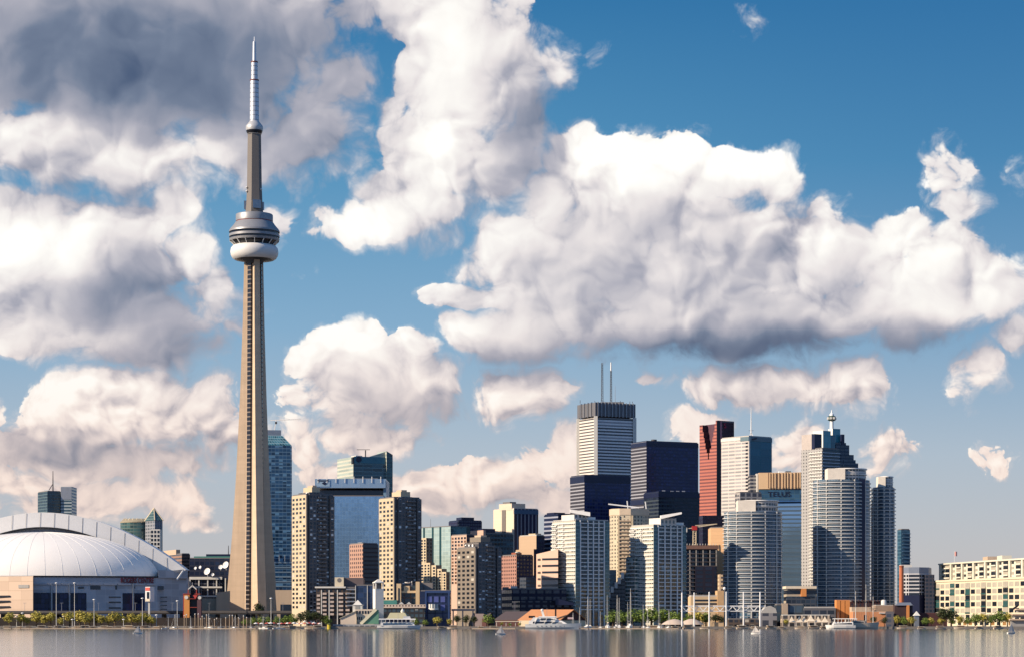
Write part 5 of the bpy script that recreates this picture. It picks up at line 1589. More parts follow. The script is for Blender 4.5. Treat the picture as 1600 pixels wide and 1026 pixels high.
# white flats rising behind
Pa2, Pb2 = Vector((at(1470, 2030), 2030)), Vector((at(1640, 1800), 1800))
e2 = (Pb2 - Pa2).normalized(); nb2 = Vector((-e2.y, e2.x))
zt2 = zz(881, 2030)
wf2 = [tuple(Pa2), tuple(Pb2), tuple(Pb2 + nb2 * 30), tuple(Pa2 + nb2 * 30)]
wp = plain('white green paint', (.62, .58, .47), .75, var=.06)
t = tower('white_terrace_flats', 'white flats with rows of balconies rising behind the yellow warehouse', 'apartment building', wf2, zt2, wp, roof=M['roof_pale'], body='wall')
L2 = (Pb2 - Pa2).length
z0 = zt2 - 4 * 4.3
for k in range(9):
    q0 = Pa2 + e2 * (L2 * (k + .05) / 9)
    q1 = Pa2 + e2 * (L2 * (k + .98) / 9)
    for r in range(4):
        z = z0 + r * 4.3
        a, b_ = q0.lerp(q1, .42), q0.lerp(q1, .92)
        MB().prism([tuple(a - nb2 * .2), tuple(b_ - nb2 * .2), tuple(b_ + nb2 * .1), tuple(a + nb2 * .1)], z + .3, z + 3.5, 0, 0).build('balcony_opening', M['glassdark'] if (k + r) % 3 else wb[1][0], t)
        MB().prism([tuple(a - nb2 * 1.6), tuple(b_ - nb2 * 1.6), tuple(b_), tuple(a)], z - .1, z + 1.0, 0, 0).build('balcony', wp, t)
        a, b_ = q0.lerp(q1, .08), q0.lerp(q1, .26)
        MB().prism([tuple(a - nb2 * .2), tuple(b_ - nb2 * .2), tuple(b_ + nb2 * .1), tuple(a + nb2 * .1)], z + .9, z + 3.0, 0, 0).build('window', random.choice([M['glassdark'], wb[1][0]]), t)
    q = q0
    MB().prism([tuple(q - nb2 * 1.7 - e2 * 1.6), tuple(q - nb2 * 1.7 + e2 * 1.6), tuple(q + e2 * 1.6), tuple(q - e2 * 1.6)], z0 - 12, zt2, 0, 0).build('pier', wp, t)
MB().prism([tuple(v_) for v_ in (Pa2 - nb2 * 1.9 - e2 * 2, Pb2 - nb2 * 1.9, Pb2, Pa2 - e2 * 2)], zt2 - .5, zt2 + .7, 0, 0).build('cornice', wp, t)
for px, y, m_ in ((1531, 872.5, M['tan']), (1552, 868.5, wp), (1604, 864, wp)):
    d = (px - 1470) / 170
    q = Pa2.lerp(Pb2, d * 1.08) + nb2 * 9
    MB().box(q.x - 4, q.x + 4, q.y - 10, q.y + 10, zt2, zt2 + (4.4 if px != 1604 else 8)).build('roof_house', m_, t)
fl = thing('flagpole', 'flagpole with a red and white flag on the white flats', 'flagpole', (at(1492, 1998), 2000, zt2))
MB().tube((at(1492, 1998), 2000, zt2), (at(1492, 1998), 2000, zt2 + 11), .15).build('pole', M['white'], fl)
MB().prism([(at(1492, 1998), 2000), (at(1492, 1998) + 1.2, 1999.6), (at(1492, 1998) + 2.4, 2000.2), (at(1492, 1998) + 2.4, 2000.4), (at(1492, 1998), 2000.2)], zt2 + 6.5, zt2 + 10.5, 0, 0).build('flag', plain('faded red white flag', (.62, .30, .26), .8), fl)

# ================================================================ the waterfront
# elevated expressway on the left
Y = 1925
t = thing('elevated_expressway', 'dark elevated expressway crossing in front of the stadium and tall tower', 'expressway', (at(230, Y), Y + 8, GZ))
dk_ = plain('stained deck concrete', (.055, .05, .048), .9, var=.3)
MB().box(at(-120, Y), at(560, Y), Y, Y + 18, 11.6, 13.2).build('deck', dk_, t)
MB().box(at(-120, Y), at(560, Y), Y - .3, Y + .1, 12.6, 14.4).build('parapet', plain('parapet concrete', (.11, .10, .095), .9, var=.3), t)
o = None
for k in range(24):
    x = at(-110 + k * 28, Y)
    if o is None:
        o = MB().prism([(x - 1, Y + 2), (x + 1, Y + 2), (x + 1, Y + 16), (x - 1, Y + 16)], GZ, 11.8, 0, 0).build('pillar', dk_, t); x0 = x
    else:
        copies(o, [(x - x0, 0, 0)])
b = MB()
for k in range(34):
    x = at(-100 + k * 19.3, Y)
    if k % 3 != 1:
        continue
    b = MB().tube((x, Y + 9, 13.2), (x, Y + 9, 21), .16, .12, 6)
    b.bar((x - 1.4, Y + 9, 21), (x + 1.4, Y + 9, 21), .25)
    b.build('road_lamp', M['steel'], t)
tag(block(None, 'shade_band', front(-120, 395, Y - 22, 1.2), GZ, 8.5, plain('painted shade', (.035, .026, .022), .9, var=.4)), 'long dark band painted for the shade behind the yellow green trees under the expressway', 'wall')  # dark sheet added for the shaded buildings under the expressway

# orange entrance kiosk with a red arch
Y = 1905
t = thing('entrance_kiosk', 'orange kiosk with red pipe arch, round clock and triangular sign', 'kiosk', (at(300, Y), Y, GZ))
og = plain('orange panels', (.62, .26, .07), .7, var=.06)
rd = plain('dull red steel', (.30, .05, .035), .5)
zt_, zb_ = zz(928, Y), zz(953.5, Y)
MB().box(at(287.5, Y), at(296, Y), Y, Y + 6, GZ, zt_).build('left_column', og, t)
MB().box(at(286, Y), at(287.4, Y), Y + .5, Y + 6, GZ, zt_).build('side_panel', rd, t)
MB().box(at(296, Y), at(308, Y), Y + 3, Y + 7, GZ, zt_).build('doorway', M['black'], t)
MB().box(at(308, Y), at(314, Y), Y, Y + 6, GZ, zz(933, Y)).build('right_column', plain('dark plum panels', (.10, .05, .06), .7), t)
MB().box(at(286, Y), at(297, Y), Y - .4, Y + 6.2, zt_, zt_ + .8).build('cap', rd, t)
MB().box(at(304, Y), at(312.5, Y), Y - .4, Y + 6.2, zt_, zt_ + .8).build('cap', rd, t)
MB().box(at(296, Y), at(308, Y), Y - .2, Y + 3, zz(935, Y), zz(936.2, Y) + 1.1).build('cross_beam', rd, t)
MB().box(at(296, Y), at(308, Y), Y + .2, Y + 2.6, zz(948.5, Y), zz(947.5, Y)).build('cross_beam', rd, t)
for a, c in ((-6.5, 0), (6.5, 0)):
    MB().bar((at(300 + a, Y), Y + 2, zt_), (at(300 + a, Y), Y + 2, zz(920, Y)), .8).build('arch_post', rd, t)
    MB().bar((at(300 + a, Y), Y + 2, zz(920, Y)), (at(300, Y), Y + 2, zz(914, Y)), .8).build('arch_pipe', M['offwhite'], t)
MB().tube((at(300, Y), Y + 2, zz(914, Y)), (at(300, Y), Y + 2, zz(909, Y)), .25).build('finial', M['steel'], t)
for px, py, r_ in ((291.3, 932.5, 1.5), (312, 933, 1.4)):
    MB().tube((at(px, Y), Y - .6, zz(py, Y)), (at(px, Y), Y + .2, zz(py, Y)), r_, r_, 20).build('clock_face', M['offwhite'], t)
a, c, d_ = (at(301.5, Y), zz(929, Y)), (at(309, Y), zz(929, Y)), (at(305.3, Y), zz(935, Y))
MB().loft([[(a[0], Y - .3, a[1]), (c[0], Y - .3, c[1]), (d_[0], Y - .3, d_[1])], [(a[0], Y - .8, a[1]), (c[0], Y - .8, c[1]), (d_[0], Y - .8, d_[1])]]).build('triangle_sign', plain('bright red sign', (.50, .06, .05), .5), t)

# video pylon before the stadium
Y = 1915
t = thing('screen_pylon', 'white pylon sign with a red top panel and dark screen by the stadium', 'sign', (at(233, Y), Y, GZ))
MB().prism([(at(227, Y), Y), (at(235, Y), Y - 1.5), (at(240, Y), Y + 4), (at(232, Y), Y + 5.5)], zz(939, Y), zz(916, Y), 0, 0).build('cabinet', M['white'], t)
e = (Vector((at(235, Y), Y - 1.5)) - Vector((at(227, Y), Y))); e.normalize(); nn = Vector((e.y, -e.x))
def plate(n_, x0, x1, y0, y1, m_):
    A, B_ = Vector((at(x0, Y), Y - (x0 - 227) / 8 * 1.5)), Vector((at(x1, Y), Y - (x1 - 227) / 8 * 1.5))
    MB().prism([tuple(A + nn * .25), tuple(B_ + nn * .25), tuple(B_ - nn * .1), tuple(A - nn * .1)], zz(y1, Y), zz(y0, Y), 0, 0).build(n_, m_, t)
plate('red_panel', 227.4, 234.6, 917, 922, plain('red panel', (.62, .10, .08), .5))
plate('screen', 229.6, 233.6, 924, 934.5, M['glassdark'])
plate('lower_panel', 227.4, 234.6, 935, 938.5, M['canvas'])
MB().box(at(231.3, Y), at(234, Y), Y + .5, Y + 3, GZ, zz(939, Y)).build('post', M['offwhite'], t)

# ---------------------------------------------------------------- low buildings along the quay
# terrace flats with white balconies
Y = 1790
p = foot(493, 497, 557, Y, 8)
t = tower('terrace_flats', 'low dark flats with columns of pale balconies below the yellowish tower', 'apartment building', front(494, 556, Y, 30), zz(918, Y), fac('flats wall', (.06, .045, .04), (.015, .016, .02), 3.4, 3.5, .5, .6, vary=.5), roof=M['roof'])
block(t, 'cornice', front(492, 540, Y - 1.2, 30), zz(918, Y), zz(915.5, Y), M['offwhite'])
for px, w in ((495, 5), (504, 6), (515, 6.5), (529, 7), (540, 6)):
    for r in range(6 if px > 500 else 5):
        yb = 925 + r * 6.4 + (0 if px > 500 else 3)
        bl = block(t, 'balcony', front(px, px + w, Y - 2, 3), zz(yb + 3.3, Y), zz(yb, Y), plain('pinkish balcony', (.52, .42, .36), .8) if 'pinkish balcony' not in bpy.data.materials else bpy.data.materials['pinkish balcony'])
for px in (501.5, 513.5, 526.5):
    block(t, 'wall_fin', front(px, px + 1.4, Y - 2.2, 3), GZ, zz(921, Y), M['offwhite'])
block(t, 'penthouse', front(523, 537, Y + 4, 14), zz(916, Y), zz(901, Y), plain('pale yellow wall', (.60, .52, .38), .8), top=M['roof'])
MB().tube((at(529.5, Y), Y + 3.9, zz(905.5, Y)), (at(529.5, Y), Y + 4.2, zz(905.5, Y)), 1.7, 1.7, 16).build('arched_vent', M['roof'], t)
block(t, 'roof_plant', front(538, 568, Y + 8, 16), zz(916, Y), zz(901.5, Y), plain('plum plant screen', (.13, .10, .10), .8), top=M['roof'])
t = tower('blue_glass_block', 'dark blue glass block with white edges beside the white clock tower', 'building', front(556, 583, Y - 4, 26), zz(914.5, Y), fac('blue glass low', (.03, .05, .10), (.014, .03, .075), 3, 4, .92, .9, vary=.4, rough=.08), roof=M['roof'])
for px in (555, 573.5):
    block(t, 'white_edge', front(px, px + .9, Y - 4.7, 1.2), GZ, zz(914, Y), M['offwhite'])
for r in range(5):
    block(t, 'balcony_rail', front(541, 555, Y - 3.2, 2), zz(921 + r * 6.3, Y), zz(919 + r * 6.3, Y), M['steel'])

# ferry terminal: cream gabled halls with green roofs, white clock tower
Y = 1720
t = thing('terminal_building', 'cream quayside terminal with green sloping roofs and a small lantern', 'building', (at(560, Y), Y + 10, GZ))
cr2 = plain('cream boards', (.60, .50, .40), .8, var=.08)
grn = plain('green standing seam', (.10, .24, .17), .55, var=.1)


def gable(t, x0, x1, Yf, d, ze, zr, wall, roofm, name='gable_wall', xr=None):
    """hall whose gable faces the lake"""
    xa, xb = at(x0, Yf), at(x1, Yf)
    xm = (xa + xb) / 2 if xr is None else at(xr, Yf)
    b = MB()
    prof = [(xa, GZ), (xb, GZ), (xb, ze), (xm, zr), (xa, ze)]
    b.loft([[(x, Yf, z) for x, z in prof], [(x, Yf + d, z) for x, z in prof]])
    w = b.build(name, wall, t)
    b = MB()
    o = .8
    for xs, s in ((xa, -1), (xb, 1)):
        q = [(xm, zr + .35), (xs + s * o, ze + .35 - (zr - ze) * o / abs(xm - xs))]
        b.loft([[(q[0][0], Yf - o, q[0][1]), (q[1][0], Yf - o, q[1][1]), (q[1][0], Yf - o, q[1][1] - .3), (q[0][0], Yf - o, q[0][1] - .3)],
                [(q[0][0], Yf + d + o, q[0][1]), (q[1][0], Yf + d + o, q[1][1]), (q[1][0], Yf + d + o, q[1][1] - .3), (q[0][0], Yf + d + o, q[0][1] - .3)]])
    b.build('roof', roofm, t)
    return w


gable(t, 532, 557, Y, 18, zz(965, Y), zz(954, Y), cr2, plain('pale roof boards', (.56, .52, .40), .7), xr=556)
block(t, 'window_gallery', front(555, 584, Y + 2, 12), GZ, zz(951, Y), cr2, top=grn)
for k in range(6):
    block(t, 'window', front(556.5 + k * 4.4, 559 + k * 4.4, Y + 1.8, .6), zz(958, Y), zz(953.4, Y), M['glassdark'])
    if k < 3:
        block(t, 'window', front(557.5 + k * 3.2, 559.6 + k * 3.2, Y + 1.8, .6), zz(967.5, Y), zz(963, Y), M['glassdark'])
sl_ = [(at(566, Y), zz(974, Y)), (at(592, Y), zz(974, Y)), (at(592, Y), zz(952, Y)), (at(588, Y), zz(952, Y))]
MB().loft([[(x, Y - 3, z) for x, z in sl_], [(x, Y - .5, z) for x, z in sl_]]).build('green_gable', grn, t)
MB().bar((at(564, Y), Y - 3.4, zz(974, Y)), (at(588, Y), Y - 3.4, zz(951, Y)), .9, 2.2).build('gable_trim', plain('pale yellow trim', (.62, .58, .42), .7), t)
block(t, 'lantern', front(551, 566, Y + 4, 8), zz(955, Y), zz(944.5, Y), M['offwhite'])
MB().prism([(at(550, Y), Y + 3.5), (at(567, Y), Y + 3.5), (at(567, Y), Y + 12.5), (at(550, Y), Y + 12.5)], zz(944.5, Y), zz(944, Y), 0, 0).build('lantern_eave', M['offwhite'], t)
c = centre(front(551, 566, Y + 4, 8))
MB().loft([[(c[0] + sx_ * 3.6, c[1] + sy_ * 4, zz(944.4, Y)) for sx_, sy_ in ((-1, -1), (1, -1), (1, 1), (-1, 1))], [(c[0] + sx_ * .2, c[1] + sy_ * .2, zz(936.5, Y)) for sx_, sy_ in ((-1, -1), (1, -1), (1, 1), (-1, 1))]]).build('lantern_roof', M['offwhite'], t)
block(t, 'lantern_opening', front(555, 562, Y + 3.8, 1), zz(953, Y), zz(945.8, Y), M['concrete'])
block(t, 'quay_shed', front(520, 596, Y - 8, 5), GZ, zz(974.5, Y - 8), fac('shed', (.36, .36, .36), (.06, .08, .10), 4, 3, .8, .6), top=M['roof_pale'])
Y = 1725
t = thing('clock_tower', 'white square clock tower with an open belfry at the quay', 'clock tower', (at(591, Y), Y + 4, GZ))
wt_ = plain('white stone', (.66, .64, .60), .7, var=.06)
pc = foot(582.5, 586.5, 599.5, Y, 18)
block(t, 'shaft', pc, GZ, zz(919, Y), wt_)
for v_ in pc:
    q = Vector(centre(pc)).lerp(Vector(v_), .88)
    MB().box(q.x - .5, q.x + .5, q.y - .5, q.y + .5, zz(919, Y), zz(910, Y)).build('belfry_post', wt_, t)
block(t, 'belfry_core', inset(pc, .2, .8, .2, .8), zz(919, Y), zz(910, Y), M['roof'])
block(t, 'belfry_eave', grow(pc, .3), zz(910, Y), zz(908.8, Y), wt_)
c = centre(pc)
MB().loft([[(x, y, zz(908.8, Y)) for x, y in grow(pc, .1)], [(c[0] + (x - c[0]) * .05, c[1] + (y - c[1]) * .05, zz(903.8, Y)) for x, y in pc]]).build('belfry_roof', M['offwhite'], t)

# sand frames and the blue box hall
Y = 1790
t = thing('sand_frame_building', 'sand coloured framed building with dark glass between the flats towers', 'building', (at(640, Y), Y + 10, GZ))
snd = plain('sand stone', (.64, .47, .28), .8, var=.06)
block(t, 'body', front(622, 662, Y + 3, 24), GZ, zz(914, Y), fac('smoked glass', (.10, .08, .07), (.02, .03, .035), 5, 6, .8, .85, vary=.6), top=M['roof'])
for a, b_, y in ((619.5, 626.5, 911), (649.5, 655.5, 908)):
    block(t, 'tall_frame', front(a, b_, Y - 1, 8), GZ, zz(y, Y), snd, top=M['roof_pale'])
block(t, 'frame_slot', front(622, 624, Y - 1.3, 1), zz(940, Y), zz(918, Y), M['glassdark'])
block(t, 'upper_panel', front(631, 640, Y + 1.4, 3), zz(925, Y), zz(914.5, Y), snd)
block(t, 'cross_beam', front(626, 650, Y + 1, 3), zz(925.5, Y), zz(922, Y), snd)
block(t, 'roof_plant', front(657, 676, Y + 6, 12), zz(922, Y), zz(909.5, Y), plain('grey plant screen', (.2, .18, .17), .8), top=M['roof'])
for px in (637, 636):
    pass
MB().lathe([(.2, zz(911, Y)), (2.2, zz(909.8, Y)), (2.5, zz(908.4, Y))], (at(636.5, Y), Y + 5), 14).build('roof_dish', M['white'], t)
MB().tube((at(643, Y), Y + 5, zz(914, Y)), (at(643, Y), Y + 5, zz(907, Y)), .3).build('flue', M['white'], t)
Y = 1785
t = tower('blue_box_hall', 'dark blue box hall with three violet windows and a white bay', 'building', front(656, 703.5, Y, 30), zz(923, Y), fac('blue box', (.014, .022, .07), (.012, .018, .055), 6, 6, .9, .9, vary=.3), roof=M['roof'])
block(t, 'frame_edge', front(664, 704, Y - 1.4, 2), zz(925.5, Y), zz(922, Y), plain('blue frame', (.03, .06, .16), .5))
for px in (664, 700):
    block(t, 'frame_edge', front(px, px + 2.6, Y - 1.4, 2), GZ, zz(925.5, Y), bpy.data.materials['blue frame'])
for k in range(3):
    for r in range(2):
        block(t, 'window', front(668 + k * 10.2, 675 + k * 10.2, Y - .5, 1), zz(940 + r * 13, Y), zz(931 + r * 13, Y), plain('violet pane', (.09, .11, .30), .15) if 'violet pane' not in bpy.data.materials else bpy.data.materials['violet pane'])
bay = arc(at(677.5, Y), Y - 1, 8 * Y / F, 4, 16, 180, 360)
MB().prism(bay, zz(952, Y), zz(943, Y), 0, 0).build('white_bay', [fac('bay', (.7, .68, .62), (.10, .13, .15), 2.4, 5, .55, .7, oy=.5)], t)
# restaurant strip
Y = 1765
t = tower('quay_restaurant', 'dark two storey quay building with a cream railing and small gables', 'building', front(598, 664, Y, 22), zz(949, Y), fac('restaurant', (.03, .03, .035), (.03, .045, .055), 3.5, 4, .7, .55, vary=.8, blind=(.3, .3, .28), pb=.15), roof=M['roof_pale'])
block(t, 'railing', front(598, 665, Y - .8, 1), zz(949, Y), zz(943.5, Y), fac('railing', (.62, .50, .40), (.10, .07, .06), 2.4, 2.8, .5, .4, oy=.3))
for px in (627, 639):
    MB().loft([[(at(px - 4, Y), Y - 1, zz(943, Y)), (at(px + 4, Y), Y - 1, zz(943, Y)), (at(px, Y), Y - 1, zz(939.5, Y))], [(at(px - 4, Y), Y + 5, zz(943, Y)), (at(px + 4, Y), Y + 5, zz(943, Y)), (at(px, Y), Y + 5, zz(939.5, Y))]]).build('gablet', M['offwhite'], t)
block(t, 'teal_roof_box', front(598, 620, Y + 14, 10), zz(945, Y), zz(936.5, Y), M['teal'])

# pavilion with a tent roof
Y = 1706
t = thing('tent_pavilion', 'pale yellow tent roofed pavilion with a finial behind the white ferry', 'pavilion', (at(620, Y), Y + 6, GZ))
tr = plain('pale yellow roofing', (.60, .56, .36), .7, var=.06)
c = (at(621, Y), Y + 9)
rr = []
for wpx, py in ((21, 967), (15.5, 964), (12.5, 958), (11.5, 956.4)):
    w = wpx * Y / F
    rr.append([(c[0] - w, c[1] - 8, zz(py, Y)), (c[0] + w, c[1] - 8, zz(py, Y)), (c[0] + w, c[1] + 8, zz(py, Y)), (c[0] - w, c[1] + 8, zz(py, Y))])
MB().loft(rr).build('roof', tr, t)
MB().box(c[0] - 9, c[0] + 9, c[1] - 7, c[1] + 7, GZ, zz(966.9, Y)).build('wall', M['navy'], t)
MB().lathe([(1.2, zz(956.6, Y)), (1.5, zz(954, Y)), (.9, zz(952, Y)), (.15, zz(949.5, Y))], (at(628, Y), c[1]), 12).build('finial', M['offwhite'], t)

# pergola
Y = 1800
t = thing('pergola', 'pinkish concrete pergola at the foot of the lone flats tower', 'pergola', (at(725, Y), Y, GZ))
pk = plain('pinkish concrete', (.36, .28, .25), .85)
for px in (707, 722, 738):
    block(t, 'post', front(px, px + 2, Y - 8, 3), GZ, zz(953, Y - 8), pk)
block(t, 'beam', front(705.5, 742, Y - 8.5, 4), zz(953.5, Y - 8), zz(950.5, Y - 8), pk)
block(t, 'beam', front(705.5, 742, Y - 2, 2), zz(953.5, Y - 8), zz(950.8, Y - 8), pk)
block(t, 'low_wall', front(742, 756, Y - 9, 6), GZ, zz(958, Y), pk)
# halls with pitched roofs facing the lake
def hall(name, label, x0, x1, xr0, Yf, d, ye, yr, wall, roofm, extra=None):
    """long roof slope towards the left lake side, gable end at the right"""
    t = thing(name, label, 'hall', (at((x0 + x1) / 2, Yf), Yf + d / 2, GZ))
    ze, zr = zz(ye, Yf), zz(yr, Yf)
    A = Vector((at(x0, Yf), Yf + 6)); B_ = Vector((at(xr0, Yf), Yf - 4)); Cc = Vector((at(x1, Yf), Yf + d))
    D = A + (Cc - B_)
    MB().prism([tuple(A), tuple(B_), tuple(Cc), tuple(D)], GZ, ze, 0, 0).build('wall', wall, t)
    m0, m1 = (A + D) / 2, (B_ + Cc) / 2
    o = (B_ - A).normalized() * 1.2
    A2, B2, C2, D2 = A - o, B_ + o, Cc + o, D - o
    v = lambda q, z: (q.x, q.y, z)
    b = MB()
    b.loft([[v(A2, ze), v(B2, ze), v(m1 + o, zr), v(m0 - o, zr)], [v(A2, ze + .4), v(B2, ze + .4), v(m1 + o, zr + .4), v(m0 - o, zr + .4)]])
    b.loft([[v(C2, ze), v(D2, ze), v(m0 - o, zr), v(m1 + o, zr)], [v(C2, ze + .4), v(D2, ze + .4), v(m0 - o, zr + .4), v(m1 + o, zr + .4)]])
    b.build('roof', roofm, t)
    b = MB()
    b.loft([[v(B_, ze), v(Cc, ze), v(m1, zr)], [v(B_ - o, ze), v(Cc - o, ze), v(m1 - o, zr)]])
    b.build('gable', M['darkbrick'], t)
    return t


t = hall('orange_roof_hall', 'quay hall with a broad orange roof and dark gable behind the motor yacht', 811, 917, 873, 1745, 24, 968.5, 952, M['cream'], plain('orange roof tiles', (.56, .25, .11), .8, var=.1))
block(t, 'chimney', front(867, 869.5, 1742, 2), zz(966, 1742), zz(950.5, 1742), M['black'])
block(t, 'roof_sign', front(887, 896, 1741.3, .4), zz(966.5, 1742), zz(963.5, 1742), plain('pale pink sign', (.55, .40, .40), .6))
block(t, 'roof_hatch', front(826, 836, 1740.5, 2), zz(964.5, 1742), zz(961.2, 1742), M['black'])
t = hall('dark_roof_hall', 'quay hall with a plum dark roof left of the orange roofed hall', 774, 858, 822, 1775, 26, 968, 955, M['darkbrick'], plain('plum shingles', (.085, .065, .068), .85, var=.15))
t = hall('dark_roof_hall', 'smaller plum roofed hall beside the pergola', 746, 772, 760, 1790, 16, 966, 957.5, M['darkbrick'], bpy.data.materials['plum shingles'])
t = thing('quay_awning', 'long cream awning on posts in front of the dark roofed hall', 'awning', (at(790, 1735), 1735, GZ))
MB().box(at(774, 1735), at(815, 1735), 1732, 1738, zz(970.5, 1735), zz(969.4, 1735)).build('roof', M['canvas'], t)
for k in range(6):
    MB().tube((at(776 + k * 7.4, 1733), 1733, GZ), (at(776 + k * 7.4, 1733), 1733, zz(970.4, 1735)), .2).build('post', M['offwhite'], t)

# canopy tent of two shells
Y = 1700
t = thing('shell_tent', 'pinkish grey tent of two low shells near the truss footbridge', 'tent', (at(1068, Y), Y + 8, GZ))
tc_ = plain('pinkish canvas', (.52, .42, .34), .8, var=.06)
for cx_, w, py in ((1055, 21, 966.5), (1082, 20, 966)):
    c = (at(cx_, Y), Y + 9); w *= Y / F
    prof = [(1.0, 975), (.82, 972.2), (.55, 968.8), (.25, py + .6), (.03, py - .3)]
    MB().lathe([(w * a, zz(y, Y)) for a, y in prof], c, 10).build('shell_roof', tc_, t)
    for k in range(8):
        a = 2 * math.pi * k / 8
        MB().tube((c[0] + w * .94 * math.cos(a), c[1] + w * .94 * math.sin(a), GZ), (c[0] + w * .94 * math.cos(a), c[1] + w * .94 * math.sin(a), zz(975, Y)), .15).build('post', M['offwhite'], t)
    MB().lathe([(w * .8, GZ), (w * .8, zz(975, Y))], c, 10).build('tent_shade', M['black'], t)  # black drum put in for the shade under the tent roof

# white truss footbridge with masts
Y = 1692
t = thing('truss_footbridge', 'white truss footbridge carried by six tall masts', 'footbridge', (at(1130, Y), Y, 0))
zl, zu = zz(954, Y), zz(946, Y)
for dy in (0, 4):
    MB().bar((at(1064, Y), Y + dy, zl), (at(1188, Y), Y + dy, zl), .5).build('bottom_chord', M['white'], t)
    MB().bar((at(1064, Y), Y + dy, zu), (at(1196, Y), Y + dy, zu), .7).build('top_chord', M['white'], t)
    b = MB()
    px = 1066; s = 0
    while px < 1190:
        b.bar((at(px, Y), Y + dy, zl if s else zu), (at(px + 6.6, Y), Y + dy, zu if s else zl), .35)
        px += 6.6; s = 1 - s
    b.build('lattice', M['white'], t)
MB().box(at(1064, Y), at(1190, Y), Y + .3, Y + 3.7, zl - .1, zl + .15).build('walkway', M['wood'], t)
for px, y0, y1 in ((1065.5, 927, 968), (1084.6, 927, 981), (1108, 926, 979), (1134.6, 925.5, 980), (1161.6, 926, 980), (1187.5, 926, 980)):
    m_ = MB().tube((at(px, Y), Y - .9, -2), (at(px, Y), Y - .9, zz(y0, Y)), .62, .5, 10).build('support_mast', M['white'], t)
    MB().lathe([(.5, zz(y0, Y)), (.7, zz(y0, Y) + .2), (.05, zz(y0, Y) + 1.2)], (at(px, Y), Y - .9), 10).build('mast_cap', M['white'], m_)

# cream peaked tents
Y = 1700
t0 = thing('peaked_tent', 'leftmost cream peaked tent of the beach row', 'tent', (at(1238, Y), Y + 4, GZ), 'cream peaked tents on the quay')
c = (at(1238, Y), Y + 4)
MB().loft([[(c[0] + a * 2.6, c[1] + b_ * 2.6, 5.2) for a, b_ in ((-1, -1), (1, -1), (1, 1), (-1, 1))], [(c[0] + a * 1.2, c[1] + b_ * 1.2, 6.6) for a, b_ in ((-1, -1), (1, -1), (1, 1), (-1, 1))], [(c[0] + a * .08, c[1] + b_ * .08, 9.4) for a, b_ in ((-1, -1), (1, -1), (1, 1), (-1, 1))]]).build('tent_roof', M['canvas'], t0)
for a, b_ in ((-1, -1), (1, -1), (1, 1), (-1, 1)):
    MB().tube((c[0] + a * 2.4, c[1] + b_ * 2.4, GZ), (c[0] + a * 2.4, c[1] + b_ * 2.4, 5.2), .12, .12, 6).build('post', M['offwhite'], t0)
names = ['second cream peaked tent from the left', 'third cream peaked tent from the left', 'fourth cream peaked tent, larger, mid row', 'fifth cream peaked tent from the left', 'rightmost cream peaked tent beside the white tour boat']
for i, px in enumerate((1250, 1258, 1268, 1280, 1290)):
    dup(t0, (at(px, Y), Y + 4 + (i % 2) * 2, GZ), names[i], 0, 1.15 if i == 2 else 1)

# brick works at the right
t = thing('orange_silo_block', 'bright orange block of three ribs right of the round towers', 'building', (at(1318, 1760), 1765, GZ))
os_ = plain('bright orange brick', (.62, .24, .07), .8, var=.08)
for a, b_ in ((1307, 1313), (1314, 1320), (1321, 1328)):
    block(t, 'rib_bay', front(a, b_, 1760, 10), GZ, zz(936.5, 1760), os_, top=M['roof'])
block(t, 'core', front(1307, 1328, 1761, 10), GZ, zz(938, 1760), M['darkbrick'])
t = tower('dark_brick_works', 'dark red brick works with a row of little chimney pots', 'building', front(1328.5, 1380, 1790, 20), zz(939, 1790), fac('works', (.06, .022, .022), (.02, .012, .014), 3.2, 7, .4, .6, wvar=.3), roof=M['roof'])
for k in range(10):
    MB().box(at(1331 + k * 5, 1790), at(1332.6 + k * 5, 1790), 1789, 1790.5, zz(939, 1790), zz(936.6, 1790)).build('chimney_pot', M['darkbrick'], t)
t = tower('orange_shed', 'low orange shed with flat roof under the dark brick works', 'building', front(1333, 1386, 1735, 18), zz(955, 1735), plain('orange render', (.56, .24, .11), .85, var=.12), roof=M['tan'], body='wall', parapet=.4)
block(t, 'upper_shed', front(1331, 1361, 1745, 12), GZ, zz(947.5, 1745), M['tan'], top=M['roof_pale'])
block(t, 'pale_canopy', front(1374, 1383, 1734, 2), zz(957.6, 1735), zz(956, 1735), M['offwhite'])
block(t, 'doorway', front(1350, 1353, 1734.7, 1), GZ, zz(960, 1735), M['black'])
t = tower('tan_store', 'tan windowless store with a round white tank on its roof', 'building', front(1368, 1397, 1752, 18), zz(945, 1752), plain('brownish tan render', (.30, .21, .15), .85), roof=M['roof_pale'], body='wall', parapet=.4)
MB().lathe([(4.2 * 1752 / F, zz(945, 1752)), (4.2 * 1752 / F, zz(938.4, 1752)), (3.2 * 1752 / F, zz(936.6, 1752)), (.4, zz(936, 1752))], (at(1383.5, 1752), 1760), 20).build('tank', M['offwhite'], t)
block(t, 'dark_shop', front(1384, 1397, 1733, 18), GZ, zz(954.5, 1733), fac('shop', (.14, .13, .14), (.05, .06, .08), 5, 4, .7, .6), top=M['roof_pale'])
t = tower('dark_house', 'dark plum house with a glazed roof and one orange pillar', 'building', front(1398, 1426, 1745, 18), zz(944.5, 1745), plain('plum wall', (.05, .028, .03), .8), roof=M['roof'], body='wall', parapet=0)
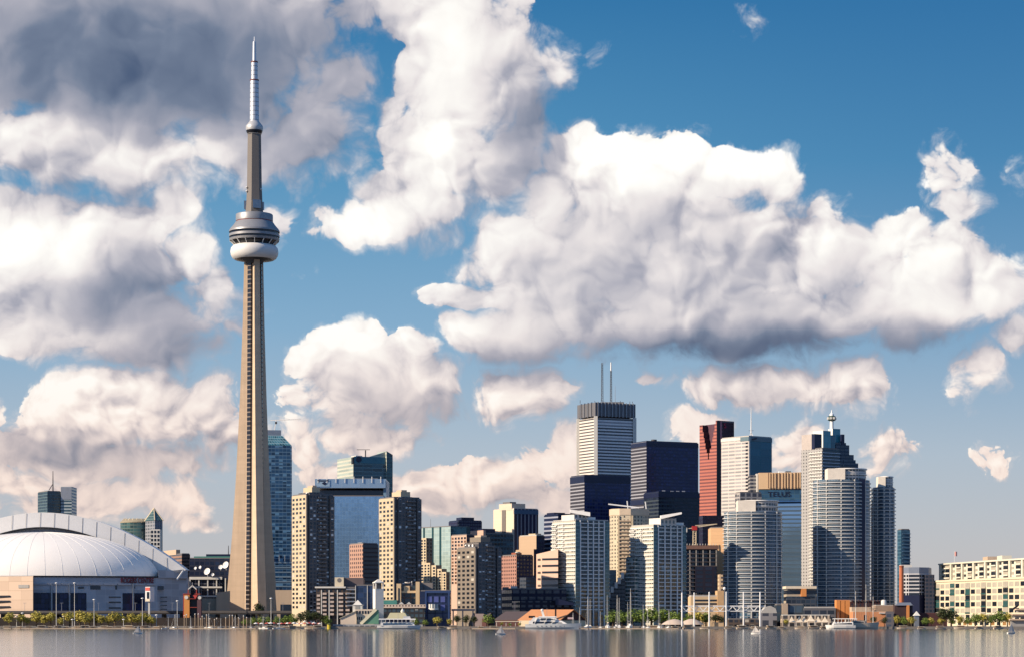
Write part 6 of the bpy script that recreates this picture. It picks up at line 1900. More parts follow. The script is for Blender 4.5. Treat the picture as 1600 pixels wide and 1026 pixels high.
MB().loft([[(at(1399, 1744), 1744, zz(945, 1745)), (at(1425, 1744), 1744, zz(945, 1745)), (at(1427, 1764), 1764, zz(945, 1745)), (at(1399, 1764), 1764, zz(945, 1745))], [(at(1403, 1748), 1748, zz(940.3, 1745)), (at(1423, 1748), 1748, zz(940.3, 1745)), (at(1423, 1760), 1760, zz(940.3, 1745)), (at(1403, 1760), 1760, zz(940.3, 1745))]]).build('glazed_roof', M['steel'], t)
block(t, 'orange_pillar', front(1417, 1421, 1743.6, 2), GZ, zz(944.6, 1745), os_)
t = tower('maroon_shed', 'long low maroon roofed shed under the left of the yellow warehouse', 'building', front(1428, 1480, 1750, 12), zz(958, 1750), M['darkbrick'], roof=plain('maroon roofing', (.10, .035, .035), .8), body='wall', parapet=.6)
t = thing('gazebo', 'small white gazebo with a peaked roof left of the yellow warehouse', 'gazebo', (at(1432, 1715), 1715, GZ))
c = (at(1432, 1715), 1715)
MB().box(c[0] - 1.7, c[0] + 1.7, c[1] - 1.7, c[1] + 1.7, GZ, zz(961, 1715)).build('cabin', M['steel'], t)
MB().loft([[(c[0] + a * 2.5, c[1] + b_ * 2.5, zz(961, 1715)) for a, b_ in ((-1, -1), (1, -1), (1, 1), (-1, 1))], [(c[0] + a * .1, c[1] + b_ * .1, zz(954, 1715)) for a, b_ in ((-1, -1), (1, -1), (1, 1), (-1, 1))]]).build('peaked_roof', M['offwhite'], t)
# low modern pavilions below the round towers
Y = 1755
t = tower('glass_pavilion', 'low dark glass pavilion below the gap between round towers', 'building', front(1213, 1256, Y, 16), zz(944.5, Y), fac('pavilion', (.05, .06, .07), (.03, .045, .06), 5, 6, .9, .85, vary=.8), roof=M['roof'])
block(t, 'tan_pier', front(1222, 1231, Y - 2, 5), GZ, zz(942, Y), M['tan'])
t = tower('grey_pavilion', 'long grey pavilion with a flat roof below the widest round tower', 'building', front(1256, 1306, Y - 2, 14), zz(949, Y), fac('grey pavilion', (.12, .12, .13), (.03, .035, .045), 6, 5, .85, .6, vary=.8), roof=M['roof_pale'])
t = tower('podium_bridge', 'beige slab podium with an orange pier joining the round towers', 'building', front(1229, 1276, 1900, 20), zz(921, 1900), fac('podium storeys', (.40, .34, .26), (.012, .012, .014), 99, 5.4, 1, .62), roof=M['roof_pale'])
block(t, 'top_slab', front(1228, 1276, 1897, 24), zz(919, 1900), zz(915, 1900), M['canvas'])
block(t, 'orange_pier', front(1252, 1260, 1896.5, 6), zz(931, 1900), zz(919, 1900), os_)
block(t, 'lower_floors', front(1229, 1276, 1898, 4), GZ, zz(931, 1900), fac('lower floors', (.05, .06, .08), (.02, .03, .045), 4, 4, .85, .7, vary=.9), top=M['roof'])
t = tower('bar_pavilion', 'cream beach bar with open counters behind the peaked tents', 'building', front(1222, 1298, 1716, 10), zz(960.5, 1716), fac('bar counters', (.50, .40, .30), (.04, .035, .03), 5, 6, .7, .5, vary=.9), roof=M['offwhite'], parapet=.5)
t = tower('boat_house', 'pale grey arched boat house left of the glass pavilion', 'building', front(1188, 1214, 1735, 14), zz(957, 1735), fac('boat house', (.24, .23, .24), (.03, .03, .035), 8, 8, .6, .6, vary=.6), roof=M['roof_pale'])
MB().loft([[(x, 1735, z) for x, z in [(at(1188, 1735), zz(957, 1735)), (at(1214, 1735), zz(957, 1735)), (at(1212, 1735), zz(950, 1735)), (at(1205, 1735), zz(946, 1735)), (at(1196, 1735), zz(948, 1735))]], [(x, 1749, z) for x, z in [(at(1188, 1735), zz(957, 1735)), (at(1214, 1735), zz(957, 1735)), (at(1212, 1735), zz(950, 1735)), (at(1205, 1735), zz(946, 1735)), (at(1196, 1735), zz(948, 1735))]]]).build('vaulted_roof', M['roof_pale'], t)
t = tower('quay_kiosk', 'small tan kiosk under the truss footbridge', 'kiosk', front(1113, 1130, 1698, 5), zz(972, 1698), plain('tan boards', (.50, .36, .22), .8), roof=M['tan'], body='wall', parapet=.3)
t = tower('dark_restaurant', 'low brown restaurant right of the truss footbridge masts', 'building', front(1138, 1186, 1712, 12), zz(967, 1712), fac('brown restaurant', (.10, .075, .06), (.03, .028, .03), 4, 4, .7, .6, vary=.9, blind=(.4, .36, .3), pb=.2), roof=M['roof'])
# tan patio at the right edge
t = thing('patio_roofs', 'stepped tan patio roofs at the right end of the yellow warehouse', 'building', (at(1592, 1700), 1703, GZ))
for k, (a, b_, y) in enumerate(((1578, 1604, 966), (1582, 1606, 958), (1588, 1610, 950))):
    block(t, 'roof_slab', front(a, b_, 1700 + k * 4, 7), zz(y + 2.2, 1700), zz(y, 1700), plain('pale tan slab', (.56, .42, .30), .8) if k == 0 else bpy.data.materials['pale tan slab'])
    block(t, 'dark_storey', front(a + 2, b_, 1702 + k * 4, 5), GZ if k == 0 else zz(y + 6, 1700), zz(y + 2.2, 1700), M['concrete'])
MB().bar((at(1577, 1700), 1699, zz(955, 1700)), (at(1590, 1700), 1699, zz(945, 1700)), .8, 1.4).build('raking_beam', M['black'], t)

# ---------------------------------------------------------------- lamps and poles
def lamp(px, ytop, Y, label):
    t = thing('lamp_post', label, 'lamp post', (at(px, Y), Y, GZ), 'lamp posts along the quay')
    h = zz(ytop, Y)
    MB().tube((at(px, Y), Y, GZ), (at(px, Y), Y, h), .24, .16, 8).build('pole', M['offwhite'], t)
    MB().lathe([(.2, h - .4), (1.05, h - .2), (1.0, h + .2), (.3, h + .5)], (at(px, Y), Y), 12).build('lamp_head', M['white'], t)


for px, y, l in ((88, 910, 'left of the two tallest pale floodlight posts before the stadium'), (116.5, 910, 'right of the two tallest pale floodlight posts before the stadium'), (147, 936, 'mid height pale lamp post right of the tall floodlights'), (222.5, 934, 'slim lamp post just left of the screen pylon'), (26, 962, 'short lamp post at the far left of the quay'), (113, 967, 'short lamp post between the two tall floodlights'),
                 (35, 957, 'short white lamp post among the leftmost trees'), (99.5, 962, 'thin short lamp post left of the second floodlight'), (193, 967, 'short lamp post among the trees below the stadium lettering'), (244.5, 960, 'lamp post at the right end of the yellow green trees'), (277, 938, 'slim lamp post left of the orange kiosk'),
                 (423.5, 934, 'white lamp post standing before the right leg of the tall tower'), (476, 970, 'short white lamp post before the dark trees')):
    lamp(px, y, 1693 if y < 945 or y > 965 else 1712, l)
t = thing('globe_lamp', 'pole with a round white globe beside the truss footbridge', 'lamp post', (at(1132, 1701), 1701, GZ))
MB().tube((at(1132, 1701), 1701, GZ), (at(1132, 1701), 1701, zz(921, 1701)), .3, .2, 8).build('pole', M['steel'], t)
MB().lathe([(.1, zz(921.4, 1701)), (.85, zz(920.5, 1701)), (1.15, zz(918.6, 1701)), (.85, zz(916.8, 1701)), (.1, zz(916, 1701))], (at(1132, 1701), 1701), 16).build('globe', M['white'], t)
t = thing('channel_marker', 'bright yellow marker pile at the end of the dark trees', 'marker', (at(514, 1688), 1688, 0))
ym = plain('marker yellow', (.55, .42, .03), .6)
MB().tube((at(514, 1688), 1688, -2), (at(514, 1688), 1688, zz(975, 1688)), 1.3, 1.3, 10).build('pile', ym, t)
MB().lathe([(1.5, zz(975, 1688)), (1.5, zz(974, 1688)), (.2, zz(973, 1688))], (at(514, 1688), 1688), 10).build('cap', plain('olive cap', (.12, .14, .03), .7), t)
# mooring piles before the orange kiosk
t0 = thing('mooring_pile', 'weathered wooden mooring pile in the marina on the left', 'mooring pile', (at(288, 1686), 1686, 0), 'mooring piles of the marina')
MB().tube((at(288, 1686), 1686, -2), (at(288, 1686), 1686, 9.6), .34, .28, 8).build('pile', plain('grey timber', (.36, .27, .19), .9), t0)
MB().lathe([(.44, 9.6), (.5, 9.9), (.1, 10.4)], (at(288, 1686), 1686), 8).build('pile_cap', M['offwhite'], t0)
random.seed(5)
for px in (291, 304, 310.5, 313, 316, 319, 323, 328, 335, 338, 352, 358, 363.5, 372, 374.5, 381, 386):
    dup(t0, (at(px, 1686), 1684 + random.random() * 5, 0), None, random.random(), (1, 1, .7 + random.random() * .45))

# ---------------------------------------------------------------- trees
def leaf_mat(name, c, spread=.5):
    m, gq, p = new_mat(name)
    tc = gq.node('ShaderNodeTexCoord').outputs['Object']
    n = gq.noise(tc, .55, 3, .6, dim='3D')
    n2 = gq.noise(tc, 3.0, 2, .6, dim='3D')
    f = gq.m('MULTIPLY_ADD', gq.m('ADD', gq.m('SUBTRACT', n, .5), gq.m('SUBTRACT', n2, .5)), 2 * spread, 1.0)
    gq.put(p.inputs['Base Color'], gq.v('SCALE', tuple(c), scale=gq.m('MAXIMUM', f, .25)))
    p.inputs['Roughness'].default_value = .6
    p.inputs['Specular IOR Level'].default_value = .25
    return m


L_YEL = leaf_mat('yellow green leaves', (.34, .29, .055))
L_MID = leaf_mat('mid green leaves', (.12, .17, .03))
L_DRK = leaf_mat('dark leaves', (.035, .045, .014))
BARK = plain('bark', (.09, .06, .04), .9)


def crown_mesh(lobes, n, size, seed, mat):
    rnd = random.Random(seed)
    b = MB()
    tot = sum(r ** 2 for *_, r, s in lobes)
    for (x, y, z, r, s) in lobes:
        for _ in range(int(n * r * r / tot)):
            d = Vector((rnd.gauss(0, 1), rnd.gauss(0, 1), rnd.gauss(0, 1))).normalized()
            k = rnd.random() ** .38
            c = Vector((x, y, z)) + Vector((d.x * r, d.y * r, d.z * r * s)) * k * (1 + rnd.uniform(-.12, .22))
            nrm = (d + Vector((rnd.gauss(0, .5), rnd.gauss(0, .5), rnd.gauss(0, .5) + .3))).normalized()
            u = nrm.orthogonal().normalized(); w = nrm.cross(u)
            a = rnd.random() * 6.28
            u, w = u * math.cos(a) + w * math.sin(a), w * math.cos(a) - u * math.sin(a)
            q = size * rnd.uniform(.6, 1.35)
            b.face([tuple(c - u * q), tuple(c + w * q * .55 + nrm * q * .15), tuple(c + u * q), tuple(c - w * q * .55)])
    return b


def tree_proto(name, label, kind, h, w, mat, seed, lobes_n=7, n=520, leaf=.55, group=None, trunk_f=.32):
    rnd = random.Random(seed)
    t = thing(name, label, 'tree', (0, 0, 0), group)
    b = MB()
    b.tube((0, 0, -.1), (rnd.uniform(-.1, .1), 0, h * .55), w * .055, w * .03, 7)
    lobes = []
    for k in range(lobes_n):
        a = 2 * math.pi * k / lobes_n + rnd.uniform(-.5, .5)
        rad = w * .5 * rnd.uniform(.25, .62)
        z = h * (trunk_f + (1 - trunk_f) * rnd.uniform(.22, .72))
        r = w * rnd.uniform(.20, .32)
        x, y = rad * math.cos(a), rad * math.sin(a)
        lobes.append((x, y, z, r, rnd.uniform(.8, 1.25)))
        b.tube((0, 0, h * .30), (x * .8, y * .8, z), w * .022, w * .010, 5)
    lobes.append((0, 0, h * .82, w * .26, 1.1))
    lobes.append((0, 0, h * .55, w * .36, 1.1))
    b.build('trunk', BARK, t)
    crown_mesh(lobes, n, leaf, seed, mat).build('crown', mat, t, weld=False)
    return t


protos = {}
def plant_tree(kind, px, ytop, Y, label, group, squash=1.0):
    spec = {'yel': ('leafy_tree', 11, 8.5, L_YEL, 3), 'yel2': ('leafy_tree', 11, 8, L_YEL, 14), 'mid': ('leafy_tree', 11, 9.5, L_MID, 7), 'mid2': ('leafy_tree', 11, 9, L_MID, 21), 'drk': ('dark_tree', 14, 9.5, L_DRK, 9), 'drk2': ('dark_tree', 14, 9, L_DRK, 33)}[kind]
    h = zz(ytop, Y) - GZ
    if kind not in protos:
        t = tree_proto(spec[0], label, kind, spec[1], spec[2], spec[3], spec[4], group=group, n=620)
        protos[kind] = (t, spec[1])
        t.location = (at(px, Y), Y, GZ)
        s = h / spec[1]
        t.scale = (s * squash, s * squash, s)
        t.rotation_euler = (0, 0, random.random() * 6)
    else:
        t, h0 = protos[kind]
        s = h / h0
        dup(t, (at(px, Y), Y, GZ), label, random.random() * 6, (s * squash, s * squash, s), group)


gl_ = 'yellow green trees along the left quay'
rowL = [(15, 956, 'leftmost yellow green tree of the left quay row'), (42, 963, 'small tree just right of the leftmost quay tree'), (57, 954, 'full round yellow green tree left of the tall floodlights'), (79, 955, 'yellow green tree just left of the first tall floodlight'), (95, 964, 'low yellow green tree right of the first tall floodlight'), (109, 954, 'yellow green tree left of the second tall floodlight'), (125, 953, 'yellow green tree right of the second tall floodlight'),
        (33, 958, 'bushy tree between the two leftmost small trees'), (69, 960, 'bushy tree between the full round tree and the first floodlight'), (133, 959, 'bushy tree left of the mid height lamp post'), (150, 957, 'bushy tree right of the mid height lamp post'), (169, 961, 'bushy tree left of the largest bright yellow one'), (193, 960, 'bushy tree right of the largest bright yellow one'), (215, 959, 'bushy tree left of the screen pylon foot'), (231, 960, 'bushy tree right of the screen pylon foot'),
        (140, 955, 'yellow green tree behind the mid height lamp post'), (158, 960, 'narrow small tree in the middle of the left row'), (180, 954, 'largest bright yellow tree below the dark red lettering'), (206, 957, 'yellow green tree below the left of the screen pylon'), (224, 956, 'dense yellow green tree right below the screen pylon'), (237, 962, 'rightmost low tree of the left quay row')]
for i, (px, y, l) in enumerate(rowL):
    plant_tree('yel' if i % 2 else 'yel2', px, y, 1700 + (i * 7) % 9, l, gl_, 1.3)
gd = 'trees between the tall tower and the terminal'
rowD = [('mid', 383, 966, 'small mid green tree at the left of the tower grove'), ('mid2', 396, 964, 'second small green tree of the tower grove from left'), ('mid', 408, 962, 'green tree below the tower foot centre'), ('mid2', 420, 963, 'green tree below the white lamp post'), ('mid', 433, 962, 'green tree below the tan pavilion'), ('mid2', 446, 961, 'green tree left of the dark clump'), ('mid', 457, 958, 'taller green tree just before the dark clump'), ('drk', 404, 938, 'single dark tree right at the tall tower foot'),
        ('drk', 470, 955, 'dark tree starting the dark clump on the left'), ('drk2', 481, 951, 'tallest dark tree of the dark clump'), ('drk', 493, 952, 'dark tree right of the tallest in the clump'), ('drk2', 504, 957, 'dark tree near the end of the clump'), ('mid', 511, 961, 'green tree ending the dark clump on the right')]
for k, px, y, l in rowD:
    plant_tree(k, px, y, 1708 if y > 945 else 1960, l, gd, 1.25 if y > 945 else .8)
rowC = [('mid2', 650, 965, 'pale green tree before the dark quay restaurant'), ('yel', 683, 962, 'yellowish tree before the blue box hall'), ('yel2', 702, 966, 'yellowish small tree left of the pergola trees'), ('mid', 664, 967, 'low tree left under the blue box hall'), ('drk', 714, 959, 'left dark tree under the pergola'), ('drk2', 728, 959, 'middle dark tree under the pergola'), ('drk', 741, 961, 'right dark tree under the pergola'), ('mid', 762, 958, 'mid green tree before the small plum roofed hall'),
        ('yel2', 784, 971, 'low shrub like tree left under the awning'), ('mid', 797, 972, 'low shrub like tree mid awning'), ('yel', 812, 972, 'low tree at the right end of the awning')]
for k, px, y, l in rowC:
    plant_tree(k, px, y, 1703, l, 'trees on the middle quay', 1.25)
rowR = [('mid', 958, 952, 'leftmost green tree behind the bare yacht masts'), ('mid2', 972, 955, 'second green tree behind the bare yacht masts'), ('mid', 988, 950, 'green tree at the foot of the right white tower'), ('mid2', 1003, 953, 'green tree centre below the right white tower'), ('mid', 1018, 948, 'tallest green tree below the right white tower'), ('mid2', 1033, 951, 'green tree right below the right white tower'), ('mid', 1048, 953, 'green tree left of the first bridge mast'), ('mid2', 1060, 957, 'low green tree by the first bridge mast'),
        ('mid', 1075, 957, 'green tree between the first two bridge masts'), ('yel', 1092, 954, 'yellow green tree under the left truss bridge'), ('mid2', 1103, 956, 'green tree under the truss bridge before the cream wing'), ('drk', 1118, 957, 'dark tree under the middle of the truss bridge'), ('drk2', 1128, 960, 'low dark tree under the middle of the truss bridge')]
for k, px, y, l in rowR:
    plant_tree(k, px, y, 1722 + (px % 5) * 2, l, 'trees behind the marina masts', 1.4)
gr_ = 'trees along the right quay'
rowQ = [('yel', 1228, 966, 'small tree left of the cream peaked tents'), ('drk', 1365, 961, 'dark tree before the orange shed left'), ('drk2', 1382, 962, 'dark tree before the orange shed right'), ('yel2', 1402, 961, 'yellow green tree below the dark plum house'), ('mid2', 1413, 963, 'green tree right below the dark plum house'), ('yel', 1424, 962, 'yellow tree left of the white gazebo'), ('mid', 1446, 964, 'green tree right of the white gazebo'), ('yel2', 1455, 964, 'pale palm like tree before the maroon shed'),
        ('drk', 1474, 947, 'left half of the big dark tree before the yellow warehouse'), ('drk2', 1486, 948, 'right half of the big dark tree before the yellow warehouse'), ('yel', 1471, 963, 'bright small tree under the big dark tree'), ('mid', 1487, 963, 'bright small tree right under the big dark tree'), ('yel2', 1500, 961, 'yellow tree right of the big dark tree'), ('mid2', 1512, 964, 'low green tree before the lower warehouse windows'), ('mid', 1524, 957, 'green tree in the middle of the warehouse front'), ('yel', 1536, 957, 'yellow green tree in the middle of the warehouse front'),
        ('mid2', 1548, 959, 'green tree right of the middle of the warehouse front'), ('mid', 1562, 953, 'tall green tree below the right warehouse bays'), ('yel2', 1574, 956, 'yellow green tree left of the tan patio roofs'), ('mid2', 1586, 966, 'low tree before the tan patio roofs'), ('mid', 1598, 963, 'tree at the right edge of the quay')]
for k, px, y, l in rowQ:
    plant_tree(k, px, y, 1704 + (px % 4) * 2, l, gr_, 1.2 if k != 'drk' else 1.3)

# ---------------------------------------------------------------- boats
def hull_mb(L, W, H, sheer=.25, bow=.35, z0=-.3, n=12, stern=.75):
    """hull along +x, bow at +x; ring sections"""
    b = MB()
    rings = []
    for i in range(n + 1):
        t = i / n
        x = -L / 2 + L * t
        w = W / 2 * (stern + (1 - stern) * min(1, t * 3)) * (1 - max(0, (t - (1 - bow)) / bow) ** 1.8) + .03
        zt = H * (1 + sheer * max(0, t - .3) ** 1.5)
        rk = L * .05 * max(0, t - .6) / .4
        rings.append([(x + rk, -w, zt), (x + rk * .4, -w * .86, zt * .35), (x, -w * .45, z0), (x, w * .45, z0), (x + rk * .4, w * .86, zt * .35), (x + rk, w, zt)])
    b.loft(rings)
    return b


HULLW = plain('white gelcoat', (.74, .72, .68), .35, var=.05)
HULLN = plain('cream hull paint', (.55, .46, .36), .5)


def place(t, px, Y, rz, label, s=1.0):
    return dup(t, (at(px, Y), Y, 0), label, rz, s)


# big motor yacht
Y = 1672
t = thing('motor_yacht', 'large white three deck motor yacht before the orange roofed hall', 'yacht', (0, 0, 0))
Ly = 84 * Y / F
hull_mb(Ly, 8, 3.6, .35, .45, -.6, 20).build('hull', plain('pale grey gelcoat', (.58, .60, .60), .35), t)
def deck(name, x0, x1, w, z0, z1, rake0, rake1, m_, mats=None):
    A = [(x0, -w, z0), (x1, -w * .7, z0), (x1, w * .7, z0), (x0, w, z0)]
    B_ = [(x0 + rake0, -w * .9, z1), (x1 - rake1, -w * .55, z1), (x1 - rake1, w * .55, z1), (x0 + rake0, w * .9, z1)]
    return MB().loft([A, B_]).build(name, m_, t)
deck('main_deck', -Ly * .44, Ly * .30, 3.5, 3.5, 6.2, .5, 5.0, HULLW)
deck('window_band', -Ly * .36, Ly * .20, 3.62, 4.2, 5.5, .3, 2.2, M['glassdark'])
deck('upper_deck', -Ly * .40, Ly * .14, 3.2, 6.2, 8.6, 2.0, 4.0, HULLW)
deck('window_band', -Ly * .22, Ly * .07, 3.3, 6.8, 7.9, .4, 1.6, M['glassdark'])
deck('sun_deck', -Ly * .26, Ly * .10, 2.8, 8.6, 9.3, .5, 1.2, HULLW)
for x in (-Ly * .30, -Ly * .12, Ly * .02):
    MB().bar((x - 1.2, -3.5, 4.0), (x + 1.2, -3.3, 8.2), .9, .4).build('raked_pillar', HULLW, t)
MB().bar((-Ly * .16, 0, 9.2), (-Ly * .19, 0, 13.4), 1.0, 1.6).build('radar_arch', HULLW, t)
MB().lathe([(.2, 13.2), (1.0, 13.6), (1.0, 14.4), (.2, 14.8)], (-Ly * .19, 0), 12).build('radar_dome', M['white'], t)
MB().tube((-Ly * .1, 0, 9.2), (-Ly * .1, 0, 15.5), .15, .08, 6).build('aerial', M['steel'], t)
for k in range(7):
    x = -Ly * .28 + k * Ly * .085
    MB().tube((x, -3.93, 2.1), (x, -3.6, 2.1), .32, .32, 10).build('porthole', M['glassdark'], t)
t.location = (at(863, Y), Y, 0); t.rotation_euler = (0, 0, R(-4))

# ferry
Y = 1668
t = thing('passenger_ferry', 'long white passenger ferry with an open upper deck before the tent pavilion', 'ferry', (0, 0, 0))
Lf = 66 * Y / F
hull_mb(Lf, 8, 2.6, .1, .3, -.5, 14, .6).build('hull', HULLW, t)
deck('saloon', -Lf * .42, Lf * .40, 3.4, 2.5, 5.0, .3, 1.0, HULLW)
deck('window_band', -Lf * .36, Lf * .34, 3.55, 3.2, 4.4, .2, .4, M['glassblue'])
for k in range(9):
    MB().box(-Lf * .4 + k * Lf * .097, -Lf * .4 + k * Lf * .097 + .35, -3.3, 3.3, 5.0, 7.0).build('stanchion', HULLW, t)
deck('upper_roof', -Lf * .46, Lf * .42, 3.6, 7.0, 7.6, .2, .4, HULLW)
deck('wheelhouse', Lf * .12, Lf * .3, 2.0, 7.6, 9.4, .2, .6, HULLW)
MB().tube((0, 0, 7.6), (0, 0, 13), .14, .08, 6).build('mast', M['steel'], t)
t.location = (at(622, Y), Y, 0); t.rotation_euler = (0, 0, R(3))

# tour boats at the right
def tour(px, Y, L, label, rz=0):
    global t
    t = thing('tour_boat', label, 'tour boat', (0, 0, 0), 'tour boats at the right quay')
    hull_mb(L, 7, 2.8, .15, .3, -.5, 12).build('hull', HULLW, t)
    deck('saloon', -L * .42, L * .32, 3.0, 2.7, 5.2, .3, 1.2, HULLW)
    deck('window_band', -L * .38, L * .26, 3.12, 3.4, 4.5, .2, .6, M['glassdark'])
    for k in range(6):
        MB().box(-L * .38 + k * L * .12, -L * .38 + k * L * .12 + .25, -2.8, 2.8, 5.2, 7.3).build('stanchion', HULLW, t)
    deck('sun_roof', -L * .44, L * .30, 3.2, 7.3, 7.8, .2, .5, M['offwhite'])
    MB().tube((L * .1, 0, 7.8), (L * .1, 0, 12.5), .12, .08, 6).build('mast', M['steel'], t)
    t.location = (at(px, Y), Y, 0); t.rotation_euler = (0, 0, rz)


tour(1314, 1676, 21, 'white double deck tour boat right of the cream peaked tents', R(176))
tour(1331, 1683, 13, 'shorter cream tour boat between the big one and the tall ship')
# tall ship
Y = 1680
t = thing('tall_ship', 'cream three masted schooner with bare masts before the orange shed', 'sailing ship', (0, 0, 0))
hull_mb(24, 6.4, 4.2, .35, .35, -.8, 14).build('hull', HULLN, t)
deck('deck_house', -8, 2, 2.0, 4.1, 6.3, .2, .5, HULLN)
deck('window_band', -7, 1, 2.1, 4.7, 5.6, .2, .3, M['glassdark'])
for x, h in ((-5, 28), (3, 33), (8.5, 24)):
    m_ = MB().tube((x, 0, 3.5), (x, 0, h), .32, .14, 7).build('mast', M['offwhite'], t)
    MB().bar((x - 3.4, -.5, h * .62), (x + 3.4, -.3, h * .64), .24).build('yard', M['wood'], m_)
    MB().bar((x, 0, 6), (x - 5.5, 0, 6.6), .28).build('boom', M['wood'], m_)
b = MB()
for x, h in ((-5, 28), (3, 33), (8.5, 24)):
    for dx, dy in ((-3.6, -2.8), (-3.6, 2.8), (3.2, -2.6), (3.2, 2.6)):
        b.bar((x, 0, h * .93), (x + dx, dy, 4.2), .06)
b.build('rigging', M['antenna'], t)
MB().bar((11, 0, 5), (17, 0, 7), .35).build('bowsprit', M['wood'], t)
t.location = (at(1347, Y), Y, 0); t.rotation_euler = (0, 0, R(10))

# sailing yachts with bare masts
def yacht_proto(label, L, mh, hullm):
    t = thing('sailing_yacht', label, 'sailing yacht', (0, 0, 0), 'moored yachts with bare masts')
    hull_mb(L, L * .27, 1.4, .3, .5, -.3, 10).build('hull', hullm, t)
    b = MB().loft([[(-L * .2, -L * .09, 1.3), (L * .14, -L * .06, 1.3), (L * .14, L * .06, 1.3), (-L * .2, L * .09, 1.3)], [(-L * .18, -L * .07, 2.1), (L * .08, -L * .04, 2.0), (L * .08, L * .04, 2.0), (-L * .18, L * .07, 2.1)]])
    b.build('cabin', HULLW, t)
    MB().tube((L * .05, 0, 1.2), (L * .05, 0, mh), .17, .11, 6).build('mast', M['offwhite'], t)
    MB().tube((L * .05, 0, 2.9), (-L * .38, 0, 3.0), .2, .16, 6).build('boom', M['canvas'], t)
    b = MB()
    for q in ((L * .5, 0, 1.7), (-L * .5, 0, 1.4), (L * .03, -L * .12, 1.4), (L * .03, L * .12, 1.4)):
        b.bar((L * .05, 0, mh * .97), q, .045)
    b.build('rigging', M['steel'], t)
    return t


y1 = yacht_proto('white yacht with the leftmost tall mast by the truss tent', 9.5, 16, HULLW)
y1.location = (at(905.5, 1684), 1684, 0); y1.rotation_euler = (0, 0, 1.3)
masts = [(918, 24, 'yacht with a tall mast at the end of the orange roofed hall'), (922, 22, 'yacht mast right beside the tall one by the orange hall'), (949, 25, 'yacht with a tall mast left of the green trees'), (964, 25, 'yacht mast at the left edge of the green trees'), (967.5, 23, 'yacht with paired mast by the left green trees'), (981, 20, 'shorter mast yacht before the green trees'), (985, 30, 'yacht with the tallest mast before the green trees'), (1005, 18, 'yacht with a short mast below the right white tower'), (1030, 20, 'yacht with leaning mast left of the shell tent'), (1045, 14, 'small yacht moored before the shell tent'),
         (938, 13, 'small yacht with low mast right of the motor yacht'), (1012, 13, 'small yacht right of the short masted one'), (895, 12, 'small yacht at the bow of the motor yacht')]
for i, (px, h, l) in enumerate(masts):
    place(y1, px, 1678 + (i * 5) % 9, 1.2 + (i % 3) * .3, l, (1, 1, h / 16))
left = [(262, 'yacht at the left end of the marina piles'), (273, 'second yacht from the left at the marina piles'), (298, 'yacht moored between the piles below the orange kiosk'), (327, 'yacht in the middle of the marina piles'), (344, 'yacht right of the middle marina piles'), (367, 'yacht below the left tower leg'), (392, 'yacht below the tower centre'), (412, 'yacht below the right tower leg'), (436, 'yacht below the tan pavilion quay')]
for i, (px, l) in enumerate(left):
    place(y1, px, 1677 + (i * 3) % 8, .4 + (i % 4) * .7, l, (1, 1, [.55, .7, .6, .72, .5, .66, .55, .6, .5][i]))
# little covered launches
lb = thing('motor_launch', 'leftmost little launch with a cream roof on the left quay', 'motor boat', (0, 0, 0), 'small covered launches')
hull_mb(7.5, 2.4, 1.0, .2, .4, -.2, 9).build('hull', HULLN, lb)
MB().box(-2.6, 1.6, -.95, .95, .9, 2.0).build('cabin', M['wood'], lb)
MB().box(-3.2, 2.2, -1.25, 1.25, 2.0, 2.3).build('roof', M['canvas'], lb)
lb.location = (at(12, 1684), 1684, 0)
lpos = [30, 46, 66, 76, 92, 104, 120, 134, 146, 162, 172, 186, 200, 216, 228, 244, 254, 422, 446, 458, 468, 484, 498, 690, 708, 752, 772, 1020, 1055, 1075, 1100, 1140, 1160, 1178, 1205, 1222, 1250, 1272, 1288, 1410, 1440, 1470, 1500, 1530, 1560]
for i, px in enumerate(lpos):
    ref = ('the stadium' if px < 260 else 'the dark trees' if px < 520 else 'the pergola' if px < 800 else 'the footbridge' if px < 1210 else 'the peaked tents' if px < 1300 else 'the yellow warehouse')
    place(lb, px, 1682 + (i * 3) % 6, (.1 if i % 3 else 3.0) + (i % 5) * .05, 'little cream roofed launch moored below ' + ref, .8 + (i * 7 % 5) * .09)
# floating pontoons
for a, b_, y, l in ((735, 805, 1655, 'low sandy pontoon left of the motor yacht'), (905, 1060, 1664, 'long low pontoon among the bare masted yachts'), (262, 400, 1668, 'low pontoon among the left marina piles'), (3, 250, 1676, 'long thin jetty below the yellow green trees')):
    t = thing('pontoon', l, 'pontoon', (at((a + b_) / 2, y), y, 0))
    MB().prism([(at(a, y), y), (at(b_, y), y - 2), (at(b_, y), y + 4), (at(a, y), y + 3)], -.2, .75, 0, 0).build('deck', plain('sandy boards', (.42, .33, .24), .9) if 'sandy boards' not in bpy.data.materials else bpy.data.materials['sandy boards'], t)
    n = max(3, int((b_ - a) / 14))
    for k in range(n + 1):
        px = a + (b_ - a) * k / n
        MB().tube((at(px, y), y - .2, -2), (at(px, y), y - .2, 2.6), .22, .2, 6).build('pile', M['wood'], t)

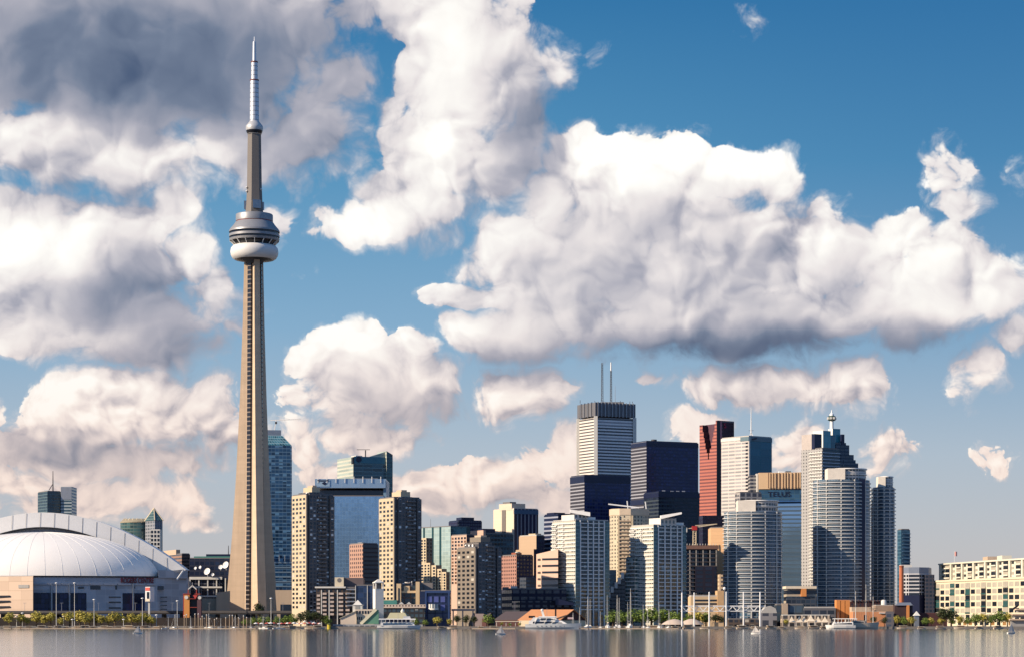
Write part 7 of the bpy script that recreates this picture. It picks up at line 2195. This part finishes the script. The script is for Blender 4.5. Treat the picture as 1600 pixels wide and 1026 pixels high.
# dinghies sailing in front
def dinghy(px, py, label, h, rz):
    Y = CH * F / (py - HY)
    t = thing('sailing_dinghy', label, 'sailing dinghy', (0, 0, 0), 'small boats sailing on the lake')
    hull_mb(4.4, 1.6, .6, .3, .5, -.15, 9).build('hull', HULLW, t)
    MB().tube((.5, 0, .4), (.5, 0, h), .05, .03, 6).build('mast', M['steel'], t)
    for nm, pts in (('main_sail', [(.4, .02, .9), (-1.9, .25, .9), (.42, .02, h * .97)]), ('jib_sail', [(.62, .02, .8), (2.1, .06, .7), (.58, .02, h * .8)])):
        MB().loft([pts, [(x, y + .03, z) for x, y, z in pts]]).build(nm, plain('sail cloth', (.50, .47, .44), .8) if 'sail cloth' not in bpy.data.materials else bpy.data.materials['sail cloth'], t)
    MB().tube((.4, 0, .9), (-1.9, .25, .9), .04, .04, 6).build('boom', M['steel'], t)
    t.location = (at(px, Y), Y, 0); t.rotation_euler = (0, 0, rz)


dinghy(215, 989.5, 'small sailing dinghy on the water below the stadium', 4.2, .3)
dinghy(782, 991, 'small sailing dinghy on the water left of the motor yacht', 4.4, .2)
dinghy(1181, 990, 'small sailing dinghy on the water below the footbridge', 4.2, 2.9)
dinghy(1580, 989, 'small sailing dinghy on the water at the far right', 5.4, .4)


# parasols of the quayside terraces
def parasol(col, label, spots):
    t = None
    for i, (px, Y) in enumerate(spots):
        if t is None:
            t = thing('parasol', label, 'parasol', (at(px, Y), Y, GZ), None)
            t['group'] = {'red': 'red parasols', 'whi': 'white parasols'}[label[:3]]
            c = (at(px, Y), Y)
            MB().lathe([(1.75, GZ + 2.2), (1.7, GZ + 2.35), (.9, GZ + 2.85), (.06, GZ + 3.2)], c, 8).build('canopy', col, t)
            MB().tube((c[0], c[1], GZ), (c[0], c[1], GZ + 3.3), .05, .05, 6).build('pole', M['offwhite'], t)
        else:
            dup(t, (at(px, Y), Y, GZ), None, i * .7, .9 + (i * 5 % 4) * .07)


random.seed(8)
parasol(plain('faded red canvas', (.42, .08, .06), .8), 'red parasol on the quay before the tower grove', [(402 + k * 7.3 + random.random() * 4, 1693 + random.random() * 6) for k in range(14)])
parasol(plain('white canvas', (.72, .70, .66), .8), 'white parasol on the quay before the tower grove', [(398 + k * 8.1 + random.random() * 5, 1692 + random.random() * 7) for k in range(13)])
